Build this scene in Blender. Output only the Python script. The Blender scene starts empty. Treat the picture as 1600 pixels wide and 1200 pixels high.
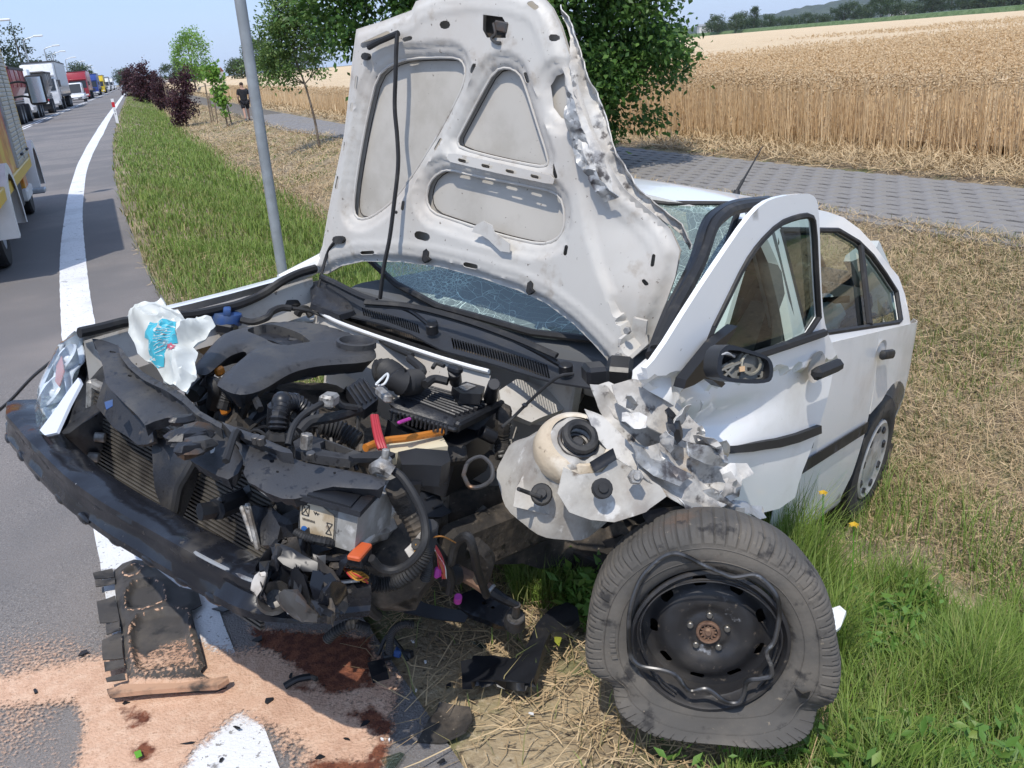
import bpy, bmesh, math, random
import numpy as np
from mathutils import Vector, Matrix, noise as mnoise
from mathutils.geometry import delaunay_2d_cdt
random.seed(7); RNG = np.random.default_rng(7)
R_ = math.radians
SC = bpy.context.scene
COL = SC.collection

# ------------------------------------------------------------------ camera
FPX, HCAM, ROLL = 1350.0, 1.6, R_(4.9)
PITCH = math.atan((600 - (148 - math.tan(ROLL) * 800)) * math.cos(ROLL) / FPX)
FW = Vector((0, math.cos(PITCH), -math.sin(PITCH)))
_u0 = Vector((1, 0, 0)).cross(FW)
RT = Vector((1, 0, 0)) * math.cos(ROLL) - _u0 * math.sin(ROLL)
UP = Vector((1, 0, 0)) * math.sin(ROLL) + _u0 * math.cos(ROLL)
CAM = Vector((0, 0, HCAM))
cd = bpy.data.cameras.new('camera'); cam = bpy.data.objects.new('camera', cd); COL.objects.link(cam)
cd.sensor_width = 36; cd.lens = 36 * FPX / 1600; cd.clip_end = 12000; cd.clip_start = 0.05
m = Matrix((RT, UP, -FW)).transposed().to_4x4(); m.translation = CAM
cam.matrix_world = m
SC.camera = cam
# ------------------------------------------------------------------ light
LDIR = Vector((0.14, 0.52, -1.0)).normalized()          # direction the sunlight travels
w = bpy.data.worlds.new("World"); SC.world = w; w.use_nodes = True
nt = w.node_tree; bg = nt.nodes['Background']; sky = nt.nodes.new('ShaderNodeTexSky')
sky.sky_type = 'NISHITA'; sky.sun_disc = False
sky.sun_elevation = math.asin(-LDIR.z); sky.sun_rotation = math.atan2(-LDIR.x, -LDIR.y)
sky.air_density = 1.0; sky.dust_density = 0.8; sky.ozone_density = 3.0
# thin, even veil of high cloud over the blue
vm = nt.nodes.new('ShaderNodeMix'); vm.data_type = 'RGBA'; vm.inputs[0].default_value = .72; vm.inputs[7].default_value = (2.75, 3.75, 5.9, 1)
nt.links.new(sky.outputs[0], vm.inputs[6]); nt.links.new(vm.outputs[2], bg.inputs[0]); bg.inputs[1].default_value = 0.145
sl = bpy.data.lights.new('sun', 'SUN'); sl.energy = 2.9; sl.angle = R_(0.53); sl.color = (1, 0.94, 0.855)
so = bpy.data.objects.new('sun', sl); COL.objects.link(so)
so.rotation_euler = LDIR.to_track_quat('-Z', 'Y').to_euler()
SC.view_settings.view_transform = 'Standard'; SC.view_settings.look = 'None'
SC.view_settings.gamma = 1; SC.view_settings.use_curve_mapping = False
SC.view_settings.exposure = 0.38

# ------------------------------------------------------------------ helpers: frames
def ray(px, py): return (FW + RT * ((px - 800) / FPX) - UP * ((py - 600) / FPX))
def gp(px, py, z=0.0):
    d = ray(px, py); return CAM + d * ((z - HCAM) / d.z)
def wpl(px, py, p0, n):
    d = ray(px, py); n = Vector(n); return CAM + d * ((Vector(p0) - CAM).dot(n) / d.dot(n))
_q = (-0.5579, 2.2593, 4.0354, 0.0097, -0.1055, 0.2356)
_X = Vector((math.cos(_q[2]), math.sin(_q[2]), _q[5])).normalized()
_Y = Vector((-math.sin(_q[2]), math.cos(_q[2]), _q[4])); _Y = (_Y - _X * _X.dot(_Y)).normalized()
_Z = _X.cross(_Y)
MC = Matrix((_X, _Y, _Z)).transposed().to_4x4(); MC.translation = Vector((_q[0], _q[1], _q[3]))
MCI = MC.inverted(); M3I = MCI.to_3x3(); CO = MCI @ CAM
AX = {'x': 0, 'y': 1, 'z': 2}
def cp(px, py, **k):
    """point of the car (car coordinates) seen at a photo pixel, on a plane of constant x, y or z"""
    d = M3I @ ray(px, py); (a, v), = k.items(); i = AX[a]
    return CO + d * ((v - CO[i]) / d[i])
def cpl(px, py, p0, n):
    d = M3I @ ray(px, py); n = Vector(n); return CO + d * ((Vector(p0) - CO).dot(n) / d.dot(n))

# ------------------------------------------------------------------ helpers: objects
def tag(o, label=None, cat=None, group=None, kind=None):
    if label: o['label'] = label
    if cat: o['category'] = cat
    if group: o['group'] = group
    if kind: o['kind'] = kind
    return o
def empty(name, loc=(0, 0, 0), rz=0, label=None, cat=None, group=None, M=None):
    o = bpy.data.objects.new(name, None); COL.objects.link(o); o.empty_display_size = .1
    if M is not None: o.matrix_world = M
    else: o.location = loc; o.rotation_euler = (0, 0, rz)
    return tag(o, label, cat, group)
def link(name, me, parent=None, M=None):
    o = bpy.data.objects.new(name, me); COL.objects.link(o)
    if parent: o.parent = parent
    if M is not None: o.matrix_local = M
    return o
def copy_tree(o, parent=None):
    c = o.copy(); COL.objects.link(c)
    if parent: c.parent = parent
    for ch in list(o.children): copy_tree(ch, c)
    return c
def npmesh(name, V, F, mat, parent=None, smooth=False, attrs=None):
    """V Nx3, F list/array of polys of the same size (or list of arrays)"""
    me = bpy.data.meshes.new(name)
    Fs = F if isinstance(F, list) else [F]
    Fs = [np.asarray(f, dtype=np.int32) for f in Fs if len(f)]
    lt = np.concatenate([np.full(len(f), f.shape[1], dtype=np.int32) for f in Fs])
    li = np.concatenate([f.ravel() for f in Fs])
    me.vertices.add(len(V)); me.vertices.foreach_set('co', np.asarray(V, dtype=np.float32).ravel())
    me.loops.add(len(li)); me.loops.foreach_set('vertex_index', li)
    ls = np.concatenate([[0], np.cumsum(lt)[:-1]]).astype(np.int32)
    me.polygons.add(len(lt)); me.polygons.foreach_set('loop_start', ls); me.polygons.foreach_set('loop_total', lt)
    if smooth: me.polygons.foreach_set('use_smooth', np.ones(len(lt), dtype=bool))
    me.update(calc_edges=True)
    if attrs:
        for k, a in attrs.items():
            at = me.attributes.new(k, 'FLOAT', 'POINT'); at.data.foreach_set('value', np.asarray(a, dtype=np.float32))
    if mat: me.materials.append(mat)
    return link(name, me, parent)

def chaikin(pts, n=2, closed=True):
    pts = [Vector(p) for p in pts]
    for _ in range(n):
        out = []
        L = len(pts)
        for i in range(L if closed else L - 1):
            a, b = pts[i], pts[(i + 1) % L]
            out += [a * .75 + b * .25, a * .25 + b * .75]
        if not closed: out = [pts[0]] + out + [pts[-1]]
        pts = out
    return pts
def crom(pts, per=6):
    pts = [Vector(p) for p in pts]
    if len(pts) < 3:
        return [pts[0].lerp(pts[-1], i / per) for i in range(per + 1)]
    P = [pts[0] * 2 - pts[1]] + pts + [pts[-1] * 2 - pts[-2]]; out = []
    for i in range(1, len(P) - 2):
        a, b, c, d = P[i - 1:i + 3]
        for k in range(per):
            t = k / per
            out.append(.5 * ((2 * b) + (c - a) * t + (2 * a - 5 * b + 4 * c - d) * t * t + (3 * b - a - 3 * c + d) * t ** 3))
    out.append(pts[-1]); return out
def inside(p, poly):
    x, y = p[0], p[1]; r = False; j = len(poly) - 1
    for i in range(len(poly)):
        xi, yi = poly[i][0], poly[i][1]; xj, yj = poly[j][0], poly[j][1]
        if (yi > y) != (yj > y) and x < (xj - xi) * (y - yi) / (yj - yi) + xi: r = not r
        j = i
    return r
def edist(p, poly):
    """distance from a 2D point to a closed polyline"""
    d = 1e9; x, y = p[0], p[1]
    for i in range(len(poly)):
        a = poly[i - 1]; b = poly[i]; ex, ey = b[0] - a[0], b[1] - a[1]; l = ex * ex + ey * ey
        t = 0 if l == 0 else max(0, min(1, ((x - a[0]) * ex + (y - a[1]) * ey) / l))
        dx, dy = x - a[0] - t * ex, y - a[1] - t * ey; d = min(d, dx * dx + dy * dy)
    return math.sqrt(d)
def sstep(a, b, x):
    t = max(0, min(1, (x - a) / (b - a) if b != a else (x > a))); return t * t * (3 - 2 * t)
def resample(poly, step):
    out = []
    for i in range(len(poly)):
        a, b = poly[i], poly[(i + 1) % len(poly)]
        n = max(1, int(round((Vector(b) - Vector(a)).length / step)))
        for k in range(n): out.append(Vector(a).lerp(Vector(b), k / n))
    return out
def cdt(outline, holes=(), step=.05, jit=.25):
    """triangulate a 2D outline with holes and inner points; returns verts, tris"""
    outl = resample([Vector(p[:2]) for p in outline], step)
    hs = [resample([Vector(p[:2]) for p in h], step) for h in holes]
    V = list(outl); E = [(i, (i + 1) % len(outl)) for i in range(len(outl))]
    for h in hs:
        b = len(V); V += h; E += [(b + i, b + (i + 1) % len(h)) for i in range(len(h))]
    xs = [p.x for p in outl]; ys = [p.y for p in outl]
    rnd = random.Random(3); y = min(ys) + step * .5; row = 0
    while y < max(ys):
        x = min(xs) + step * (.5 if row % 2 else 0)
        while x < max(xs):
            p = Vector((x + rnd.uniform(-jit, jit) * step, y + rnd.uniform(-jit, jit) * step))
            if inside(p, outl) and edist(p, outl) > step * .45 and not any(inside(p, h) or edist(p, h) < step * .45 for h in hs): V.append(p)
            x += step
        y += step * .87; row += 1
    r = delaunay_2d_cdt(V, E, [], 0, 1e-6)
    vs = r[0]; T = []
    for f in r[2]:
        c = (vs[f[0]] + vs[f[1]] + vs[f[2]]) / 3
        if inside(c, outl) and not any(inside(c, h) for h in hs):
            a = (vs[f[1]] - vs[f[0]]).cross(vs[f[2]] - vs[f[0]])
            T.append(tuple(f) if a > 0 else (f[0], f[2], f[1]))
    used = sorted({i for t in T for i in t}); mp = {u: k for k, u in enumerate(used)}
    return [vs[u] for u in used], [tuple(mp[i] for i in t) for t in T]

class G:
    """collects shapes into one mesh"""
    def __init__(s): s.V = []; s.F = []; s.M = []; s.mi = 0; s.T = None
    def add(s, V, F):
        b = len(s.V)
        if s.T is not None: V = [s.T @ Vector(v) for v in V]
        s.V += [tuple(v) for v in V]; s.F += [tuple(b + i for i in f) for f in F]; s.M += [s.mi] * len(F); return s
    def bm(s, bm, M=None):
        if M is not None: bmesh.ops.transform(bm, matrix=M, verts=bm.verts)
        bm.verts.index_update()
        s.add([v.co.copy() for v in bm.verts], [[v.index for v in f.verts] for f in bm.faces]); bm.free(); return s
    def box(s, c, size, rot=(0, 0, 0), b=.006, seg=1, M=None, taper=None):
        bm = bmesh.new(); bmesh.ops.create_cube(bm, size=1)
        for v in bm.verts:
            if taper and v.co.z > 0: v.co.x *= taper[0]; v.co.y *= taper[1]
            v.co = Vector((v.co.x * size[0], v.co.y * size[1], v.co.z * size[2]))
        b = min(b, min(size) * .45)
        if b > 0: bmesh.ops.bevel(bm, geom=bm.edges[:], offset=b, segments=seg, affect='EDGES', profile=.5)
        from mathutils import Euler
        T = Matrix.Translation(Vector(c)) @ Euler(rot).to_matrix().to_4x4()
        return s.bm(bm, (M @ T) if M is not None else T)
    def bar(s, a, b, wd, ht, up=(0, 0, 1), bev=.004):
        a = Vector(a); b = Vector(b); x = (b - a); L = x.length; x.normalize()
        y = Vector(up).cross(x).normalized(); z = x.cross(y)
        M = Matrix((x, y, z)).transposed().to_4x4(); M.translation = (a + b) / 2
        return s.box((0, 0, 0), (L, wd, ht), b=bev, M=M)
    def tube(s, pts, r, n=8, per=6, corr=0, pitch=.008, smooth=True, cap=True, flat=1.0):
        P = crom(pts, per) if smooth else [Vector(p) for p in pts]
        if corr:
            L = sum((P[i + 1] - P[i]).length for i in range(len(P) - 1)); m_ = max(4, int(L / pitch) * 2)
            acc = [0]
            for i in range(len(P) - 1): acc.append(acc[-1] + (P[i + 1] - P[i]).length)
            Q = []; j = 0
            for k in range(m_ + 1):
                d = L * k / m_
                while j < len(acc) - 2 and acc[j + 1] < d: j += 1
                t = (d - acc[j]) / max(1e-9, acc[j + 1] - acc[j]); Q.append(P[j].lerp(P[j + 1], min(1, t)))
            P = Q
        N = len(P); V = []; F = []
        t = (P[1] - P[0]).normalized(); u = t.orthogonal().normalized()
        for i in range(N):
            t = (P[min(i + 1, N - 1)] - P[max(i - 1, 0)]); t = t.normalized() if t.length > 1e-9 else Vector((0, 0, 1))
            u = (u - t * u.dot(t)); u = u.normalized() if u.length > 1e-6 else t.orthogonal().normalized(); v = t.cross(u)
            rr = r(i / (N - 1)) if callable(r) else r
            if corr: rr = rr * (1 + (corr if i % 2 else -corr))
            for k in range(n):
                a = 2 * math.pi * k / n; V.append(P[i] + (u * math.cos(a) + v * math.sin(a) * flat) * rr)
        for i in range(N - 1):
            for k in range(n):
                k2 = (k + 1) % n; F.append((i * n + k, i * n + k2, (i + 1) * n + k2, (i + 1) * n + k))
        if cap: F += [tuple(range(n))[::-1], tuple((N - 1) * n + k for k in range(n))]
        return s.add(V, F)
    def lathe(s, prof, n=24, M=None, a0=0, a1=2 * math.pi, f=None):
        """revolve (r, z) profile round z"""
        full = abs(a1 - a0 - 2 * math.pi) < 1e-6; m_ = n if full else n + 1
        V = []; F = []
        for i in range(m_):
            a = a0 + (a1 - a0) * i / n
            for (r, z) in prof:
                p = Vector((r * math.cos(a), r * math.sin(a), z))
                if f: p = f(p, a, r, z)
                V.append(M @ p if M is not None else p)
        L = len(prof)
        for i in range(n):
            i2 = (i + 1) % m_
            for k in range(L - 1): F.append((i * L + k, i2 * L + k, i2 * L + k + 1, i * L + k + 1))
        return s.add(V, F)
    def cyl(s, a, b, r, n=16, r2=None, bev=.0):
        a = Vector(a); b = Vector(b); z = (b - a); L = z.length
        M = z.to_track_quat('Z', 'Y').to_matrix().to_4x4(); M.translation = a; r2 = r if r2 is None else r2
        e = bev if bev else min(r, r2, L) * .12
        return s.lathe([(0, 0), (max(0, r - e), 0), (r, e), (r2, L - e), (max(0, r2 - e), L), (0, L)], n, M)
    def sphere(s, c, r, sq=(1, 1, 1), n=12):
        prof = [(max(0, math.cos(t)) * r, math.sin(t) * r) for t in [math.pi * (k / (n // 2) - .5) for k in range(n // 2 + 1)]]
        M = Matrix.Translation(Vector(c)) @ Matrix.Diagonal((sq[0], sq[1], sq[2], 1)); return s.lathe(prof, n, M)
    def sheet(s, outline, f3, holes=(), step=.05, thick=.002, jit=.25):
        """2D outline -> mapped surface f3(x,y) with thickness behind its normal"""
        vs, T = cdt(outline, holes, step, jit)
        P = [Vector(f3(p.x, p.y)) for p in vs]
        if not thick: return s.add(P, T)
        N = [Vector() for _ in P]
        for a, b, c in T:
            nn = (P[b] - P[a]).cross(P[c] - P[a])
            for i in (a, b, c): N[i] += nn
        N = [n.normalized() if n.length else Vector((0, 0, 1)) for n in N]
        L = len(P); V = P + [p - n * thick for p, n in zip(P, N)]; F = list(T) + [(L + a, L + c, L + b) for a, b, c in T]
        es = {}
        for a, b, c in T:
            for e in ((a, b), (b, c), (c, a)): es[e] = 1
        for (a, b) in es:
            if (b, a) not in es: F.append((a, L + a, L + b, b))
        return s.add(V, F)
    def psheet(s, pxo, p0, n, holes=(), step=.03, thick=.002, disp=None, smooth=0, jit=.25, world=False):
        """sheet whose outline is traced at photo pixels on a plane through p0 with normal n (towards the viewer)"""
        n = Vector(n).normalized(); p0 = Vector(p0); u = n.orthogonal().normalized()
        if abs(n.z) < .95: u = Vector((0, 0, 1)).cross(n).normalized()
        v = n.cross(u); pf = wpl if world else cpl
        def to2(q): d = pf(q[0], q[1], p0, n) - p0; return Vector((d.dot(u), d.dot(v)))
        o = [to2(q) for q in pxo]; hs = [[to2(q) for q in h] for h in holes]
        if smooth: o = chaikin(o, smooth); hs = [chaikin(h, smooth) for h in hs]
        return s.sheet(o, lambda x, y: p0 + u * x + v * y + n * (disp(x, y, p0 + u * x + v * y) if disp else 0), hs, step, thick, jit)
    def prism(s, poly, z0, z1, M=None, bev=0):
        """extruded 2D polygon"""
        vs, T = cdt(poly, (), 10); L = len(vs)
        V = [Vector((p.x, p.y, z1)) for p in vs] + [Vector((p.x, p.y, z0)) for p in vs]
        F = list(T) + [(L + a, L + c, L + b) for a, b, c in T]; es = {}
        for a, b, c in T:
            for e in ((a, b), (b, c), (c, a)): es[e] = 1
        for (a, b) in es:
            if (b, a) not in es: F.append((a, L + a, L + b, b))
        if M is not None: V = [M @ v for v in V]
        if bev:
            bm = bmesh.new(); bv = [bm.verts.new(v) for v in V]
            for f in F: bm.faces.new([bv[i] for i in f])
            bmesh.ops.dissolve_limit(bm, angle_limit=.02, verts=bm.verts[:], edges=bm.edges[:])
            bmesh.ops.bevel(bm, geom=bm.edges[:], offset=bev, segments=2, affect='EDGES', profile=.5)
            return s.bm(bm)
        return s.add(V, F)
    def warp(s, f): s.V = [tuple(f(Vector(v))) for v in s.V]; return s
    def mesh(s, name, mats, smooth=35, weld=1e-5):
        me = bpy.data.meshes.new(name); me.from_pydata(s.V, [], s.F)
        mats = mats if isinstance(mats, (list, tuple)) else [mats]
        for q in mats: me.materials.append(q)
        if len(mats) > 1: me.polygons.foreach_set('material_index', s.M)
        bm = bmesh.new(); bm.from_mesh(me)
        if weld: bmesh.ops.remove_doubles(bm, verts=bm.verts, dist=weld)
        bmesh.ops.recalc_face_normals(bm, faces=bm.faces)
        if smooth:
            ca = math.radians(smooth)
            for f in bm.faces: f.smooth = True
            for e in bm.edges:
                if len(e.link_faces) == 2 and e.calc_face_angle(0) > ca: e.smooth = False
        bm.to_mesh(me); bm.free(); return me
    def obj(s, name, mats, parent=None, smooth=35, label=None, cat=None, group=None, kind=None, M=None):
        o = link(name, s.mesh(name, mats, smooth), parent, M); return tag(o, label, cat, group, kind)

# ------------------------------------------------------------------ materials
def mat(name, col=(.5, .5, .5), rough=.5, metal=0, layers=(), bump=(), coat=0, spec=.5, trans=0, ior=1.45, emit=None, island=None, alpha=None, coords='Object', sss=0):
    """layers: (colour, scale, lo, hi[, detail, rough, stretch]) noise-masked colour layers; bump: (scale, strength[, detail])"""
    m = bpy.data.materials.new(name); m.use_nodes = True; t = m.node_tree; N = t.nodes; L = t.links
    p = N['Principled BSDF']; p.inputs['Roughness'].default_value = rough; p.inputs['Metallic'].default_value = metal
    p.inputs['Specular IOR Level'].default_value = spec; p.inputs['IOR'].default_value = ior
    p.inputs['Coat Weight'].default_value = coat; p.inputs['Coat Roughness'].default_value = .06
    p.inputs['Transmission Weight'].default_value = trans
    tc = N.new('ShaderNodeTexCoord'); co = tc.outputs[coords]
    cur = None
    if island:
        ge = N.new('ShaderNodeNewGeometry'); rp = N.new('ShaderNodeValToRGB'); L.new(ge.outputs['Random Per Island'], rp.inputs[0])
        el = rp.color_ramp.elements
        for i, c in enumerate(island):
            pos = i / (len(island) - 1)
            e = el[i] if i < 2 else el.new(pos)
            e.position = pos; e.color = (*c, 1)
        for i, c in enumerate(island): pass
        cur = rp.outputs[0]
    else:
        rg = N.new('ShaderNodeRGB'); rg.outputs[0].default_value = (*col, 1); cur = rg.outputs[0]
    rc = None
    for ly in layers:
        c2, sc, lo, hi = ly[:4]; det = ly[4] if len(ly) > 4 else 4; ro = ly[5] if len(ly) > 5 else None; st = ly[6] if len(ly) > 6 else None
        nz = N.new('ShaderNodeTexNoise'); nz.inputs['Scale'].default_value = sc; nz.inputs['Detail'].default_value = det; nz.inputs['Roughness'].default_value = .6
        mp = N.new('ShaderNodeMapping'); mp.inputs['Location'].default_value = (sc * 1.7 % 3, lo * 13 % 5, hi * 7 % 4); L.new(co, mp.inputs[0]); L.new(mp.outputs[0], nz.inputs['Vector'])
        if st: mp.inputs['Scale'].default_value = st
        rm = N.new('ShaderNodeMapRange'); rm.inputs[1].default_value = lo; rm.inputs[2].default_value = hi; rm.interpolation_type = 'SMOOTHSTEP'
        L.new(nz.outputs[0], rm.inputs[0])
        mx = N.new('ShaderNodeMix'); mx.data_type = 'RGBA'; L.new(rm.outputs[0], mx.inputs[0]); L.new(cur, mx.inputs[6]); mx.inputs[7].default_value = (*c2, 1); cur = mx.outputs[2]
        if ro is not None:
            m2 = N.new('ShaderNodeMix'); L.new(rm.outputs[0], m2.inputs[0]); m2.inputs[3].default_value = ro
            if rc is None: m2.inputs[2].default_value = rough
            else: L.new(rc, m2.inputs[2])
            rc = m2.outputs[0]
    L.new(cur, p.inputs['Base Color'])
    if rc is not None: L.new(rc, p.inputs['Roughness'])
    prev = None
    for b in bump:
        nz = N.new('ShaderNodeTexNoise'); nz.inputs['Scale'].default_value = b[0]; nz.inputs['Detail'].default_value = b[2] if len(b) > 2 else 3
        L.new(co, nz.inputs['Vector']); bp = N.new('ShaderNodeBump'); bp.inputs['Strength'].default_value = 1; bp.inputs['Distance'].default_value = b[1]
        L.new(nz.outputs[0], bp.inputs['Height'])
        if prev: L.new(prev, bp.inputs['Normal'])
        prev = bp.outputs[0]
    if prev: L.new(prev, p.inputs['Normal'])
    if emit: p.inputs['Emission Color'].default_value = (*emit[0], 1); p.inputs['Emission Strength'].default_value = emit[1]
    if sss:
        tr = N.new('ShaderNodeBsdfTranslucent'); L.new(cur, tr.inputs[0]); ms = N.new('ShaderNodeMixShader'); ms.inputs[0].default_value = sss
        L.new(p.outputs[0], ms.inputs[1]); L.new(tr.outputs[0], ms.inputs[2]); L.new(ms.outputs[0], N['Material Output'].inputs[0])
    return m

# ================================================================== LAND
def xe(t):
    t = np.asarray(t, dtype=float); tp = np.maximum(t, 0); tn = np.minimum(t, 0)
    return .25 - .382 * tp - 1.7 * (1 - np.exp(-tp / 11)) - .537 * tn
def slope(t):
    t = np.asarray(t, dtype=float); return .382 + .155 * np.exp(-np.maximum(t, 0) / 11)
def st2xy(s, t):
    sl_ = slope(t); k = 1 / np.sqrt(1 + sl_ * sl_); return xe(t) + s * k, t + s * sl_ * k
def xy2st(x, y):
    t = np.array(y, dtype=float); s = 0
    for _ in range(8):
        sl_ = slope(t); k = 1 / np.sqrt(1 + sl_ * sl_)
        s = (x - xe(t)) * k + (y - t) * sl_ * k; t = y - s * sl_ * k
    return s, t
_ps = np.array([-200, -9, 0, .35, .9, 1.5, 2.3, 2.9, 3.5, 4.3, 5.0, 5.6, 6.0, 8.0, 9, 20, 600])
_pz = np.array([-.3, -.05, 0, 0, -.04, -.22, -.54, -.66, -.56, -.33, -.12, -.03, 0, 0, .02, 0, 0])
def lumps(x, y):
    return .5 * (np.sin(x * 2.1 + np.sin(y * 1.3) * 1.2) * np.sin(y * 1.7 + 1.1 * np.sin(x * .9)) + .5 * np.sin(x * 5.3 + y * 2.7) * np.sin(y * 4.9 - x * 1.3))
def hz(s, t, x, y):
    z = np.interp(s, _ps, _pz); a = np.clip((s - .5) / .6, 0, 1) * np.clip((5.8 - s) / .5, 0, 1)
    d = -.35 * np.clip((s - 3.2) / 1.5, 0, 1) * np.clip((t - 11) / 18, 0, 1) ** 1.5 * np.clip((300 - t) / 100, 0, 1)
    return z + .035 * a * lumps(x, y) + d
def ground_z(x, y):
    s, t = xy2st(np.asarray(x, float), np.asarray(y, float)); return hz(s, t, x, y)
def strip(name, ss, ts, zoff, m_, kind='structure', zfun=None, smooth=True):
    S, T = np.meshgrid(ss, ts); x, y = st2xy(S, T); z = (hz(S, T, x, y) if zfun is None else zfun(S, T)) + zoff
    n, k = S.shape; idx = np.arange(n * k).reshape(n, k)
    F = np.stack([idx[:-1, :-1], idx[:-1, 1:], idx[1:, 1:], idx[1:, :-1]], -1).reshape(-1, 4)
    o = npmesh(name, np.stack([x, y, z], -1).reshape(-1, 3), F, m_, smooth=smooth)
    return tag(o, kind=kind)
TS = np.concatenate([np.arange(-30, 0, 3), np.arange(0, 12, .3), np.arange(12, 60, 1.5), np.arange(60, 300, 12), np.arange(300, 3300, 250)])
SSG = np.concatenate([[-1500, -500, -150, -40, -14], np.arange(-9, .2, .8), np.arange(.4, 6, .15), np.arange(6.2, 10, .4), [15, 30, 80, 200, 400, 900, 2000]])
M_soil = mat('soil', (.20, .155, .105), .95, layers=[((.36, .28, .17), 1.6, .38, .62, 6), ((.10, .13, .04), 2.3, .5, .68, 6), ((.40, .33, .22), 60, .52, .7, 3), ((.10, .075, .05), 35, .55, .72, 3)], bump=[(40, .012, 6)])
def ground_zf(S, T):
    x, y = st2xy(S, T); z = hz(S, T, x, y); return np.where((S < .37), z - .03, z)
strip('ground', SSG, TS, -.004, M_soil, zfun=ground_zf)
M_asph = mat('asphalt', (.180, .168, .160), .9, layers=[((.31, .285, .265), 190, .52, .66, 2), ((.080, .075, .074), 150, .55, .68, 2), ((.215, .195, .182), 1.1, .4, .65, 5), ((.150, .143, .140), .35, .45, .6, 4), ((.15, .11, .09), 260, .62, .7, 1)], bump=[(170, .0035, 3), (60, .002, 2)])
RS = np.concatenate([np.arange(-8.4, .36, .4), [.36]])
# worn, crumbly right edge of the asphalt
_S, _T = np.meshgrid(RS, TS)
strip('road', RS, TS, 0, M_asph, zfun=lambda S, T: 0 * S + .004 + 0 * T)
M_line = mat('road_paint', (.74, .745, .75), .6, layers=[((.58, .58, .575), 2.2, .45, .75, 6), ((.30, .29, .28), 55, .615, .66, 3), ((.24, .23, .22), 6, .64, .70, 9)], bump=[(120, .002, 3)])
tl = np.concatenate([np.arange(-6, 14, .12), np.arange(14, 60, 1), np.arange(60, 400, 10)])
def wob(t, k): return .004 * np.sin(t * 1.1 + k) + .0012 * np.sin(t * 13.1 + 2 * k) + .0015 * np.sin(t * 31 + k)
def line(name, s0, s1, ts, z):
    a = np.stack([0 * ts + s0 + wob(ts, 1), 0 * ts + s1 + wob(ts, 4)], -1); T = np.stack([ts, ts], -1)
    x, y = st2xy(a, T); n = len(ts); idx = np.arange(2 * n).reshape(n, 2)
    F = np.stack([idx[:-1, 0], idx[:-1, 1], idx[1:, 1], idx[1:, 0]], -1)
    return tag(npmesh(name, np.stack([x, y, 0 * x + z], -1).reshape(-1, 3), F, M_line), kind='structure')
_ls = np.interp(tl, [3.5, 6, 20, 32], [0, -.13, -.13, 0]); line('edge_line', -.33 + _ls * .4, -.02 + _ls, tl, .008)
tc_ = np.concatenate([np.arange(-6, 60, .6), np.arange(60, 400, 10)])
line('centre_line', -4.13, -4.01, tc_, .008)
for k in range(40):
    a = 2 + k * 6.0; line('centre_dash', -3.86, -3.74, np.arange(a, a + 4.01, .5), .008)

# ---- far parts: wheat, maize strip, hills
M_wheatbed = mat('wheat_mass', (.62, .46, .28), .9, layers=[((.70, .54, .34), .6, .35, .65, 8), ((.48, .35, .20), 5, .5, .7, 6), ((.78, .62, .42), 14, .52, .68, 4)], bump=[(5, .12, 6), (25, .05, 3)])
wt = np.concatenate([np.arange(-4, 40, .5), np.arange(40, 120, 3), np.arange(120, 620, 20)])
ws_ = np.concatenate([[9.6, 10, 10.6, 11.4, 12.5], np.arange(14, 60, 3), np.arange(60, 300, 12)])
def wz(S, T):
    x, y = st2xy(S, T); return hz(S, T, x, y) + np.where(S < 9.7, .1, .78 + .05 * np.sin(x * 1.1) * np.sin(y * .8) + .03 * np.sin(x * 3.1 + y) )
strip('wheat_field_mass', ws_, wt, 0, M_wheatbed, kind='stuff', zfun=wz)
M_maize = mat('maize', (.085, .14, .045), .8, layers=[((.14, .20, .08), .5, .4, .6, 6), ((.05, .09, .03), 2, .5, .7, 4)], bump=[(2, .6, 4)])
strip('maize_field', np.array([297, 299, 302, 340, 420, 421]), np.arange(-60, 700, 6), 0, M_maize, kind='stuff', zfun=lambda S, T: np.where((S < 298) | (S > 420.5), 0, 2.3 + .25 * np.sin(T * .9) * np.sin(T * 2.3 + S)))
M_hill = mat('hill_forest', (.040, .062, .045), .9, layers=[((.07, .095, .06), .02, .4, .6, 8), ((.028, .045, .035), .05, .5, .65, 6)], bump=[(.05, 20, 6)])
def hills():
    th = np.radians(np.linspace(-8, 75, 260)); rr = np.array([2300, 2500, 2800, 3200, 4200])
    A, Rr = np.meshgrid(th, rr, indexing='ij'); deg = np.degrees(A)
    top = np.interp(deg, [-8, 2, 8, 14, 18, 22, 27, 33, 45, 75], [6, 10, 20, 28, 52, 74, 84, 80, 90, 80])
    prof = np.array([0, .5, .85, 1, .3]); z = top * prof[None, :] + 3 * np.sin(A * 210) * np.sin(A * 77) * prof + 2 * np.sin(A * 540 + Rr)
    z[:, 0] = -2
    V = np.stack([np.sin(A) * Rr, np.cos(A) * Rr, z], -1).reshape(-1, 3); n, k = A.shape; idx = np.arange(n * k).reshape(n, k)
    F = np.stack([idx[:-1, :-1], idx[:-1, 1:], idx[1:, 1:], idx[1:, :-1]], -1).reshape(-1, 4)
    tag(npmesh('hills', V, F, M_hill, smooth=True), kind='structure')
hills()

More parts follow.
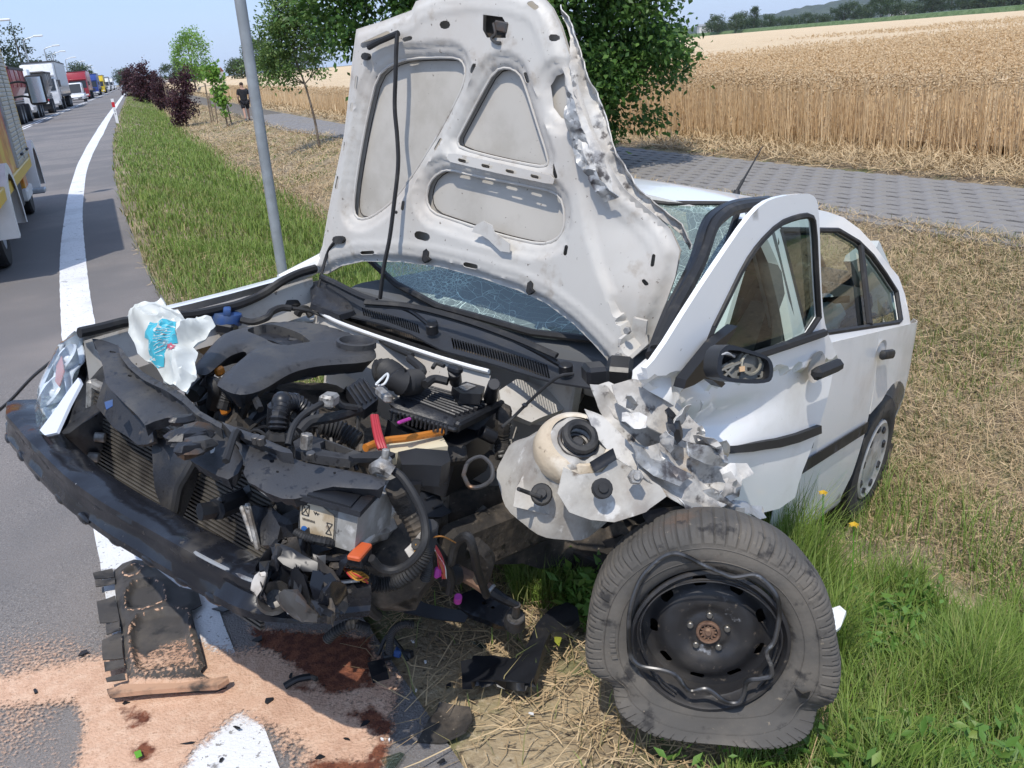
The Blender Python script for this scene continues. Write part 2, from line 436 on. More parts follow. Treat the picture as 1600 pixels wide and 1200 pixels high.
# ---- blades
def frustum(x, y, z, mx=.22):
    d = np.stack([x, y, z - HCAM], -1); zc = d @ np.array(FW); xc = d @ np.array(RT) / zc * FPX; yc = d @ np.array(UP) / zc * FPX
    return (zc > .3) & (np.abs(xc) < 800 * (1 + mx)) & (np.abs(yc) < 600 * (1 + mx))
def blade_mesh(name, x, y, z, h, wd, lean, m_, kind='stuff', az=None, curl=1.0):
    n = len(x); az = RNG.uniform(0, 2 * np.pi, n) if az is None else az; fa = az + RNG.uniform(-.6, .6, n) + np.pi / 2
    dx, dy = np.cos(az), np.sin(az); wx, wy = np.cos(fa) * wd / 2, np.sin(fa) * wd / 2
    b = np.stack([x, y, z], -1); l = lean * h
    mid = b + np.stack([dx * l * .35, dy * l * .35, h * .62], -1); tip = b + np.stack([dx * l, dy * l, h * np.sqrt(np.clip(1 - (lean * .8 * curl) ** 2, .05, 1))], -1)
    W = np.stack([wx, wy, 0 * wx], -1)
    V = np.stack([b - W, b + W, mid - W * .8, mid + W * .8, tip], 1).reshape(-1, 3); i = np.arange(n)[:, None] * 5
    return tag(npmesh(name, V, [i + np.array([[0, 1, 3, 2]]), i + np.array([[2, 3, 4]])], m_), kind=kind)
def straw_mesh(name, x, y, z, ln, wd, tilt, m_, kind='stuff'):
    n = len(x); az = RNG.uniform(0, 2 * np.pi, n); d = np.stack([np.cos(az) * np.cos(tilt), np.sin(az) * np.cos(tilt), np.sin(tilt)], -1) * ln[:, None]
    W = np.stack([-np.sin(az), np.cos(az), RNG.uniform(-.5, .5, n)], -1) * wd[:, None] / 2; b = np.stack([x, y, z], -1)
    bend = np.stack([RNG.normal(0, .12, n) * ln, RNG.normal(0, .12, n) * ln, 0 * ln], -1)
    V = np.stack([b - W, b + W, b + d * .5 + bend - W, b + d * .5 + bend + W, b + d - W * .6, b + d + W * .6], 1).reshape(-1, 3); i = np.arange(n)[:, None] * 6
    return tag(npmesh(name, V, [np.concatenate([i + np.array([[0, 1, 3, 2]]), i + np.array([[2, 3, 5, 4]])])], m_), kind=kind)
BANDS = [(-.4, 2.5, 1.0), (2.5, 5, .55), (5, 9, .25), (9, 16, .10), (16, 32, .035), (32, 70, .011), (70, 160, .004)]
def scatter(s0, s1, dens, bands=BANDS, prob=None):
    X = []; Y = []; Z = []; S = []; K = []
    for (a, b, k) in bands:
        n = int((s1 - s0) * (b - a) * 1.1 * dens * k)
        if n < 1: continue
        s = RNG.uniform(s0, s1, n); t = RNG.uniform(a, b, n); x, y = st2xy(s, t); z = hz(s, t, x, y)
        ok = frustum(x, y, z)
        if prob is not None: ok &= RNG.uniform(0, 1, n) < prob(s, t, x, y)
        X.append(x[ok]); Y.append(y[ok]); Z.append(z[ok]); S.append(s[ok]); K.append(np.full(ok.sum(), k))
    return [np.concatenate(q) for q in (X, Y, Z, S, K)]
def nz2(x, y, f, o=0):
    return .5 + .25 * (np.sin(x * f + o + 1.3 * np.sin(y * f * .7 + o)) + np.sin(y * f * 1.1 - o + 1.7 * np.sin(x * f * .6 + 2 * o)))
GREEN = [(.12, .20, .035), (.17, .27, .05), (.22, .32, .065), (.27, .34, .09), (.14, .23, .05), (.34, .35, .13)]
DRYC = [(.45, .325, .18), (.54, .40, .23), (.33, .235, .13), (.62, .48, .29), (.48, .345, .195), (.25, .185, .10)]
M_green = mat('grass_green', island=GREEN, rough=.55, spec=.35, sss=.3)
M_mix = mat('grass_mixed', island=[(.10, .15, .035), (.20, .22, .08), (.36, .29, .14), (.13, .17, .05), (.42, .34, .19), (.16, .19, .06)], rough=.6, spec=.3, sss=.25)
M_dry = mat('straw_dry', island=DRYC, rough=.65, spec=.3)
M_wheat = mat('wheat_straw', island=[(.64, .46, .26), (.74, .56, .34), (.54, .37, .20), (.82, .65, .42), (.70, .51, .30)], rough=.6, spec=.3, sss=.25)
def wk(k, p=.33): return np.minimum(k ** -p, 6)
# the green verge between road and ditch, near and far
def p_verge(s, t, x, y):
    bare = np.clip((nz2(x, y, 3.1) - .25) * 2.2, .06, 1); far = np.clip((t - 3.2) / 1.5, 0, 1)
    near = np.clip((s - .95) / .8, .03, 1) * bare
    return np.where(t < 3.2, near, far * np.clip((s - .33) / .35, 0, 1)) * np.clip((3.3 - s) / .5, 0, 1)
x, y, z, s, k = scatter(.35, 3.3, 6600, prob=p_verge)
h = (RNG.uniform(.05, .13, len(x)) * (1 + .9 * np.clip((s - 1.2) / 1.5, 0, 1))) * (.75 + .6 * nz2(x, y, 2.3, 1)); blade_mesh('verge_grass', x, y, z - .01, h, .0042 * wk(k, .45), RNG.uniform(.15, .85, len(x)), M_green)
x, y, z, s, k = scatter(.33, 3.4, 1900, prob=lambda s, t, x, y: (.35 + .65 * (nz2(x, y, 1.9, 2) > .5)) * np.where(t < 2.6, np.clip((s - .5) / 1.2, .06, 1), 1))
h = RNG.uniform(.05, .16, len(x)); blade_mesh('verge_dry_grass', x, y, z - .01, h, .0036 * wk(k, .45), RNG.uniform(.3, .95, len(x)), M_mix)
# the mown, dry bank of the ditch
x, y, z, s, k = scatter(2.7, 6.0, 9500, prob=lambda s, t, x, y: np.clip((s - 2.6) / .7, 0, 1) * (.35 + .65 * nz2(x, y, 2.6, 5)))
straw_mesh('mown_hay', x, y, z + RNG.uniform(-.005, .035, len(x)), RNG.uniform(.03, .13, len(x)) * wk(k, .22), RNG.uniform(.0014, .0032, len(x)) * wk(k, .42), RNG.normal(.12, .3, len(x)), M_dry)
x, y, z, s, k = scatter(3.0, 6.1, 3600, prob=lambda s, t, x, y: np.clip((nz2(x, y, 1.7, 3) - .45) * 2.5, .10, 1) * np.clip(1.5 - np.abs(s - 4.6) * .6, .25, 1))
blade_mesh('bank_grass', x, y, z - .01, RNG.uniform(.03, .10, len(x)), .0038 * wk(k, .45), RNG.uniform(.3, .95, len(x)), M_mix)
x, y, z, s, k = scatter(3.2, 5.8, 2600, prob=lambda s, t, x, y: np.clip((nz2(x, y, 2.9, 7) - .62) * 5, 0, 1))
blade_mesh('bank_green_tufts', x, y, z - .01, RNG.uniform(.03, .09, len(x)), .0038 * wk(k, .45), RNG.uniform(.2, .9, len(x)), M_green)
x, y, z, s, k = scatter(8.0, 9.1, 3500)
straw_mesh('path_edge_hay', x, y, z + RNG.uniform(0, .07, len(x)), RNG.uniform(.06, .22, len(x)) * wk(k, .22), .004 * wk(k, .42), RNG.normal(.2, .35, len(x)), M_dry)
# straw litter on the bare shoulder
x, y, z, s, k = scatter(.25, 2.6, 1700, bands=BANDS[:3], prob=lambda s, t, x, y: np.clip((s - .3) / .3, .05, 1) * np.clip(1.6 - s * .45, .2, 1))
straw_mesh('shoulder_straw', x, y, z + RNG.uniform(0, .025, len(x)), RNG.uniform(.03, .16, len(x)), .0028 * wk(k, .4), RNG.normal(.05, .15, len(x)), M_dry)
# lush tall tufts beside the wreck
def patch(name, poly, n, h0, h1, wd, m_, lean=(.1, .7)):
    P = [gp(px, py, zz) for px, py, zz in poly]; xs = [p.x for p in P]; ys = [p.y for p in P]
    q = [(p.x, p.y) for p in P]; a = RNG.uniform(min(xs), max(xs), n * 3); b = RNG.uniform(min(ys), max(ys), n * 3)
    ok = np.array([inside((u, v), q) for u, v in zip(a, b)]); a, b = a[ok][:n], b[ok][:n]
    cl = nz2(a, b, 9, 1.0); ok = RNG.uniform(0, 1, len(a)) < .25 + cl; a, b, cl = a[ok], b[ok], cl[ok]
    blade_mesh(name, a, b, ground_z(a, b) - .01, RNG.uniform(h0, h1, len(a)) * (.6 + .7 * cl), wd, RNG.uniform(lean[0], lean[1], len(a)), m_)
patch('tall_grass', [(1150, 800, 0), (1290, 770, -.1), (1450, 830, -.3), (1600, 960, -.2), (1640, 1240, -.1), (1330, 1240, 0), (1310, 960, 0)], 15000, .06, .20, .0042, M_green)
patch('tall_grass', [(1130, 800, 0), (1240, 790, 0), (1300, 840, -.05), (1330, 960, 0), (1300, 960, 0)], 5200, .20, .42, .0042, M_green, (.1, .6))
patch('tall_grass', [(1460, 860, -.2), (1600, 880, -.3), (1660, 1000, -.2), (1520, 1040, -.1)], 3000, .10, .24, .0042, M_green, (.1, .6))
patch('tall_grass', [(790, 880, 0), (930, 870, -.05), (930, 940, 0), (860, 935, 0), (800, 930, 0)], 3200, .08, .20, .0038, M_green)
patch('tall_grass', [(1190, 1130, 0), (1330, 1100, 0), (1340, 1240, 0), (1100, 1240, 0)], 3000, .05, .14, .0042, M_green)

# ---- the wheat: ripe stalks with nodding ears
def wheat(name, s0, s1, t0, t1, dens, scale=1.0, hk=1.0):
    n = int((s1 - s0) * (t1 - t0) * 1.1 * dens); s = RNG.uniform(s0, s1, n); t = RNG.uniform(t0, t1, n); x, y = st2xy(s, t); z = hz(s, t, x, y)
    ok = frustum(x, y, z + .7, .1); x, y, z, s = x[ok], y[ok], z[ok], s[ok]; n = len(x)
    h = RNG.normal(.86, .07, n) * hk * (.94 + .12 * nz2(x, y, .8)); az = RNG.normal(1.0, 1.3, n); lean = RNG.uniform(.02, .16, n); w_ = .0045 * scale
    d = np.stack([np.cos(az), np.sin(az), 0 * az], -1); b = np.stack([x, y, z], -1); up = np.array([0, 0, 1.])
    fa = RNG.uniform(0, np.pi, n); W = np.stack([np.cos(fa), np.sin(fa), 0 * fa], -1)
    top = b + d * (lean * h)[:, None] + up * h[:, None]; el = RNG.uniform(.07, .11, n) * (1 + .3 * (scale - 1)); ea = RNG.uniform(.2, 2.3, n)
    ed = d * np.sin(ea)[:, None] + up * np.cos(ea)[:, None]; e1 = top + ed * (el * .5)[:, None]; ed2 = d * np.sin(ea + .5)[:, None] + up * np.cos(ea + .5)[:, None]; e2 = e1 + ed2 * (el * .6)[:, None]
    ew = .009 * scale; mid = (b + top) / 2 + d * .01
    P = [b - W * w_, b + W * w_, mid - W * w_ * .8, mid + W * w_ * .8, top - W * w_ * .5, top + W * w_ * .5]
    W2 = np.cross(ed, W); W2 /= np.linalg.norm(W2, axis=1)[:, None] + 1e-9
    P += [top, e1 + W * ew, e1 + W2 * ew, e1 - W * ew, e1 - W2 * ew, e2]
    V = np.stack(P, 1).reshape(-1, 3); i = np.arange(n)[:, None] * 12
    q = np.concatenate([i + np.array([[0, 1, 3, 2]]), i + np.array([[2, 3, 5, 4]])])
    tr = np.concatenate([i + np.array([f]) for f in ([6, 7, 8], [6, 8, 9], [6, 9, 10], [6, 10, 7], [11, 8, 7], [11, 9, 8], [11, 10, 9], [11, 7, 10])])
    tag(npmesh(name, V, [q, tr], M_wheat), kind='stuff')
wheat('wheat', 9.0, 10.2, -3, 16, 420); wheat('wheat', 9.0, 10.4, 16, 40, 150, 1.5); wheat('wheat', 9.0, 10.6, 40, 90, 40, 2.6)
wheat('wheat', 10.2, 16, -4, 14, 190, 1.15); wheat('wheat', 10.4, 17, 14, 30, 70, 1.6); wheat('wheat', 16, 30, -6, 24, 45, 1.9, 1.04); wheat('wheat', 30, 60, -12, 40, 9, 3.2, 1.06); wheat('wheat', 60, 120, -20, 70, 2.2, 5.5, 1.06); wheat('wheat', 17, 30, 24, 60, 9, 3.0, 1.04)

# ---- the footpath of interlocking pavers
M_pave = mat('paver', (.20, .19, .185), .9, layers=[((.245, .235, .225), 8, .4, .65, 5), ((.15, .14, .135), 25, .55, .7, 4), ((.23, .21, .18), 1.3, .5, .7, 4)], bump=[(120, .002, 3)])
M_joint = mat('path_bed', (.13, .115, .095), .95, layers=[((.2, .17, .12), 20, .5, .7, 4)], bump=[(80, .004)])
path = strip('footpath', np.array([5.75, 5.8, 7.85, 7.9]), TS, 0, M_joint, zfun=lambda S, T: hz(S, T, *st2xy(S, T)) + np.where((S < 5.78) | (S > 7.88), -.05, .012))
def paver_mesh():
    p, hgt, a, g_ = .30, .165, .018, .004
    def wv(u):                       # trapezoid wave of the long joints
        u = (u / p) % 1; return a * (1 if u < .40 else (1 - (u - .40) / .1 * 2) if u < .5 else -1 if u < .90 else (-1 + (u - .9) / .1 * 2))
    us = [g_, .40 * p, .5 * p, .9 * p, p - g_]
    lo = [(u, wv(u) + g_) for u in us]; hi = [(u, hgt + wv(u) - g_) for u in us]; poly = lo + hi[::-1]
    g = G(); n = len(poly); c = (p / 2, hgt / 2)
    def ins(q, d): return (q[0] + (d if q[0] < c[0] else -d), q[1] + (d if q[1] < c[1] else -d))
    V = [(q[0], q[1], -.03) for q in poly] + [(q[0], q[1], .005) for q in poly] + [(*ins(q, .006), .011) for q in poly]
    F = [(i, (i + 1) % n, n + (i + 1) % n, n + i) for i in range(n)] + [(n + i, n + (i + 1) % n, 2 * n + (i + 1) % n, 2 * n + i) for i in range(n)]
    F += [(2 * n + i, 2 * n + i + 1, 3 * n - 2 - i, 3 * n - 1 - i) for i in range(4)]
    g.add(V, F); return g, p, hgt
def pavers():
    g, p, hgt = paver_mesh(); me = g.mesh('paver', M_pave, 0); cells = []
    for j in range(12):
        for i in range(-12, 160):
            u = i * p + (j % 2) * p / 2; cells.append((u, 5.83 + j * hgt))
    cand = []
    for u, s in cells:
        t = u / 1.1; x, y = st2xy(s, t); vis = bool(frustum(np.array([x]), np.array([y]), np.array([0.]), .03)[0])
        cand.append((math.hypot(x, y) + (0 if vis else 100), u, s))
    cand.sort(); V0 = np.array(g.V); F0 = g.F; VV = []; k = 0
    F4 = np.array([f for f in F0 if len(f) == 4])
    def place(u, s):
        t = u / 1.1; x, y = st2xy(s, t); sl_ = float(slope(t)); d = Vector((-sl_, 1, 0)).normalized(); n = Vector((d.y, -d.x, 0))
        M = Matrix((d, n, Vector((0, 0, 1)))); M = M.transposed().to_4x4(); M.translation = Vector((float(x), float(y), float(hz(s, t, x, y)) + .016 + random.uniform(-.003, .003)))
        return M @ Matrix.Rotation(random.uniform(-.012, .012), 4, 'X') @ Matrix.Rotation(random.uniform(-.008, .008), 4, 'Y')
    Fl = []; vis_n = 0
    for d, u, s in cand:
        M = place(u, s)
        if d < 100 and vis_n < 300:
            vis_n += 1; o = link('paver', me, path); o.matrix_world = M
        elif d < 45 or d > 100 and d < 125:
            Vn = V0 @ np.array(M.to_3x3()).T + np.array(M.translation); Fl.append(F4 + len(VV) * len(V0)); VV.append(Vn)
    tag(npmesh('pavers_beyond', np.concatenate(VV), np.concatenate(Fl), M_pave, path), kind='stuff')
pavers()

# ---- summer haze: one even box of air round everything
hz_m = bpy.data.materials.new('haze'); hz_m.use_nodes = True; _t = hz_m.node_tree; _t.nodes.remove(_t.nodes['Principled BSDF']); _v = _t.nodes.new('ShaderNodeVolumePrincipled')
_v.inputs['Density'].default_value = .00008; _v.inputs['Color'].default_value = (.90, .94, 1, 1); _v.inputs['Anisotropy'].default_value = .2; _t.links.new(_v.outputs[0], _t.nodes['Material Output'].inputs['Volume'])
_g = G(); _g.add([(x, y, z) for z in (-3, 125) for x, y in ((-5200, -900), (5200, -900), (5200, 5200), (-5200, 5200))], [(0, 3, 2, 1), (4, 5, 6, 7), (0, 1, 5, 4), (1, 2, 6, 5), (2, 3, 7, 6), (3, 0, 4, 7)]); _g.obj('haze', hz_m, None, 0, kind='stuff')

# ================================================================== TREES, VEHICLES, PEOPLE
def road_frame(s, t, facing=-1):
    """frame standing on the road: X forward (facing -1 = towards the viewer), Y left, Z up"""
    x, y = st2xy(s, t); sl_ = float(slope(t)); d = Vector((-sl_, 1, 0)).normalized() * facing
    M = Matrix((d, Vector((-d.y, d.x, 0)), Vector((0, 0, 1)))).transposed().to_4x4(); M.translation = Vector((float(x), float(y), .004)); return M
M_bark = mat('bark', (.13, .10, .075), .9, layers=[((.22, .18, .14), 14, .45, .65, 5, None, (1, 1, .25)), ((.06, .05, .04), 22, .55, .7, 4)], bump=[(25, .02, 5)])
def leafmat(name, cols, sss=.35): return mat(name, island=cols, rough=.45, spec=.4, sss=sss)
M_leafA = leafmat('leaf_green', [(.040, .095, .022), (.065, .145, .032), (.095, .19, .042), (.14, .25, .055), (.05, .115, .028), (.08, .165, .038)])
M_leafS = leafmat('leaf_mid_green', [(.09, .17, .045), (.13, .215, .06), (.18, .26, .075), (.11, .19, .055)])
M_leafL = leafmat('leaf_lime', [(.14, .27, .04), (.20, .36, .06), (.26, .42, .09), (.16, .30, .05)])
M_leafP = leafmat('leaf_purple', [(.050, .020, .030), (.075, .028, .038), (.10, .040, .045), (.035, .016, .024), (.12, .055, .05)], .25)
M_leafF = leafmat('leaf_far', [(.05, .085, .035), (.07, .11, .045), (.095, .135, .055), (.06, .095, .045)])
M_leafC = leafmat('leaf_pine', [(.028, .052, .026), (.042, .07, .034), (.06, .09, .042), (.035, .06, .03)])
def leaves_mesh(name, C, D, n, size, spread, m_, parent, asp=.5, droop=.3):
    """C: cluster centres (k,3), D: outward directions; n leaves in all"""
    k = len(C); i = RNG.integers(0, k, n); p = C[i] + RNG.normal(0, 1, (n, 3)) * spread * np.array([1, 1, .8])
    d = D[i] + RNG.normal(0, .9, (n, 3)); d[:, 2] -= droop; d /= np.linalg.norm(d, axis=1)[:, None] + 1e-9
    r = RNG.normal(0, 1, (n, 3)) + np.array([0, 0, 1.2]); w_ = np.cross(d, r); w_ /= np.linalg.norm(w_, axis=1)[:, None] + 1e-9; nn = np.cross(w_, d)
    L = (size * RNG.uniform(.6, 1.25, n))[:, None]; W = L * asp / 2
    V = np.stack([p, p + d * L * .45 + w_ * W + nn * L * .08, p + d * L, p + d * L * .45 - w_ * W + nn * L * .08], 1).reshape(-1, 3); j = np.arange(n)[:, None] * 4
    return npmesh(name, V, np.concatenate([j + np.array([[0, 2, 1]]), j + np.array([[0, 3, 2]])]), m_, parent)
def tree(label, base, trunk, blobs, n, size, m_, nclus=60, spread=.22, r0=.07, group=None, limbs=9, cat='tree', name='tree', asp=.5, shell=.55):
    """trunk: list of points (relative), blobs: (centre, radii) of crown masses"""
    t = empty(name, base, 0, label, cat, group); g = G(); g.tube(trunk, lambda u: r0 * (1 - .65 * u), 8, 5)
    C = []; D = []; vol = np.array([b[1][0] * b[1][1] * b[1][2] for b in blobs]); vol = vol / vol.sum()
    for b, v in zip(blobs, vol):
        m_n = max(4, int(nclus * v)); u = RNG.normal(0, 1, (m_n, 3)); u /= np.linalg.norm(u, axis=1)[:, None]
        rad = RNG.uniform(shell, 1.0, m_n)[:, None]; C.append(np.array(b[0]) + u * rad * np.array(b[1])); D.append(u)
    C = np.concatenate(C); D = np.concatenate(D); T = [Vector(q) for q in trunk]
    for q in RNG.choice(len(C), min(limbs, len(C)), replace=False):
        c = Vector(C[q]); a = min(T[1:], key=lambda v: (v - c).length + max(0, v.z - c.z + .1) * 3); mid = a.lerp(c, .5) + Vector((0, 0, -.08 * (c - a).length))
        g.tube([a, mid, c], lambda u: r0 * .45 * (1 - .8 * u), 5, 4)
    g.obj('trunk', M_bark, t); leaves_mesh('crown', C, D, n, size, spread, m_, t, asp); return t
# big tree behind the bonnet
bx, by = st2xy(5.0, 9.9); bz = float(hz(5.0, 9.9, bx, by))
tree('large dense green tree growing right behind the raised bonnet, beside the paver path', (float(bx), float(by), bz), [(0, 0, -.1), (.05, 0, .5), (-.05, .1, 1.4), (.1, 0, 2.6), (0, 0, 4.3)],
     [((0, .1, 2.7), (1.9, 1.7, 2.0)), ((1.55, -.1, 1.35), (.80, .85, .95)), ((1.95, 0, 2.2), (.90, 1.0, 1.0)), ((-1.45, .2, 2.7), (.85, .9, 1.2)), ((-1.95, .1, 2.3), (.40, .5, .55)), ((.5, -.3, 1.2), (1.1, .9, .75)), ((1.2, .1, 3.3), (1.3, 1.2, 1.0)), ((1.15, -.2, .85), (.75, .75, .5)), ((2.05, -.1, 1.35), (.65, .7, .75)), ((.4, 0, 4.3), (1.4, 1.3, 1.0))], 92000, .090, M_leafA, 470, .15, .10, limbs=50, asp=.6, shell=.25)
# slim young tree left of it
p = gp(497, 215); pz = float(ground_z(p.x, p.y))
tree('slim young tree with a bare thin trunk on the dry bank left of the bonnet', (p.x, p.y, pz), [(0, 0, -.05), (-.02, 0, .7), (-.12, 0, 1.5), (-.3, 0, 2.3), (-.45, 0, 3.2)],
     [((-.75, 0, 2.0), (.75, .6, .55)), ((-.35, .1, 2.7), (.9, .7, .7)), ((-.05, 0, 3.2), (.8, .6, .6)), ((.15, 0, 1.9), (.45, .4, .35)), ((.5, 0, 2.6), (.5, .5, .7))], 10500, .095, M_leafS, 170, .13, .035, limbs=16, shell=.2)
# purple-leaved shrubs
def purple(px, py, hgt, wid, lean, label, n=5200):
    p = gp(px, py, -.3); z = float(ground_z(p.x, p.y)); h = hgt
    tree(label, (p.x, p.y, z), [(0, 0, -.05), (.02, 0, h * .3), (lean * .3, 0, h * .6), (lean, 0, h * .95)],
         [((-.05, 0, h * .36), (wid * .5, wid * .5, h * .25)), ((lean * .5, 0, h * .62), (wid * .36, wid * .36, h * .20)), ((lean * 1.0, 0, h * .85), (wid * .2, wid * .2, h * .14)), ((-wid * .28, 0, h * .66), (wid * .10, .15, h * .2)), ((-wid * .1, 0, h * .12), (wid * .33, wid * .3, h * .10))],
         n, .11 * wid / 1.4, M_leafP, 120, .12 * wid / 1.4, .05, 'purple leaved shrubs on the bank', 14, 'shrub', 'purple_shrub', .6, .3)
purple(290, 187, 2.9, 1.5, .55, 'nearest purple leaved shrub, its top leaning to the right, left of the metal pole')
purple(256, 167, 3.1, 1.5, -.1, 'purple leaved shrub half hidden behind the nearest one')
purple(232, 158, 4.6, 3.0, .2, 'wide purple leaved shrub farther along the ditch, beyond the wooden stakes')
purple(214, 153, 4.2, 3.2, 0, 'farthest purple leaved shrub, nearest to the road edge')
tp = gp(212, 152); tree('round green tree behind the farthest purple shrub', (tp.x + 3, tp.y + 14, 0), [(0, 0, 0), (0, 0, 3), (0, 0, 6)], [((0, 0, 4.6), (2.6, 2.6, 3.2)), ((1, 0, 6.4), (1.5, 1.5, 1.6))], 3500, .35, M_leafL, 80, .4, .14)
# sapling between stakes
p = gp(355, 190, -.3); z = float(ground_z(p.x, p.y))
tree('lime green sapling tied between wooden stakes beside the path', (p.x, p.y, z), [(0, 0, -.05), (-.02, 0, 1), (-.15, 0, 2), (-.3, 0, 2.6)], [((-.25, 0, 2.35), (.35, .3, .35)), ((-.1, 0, 1.75), (.26, .26, .4)), ((.02, 0, 1.2), (.28, .25, .35)), ((0, 0, .8), (.14, .14, .25))], 900, .17, M_leafL, 40, .09, .018, limbs=6, name='sapling', shell=.2, asp=.8)
M_stake = mat('stake_wood', (.24, .18, .12), .85, layers=[((.14, .11, .08), 9, .45, .65, 5)], bump=[(40, .004)])
STG = 'wooden tree stakes on the bank'
for k, (a, b, lab) in enumerate([((320, 130), (329, 185), 'taller left stake of the pair just right of the nearest purple shrub'), ((331, 127), (338, 185), 'right stake of the pair beside the nearest purple shrub'), ((326, 150), (333, 184), 'short stake in the middle of the three by the purple shrub'), ((346, 148), (354, 190), 'short dark stake touching the lime sapling on its left'), ((355, 165), (361, 188), 'pale stub stake at the foot of the lime sapling'),
        ((249, 130), (257, 166), 'leftmost stake of the row between the purple shrubs'), ((256, 130), (264, 169), 'second stake of the row between the purple shrubs'), ((262, 132), (270, 172), 'third stake of the row between the purple shrubs')]):
    q = gp(b[0], b[1], -.3); q.z = float(ground_z(q.x, q.y)); top = wpl(a[0], a[1], q, (0, -1, 0)); g = G(); g.cyl((0, 0, -.1), top - q, .035, 8); g.cyl((top - q) * .97, top - q, .037, 8)
    g.obj('wooden_stake', M_stake, None, 40, lab, 'stake', STG).location = q
# far trees, each a copy of one of four shapes
def far_proto(kind, m_):
    if kind == 0: return dict(trunk=[(0, 0, 0), (0, 0, 2), (.1, 0, 5)], blobs=[((0, 0, 4.2), (2.3, 2.3, 2.6)), ((.9, 0, 5.6), (1.5, 1.5, 1.6)), ((-1.3, 0, 3.6), (1.4, 1.4, 1.5))])
    if kind == 1: return dict(trunk=[(0, 0, 0), (0, 0, 3), (0, 0, 7)], blobs=[((0, 0, 4.4), (1.5, 1.5, 3.4)), ((.4, 0, 6.8), (1.0, 1.0, 1.4))])
    if kind == 2: return dict(trunk=[(0, 0, 0), (0, 0, 1.2), (.1, 0, 3)], blobs=[((0, 0, 2.2), (3.2, 2.2, 1.7)), ((-1.8, 0, 2.9), (1.6, 1.5, 1.5)), ((1.6, 0, 3.2), (1.5, 1.5, 1.3))])
    return dict(trunk=[(0, 0, 0), (0, 0, 4), (0, 0, 9)], blobs=[((0, 0, 3.0), (2.6, 2.6, 1.3)), ((.2, 0, 5.2), (2.0, 2.0, 1.3)), ((-.1, 0, 7.2), (1.4, 1.4, 1.2)), ((0, 0, 8.7), (.6, .6, 1.0))])
PR = {}
def far_tree(px, pyb, d, hgt, kind, label, group, m_=None):
    """tree standing at distance d in the direction of a photo column"""
    r = ray(px, pyb); P = CAM + r * (d / r.y); P.z = 0
    key = (kind, m_)
    if key not in PR:
        f = far_proto(kind, m_); PR[key] = tree(label, P, f['trunk'], f['blobs'], 2200, .42, m_ or M_leafF, 70, .38, .18, group); o = PR[key]
    else:
        o = copy_tree(PR[key]); o['label'] = label; o['group'] = group
    o.location = P; h0 = (7.2, 8.4, 5.0, 9.6)[kind]; sc = hgt / h0; o.scale = (sc * random.uniform(.9, 1.2), sc, sc); o.rotation_euler = (0, 0, random.uniform(0, 6)); return o
g1 = 'trees beyond the queue of trucks'
far_tree(4, 100, 120, 9.5, 3, 'dark pine at the very left edge above the trucks', g1, M_leafC)
far_tree(34, 100, 125, 9.8, 3, 'tall dark pine behind the first lorries, next to the street lamp', g1, M_leafC)
far_tree(82, 100, 190, 8.5, 3, 'small dark conifer tip behind the tall white lorry', g1, M_leafC)
far_tree(127, 120, 230, 8, 0, 'rounded green tree behind the red lorry', g1)
far_tree(192, 135, 420, 9, 0, 'dark round tree at the far end of the road', g1); far_tree(204, 135, 330, 6.5, 2, 'low bush at the far end of the road', g1)
SHAPE = ['rounded', 'narrow upright', 'low spreading', 'conical']; nf = 0
_t = ['', 'twenty-', 'thirty-']; _o = 'first second third fourth fifth sixth seventh eighth ninth'.split()
ORD = _o + 'tenth eleventh twelfth thirteenth fourteenth fifteenth sixteenth seventeenth eighteenth nineteenth twentieth'.split() + ['twenty-' + q for q in _o] + ['thirtieth'] + ['thirty-' + q for q in _o]
g2 = 'trees on the far edge of the wheat field'
for px, d, h, k in [(266, 240, 6, 0), (283, 250, 7, 1), (300, 260, 6, 2), (380, 230, 6, 2), (400, 225, 8, 0), (415, 230, 10.5, 0), (428, 235, 9, 1), (375, 300, 7, 0), (450, 260, 7, 0), (470, 260, 8, 2)]:
    nf += 1; far_tree(px, 125, d, h, k, f'{SHAPE[k]} tree, {ORD[nf - 1]} from the left on the far edge of the wheat field', g2)
nf = 0
g3 = 'tree line beyond the maize at upper right'
for px, d, h, k in [(1112, 520, 10, 2), (1122, 500, 12, 0), (1137, 540, 8, 2), (1150, 480, 11, 0), (1158, 490, 12, 0), (1172, 600, 10, 2), (1178, 500, 14, 1), (1190, 620, 9, 2), (1203, 520, 10, 0), (1217, 560, 9, 2), (1232, 600, 9, 2), (1247, 620, 10, 2), (1262, 580, 10, 0), (1276, 640, 10, 2), (1290, 640, 9, 2), (1305, 560, 11, 0), (1318, 560, 13, 0), (1332, 560, 14, 0), (1345, 620, 12, 2), (1360, 560, 13, 0), (1375, 500, 15, 0), (1392, 520, 15, 0), (1410, 560, 12, 2), (1425, 640, 12, 2), (1442, 520, 14, 0), (1455, 520, 13, 0), (1470, 520, 14, 0), (1484, 500, 14, 0), (1500, 520, 13, 1), (1515, 520, 12, 2), (1532, 500, 14, 2), (1548, 500, 13, 0), (1565, 500, 13, 2), (1582, 500, 14, 0), (1598, 500, 13, 2)]:
    nf += 1; far_tree(px, 40, d, h, k, f'{SHAPE[k]} tree, {ORD[nf - 1]} from the left in the line beyond the maize', g3)

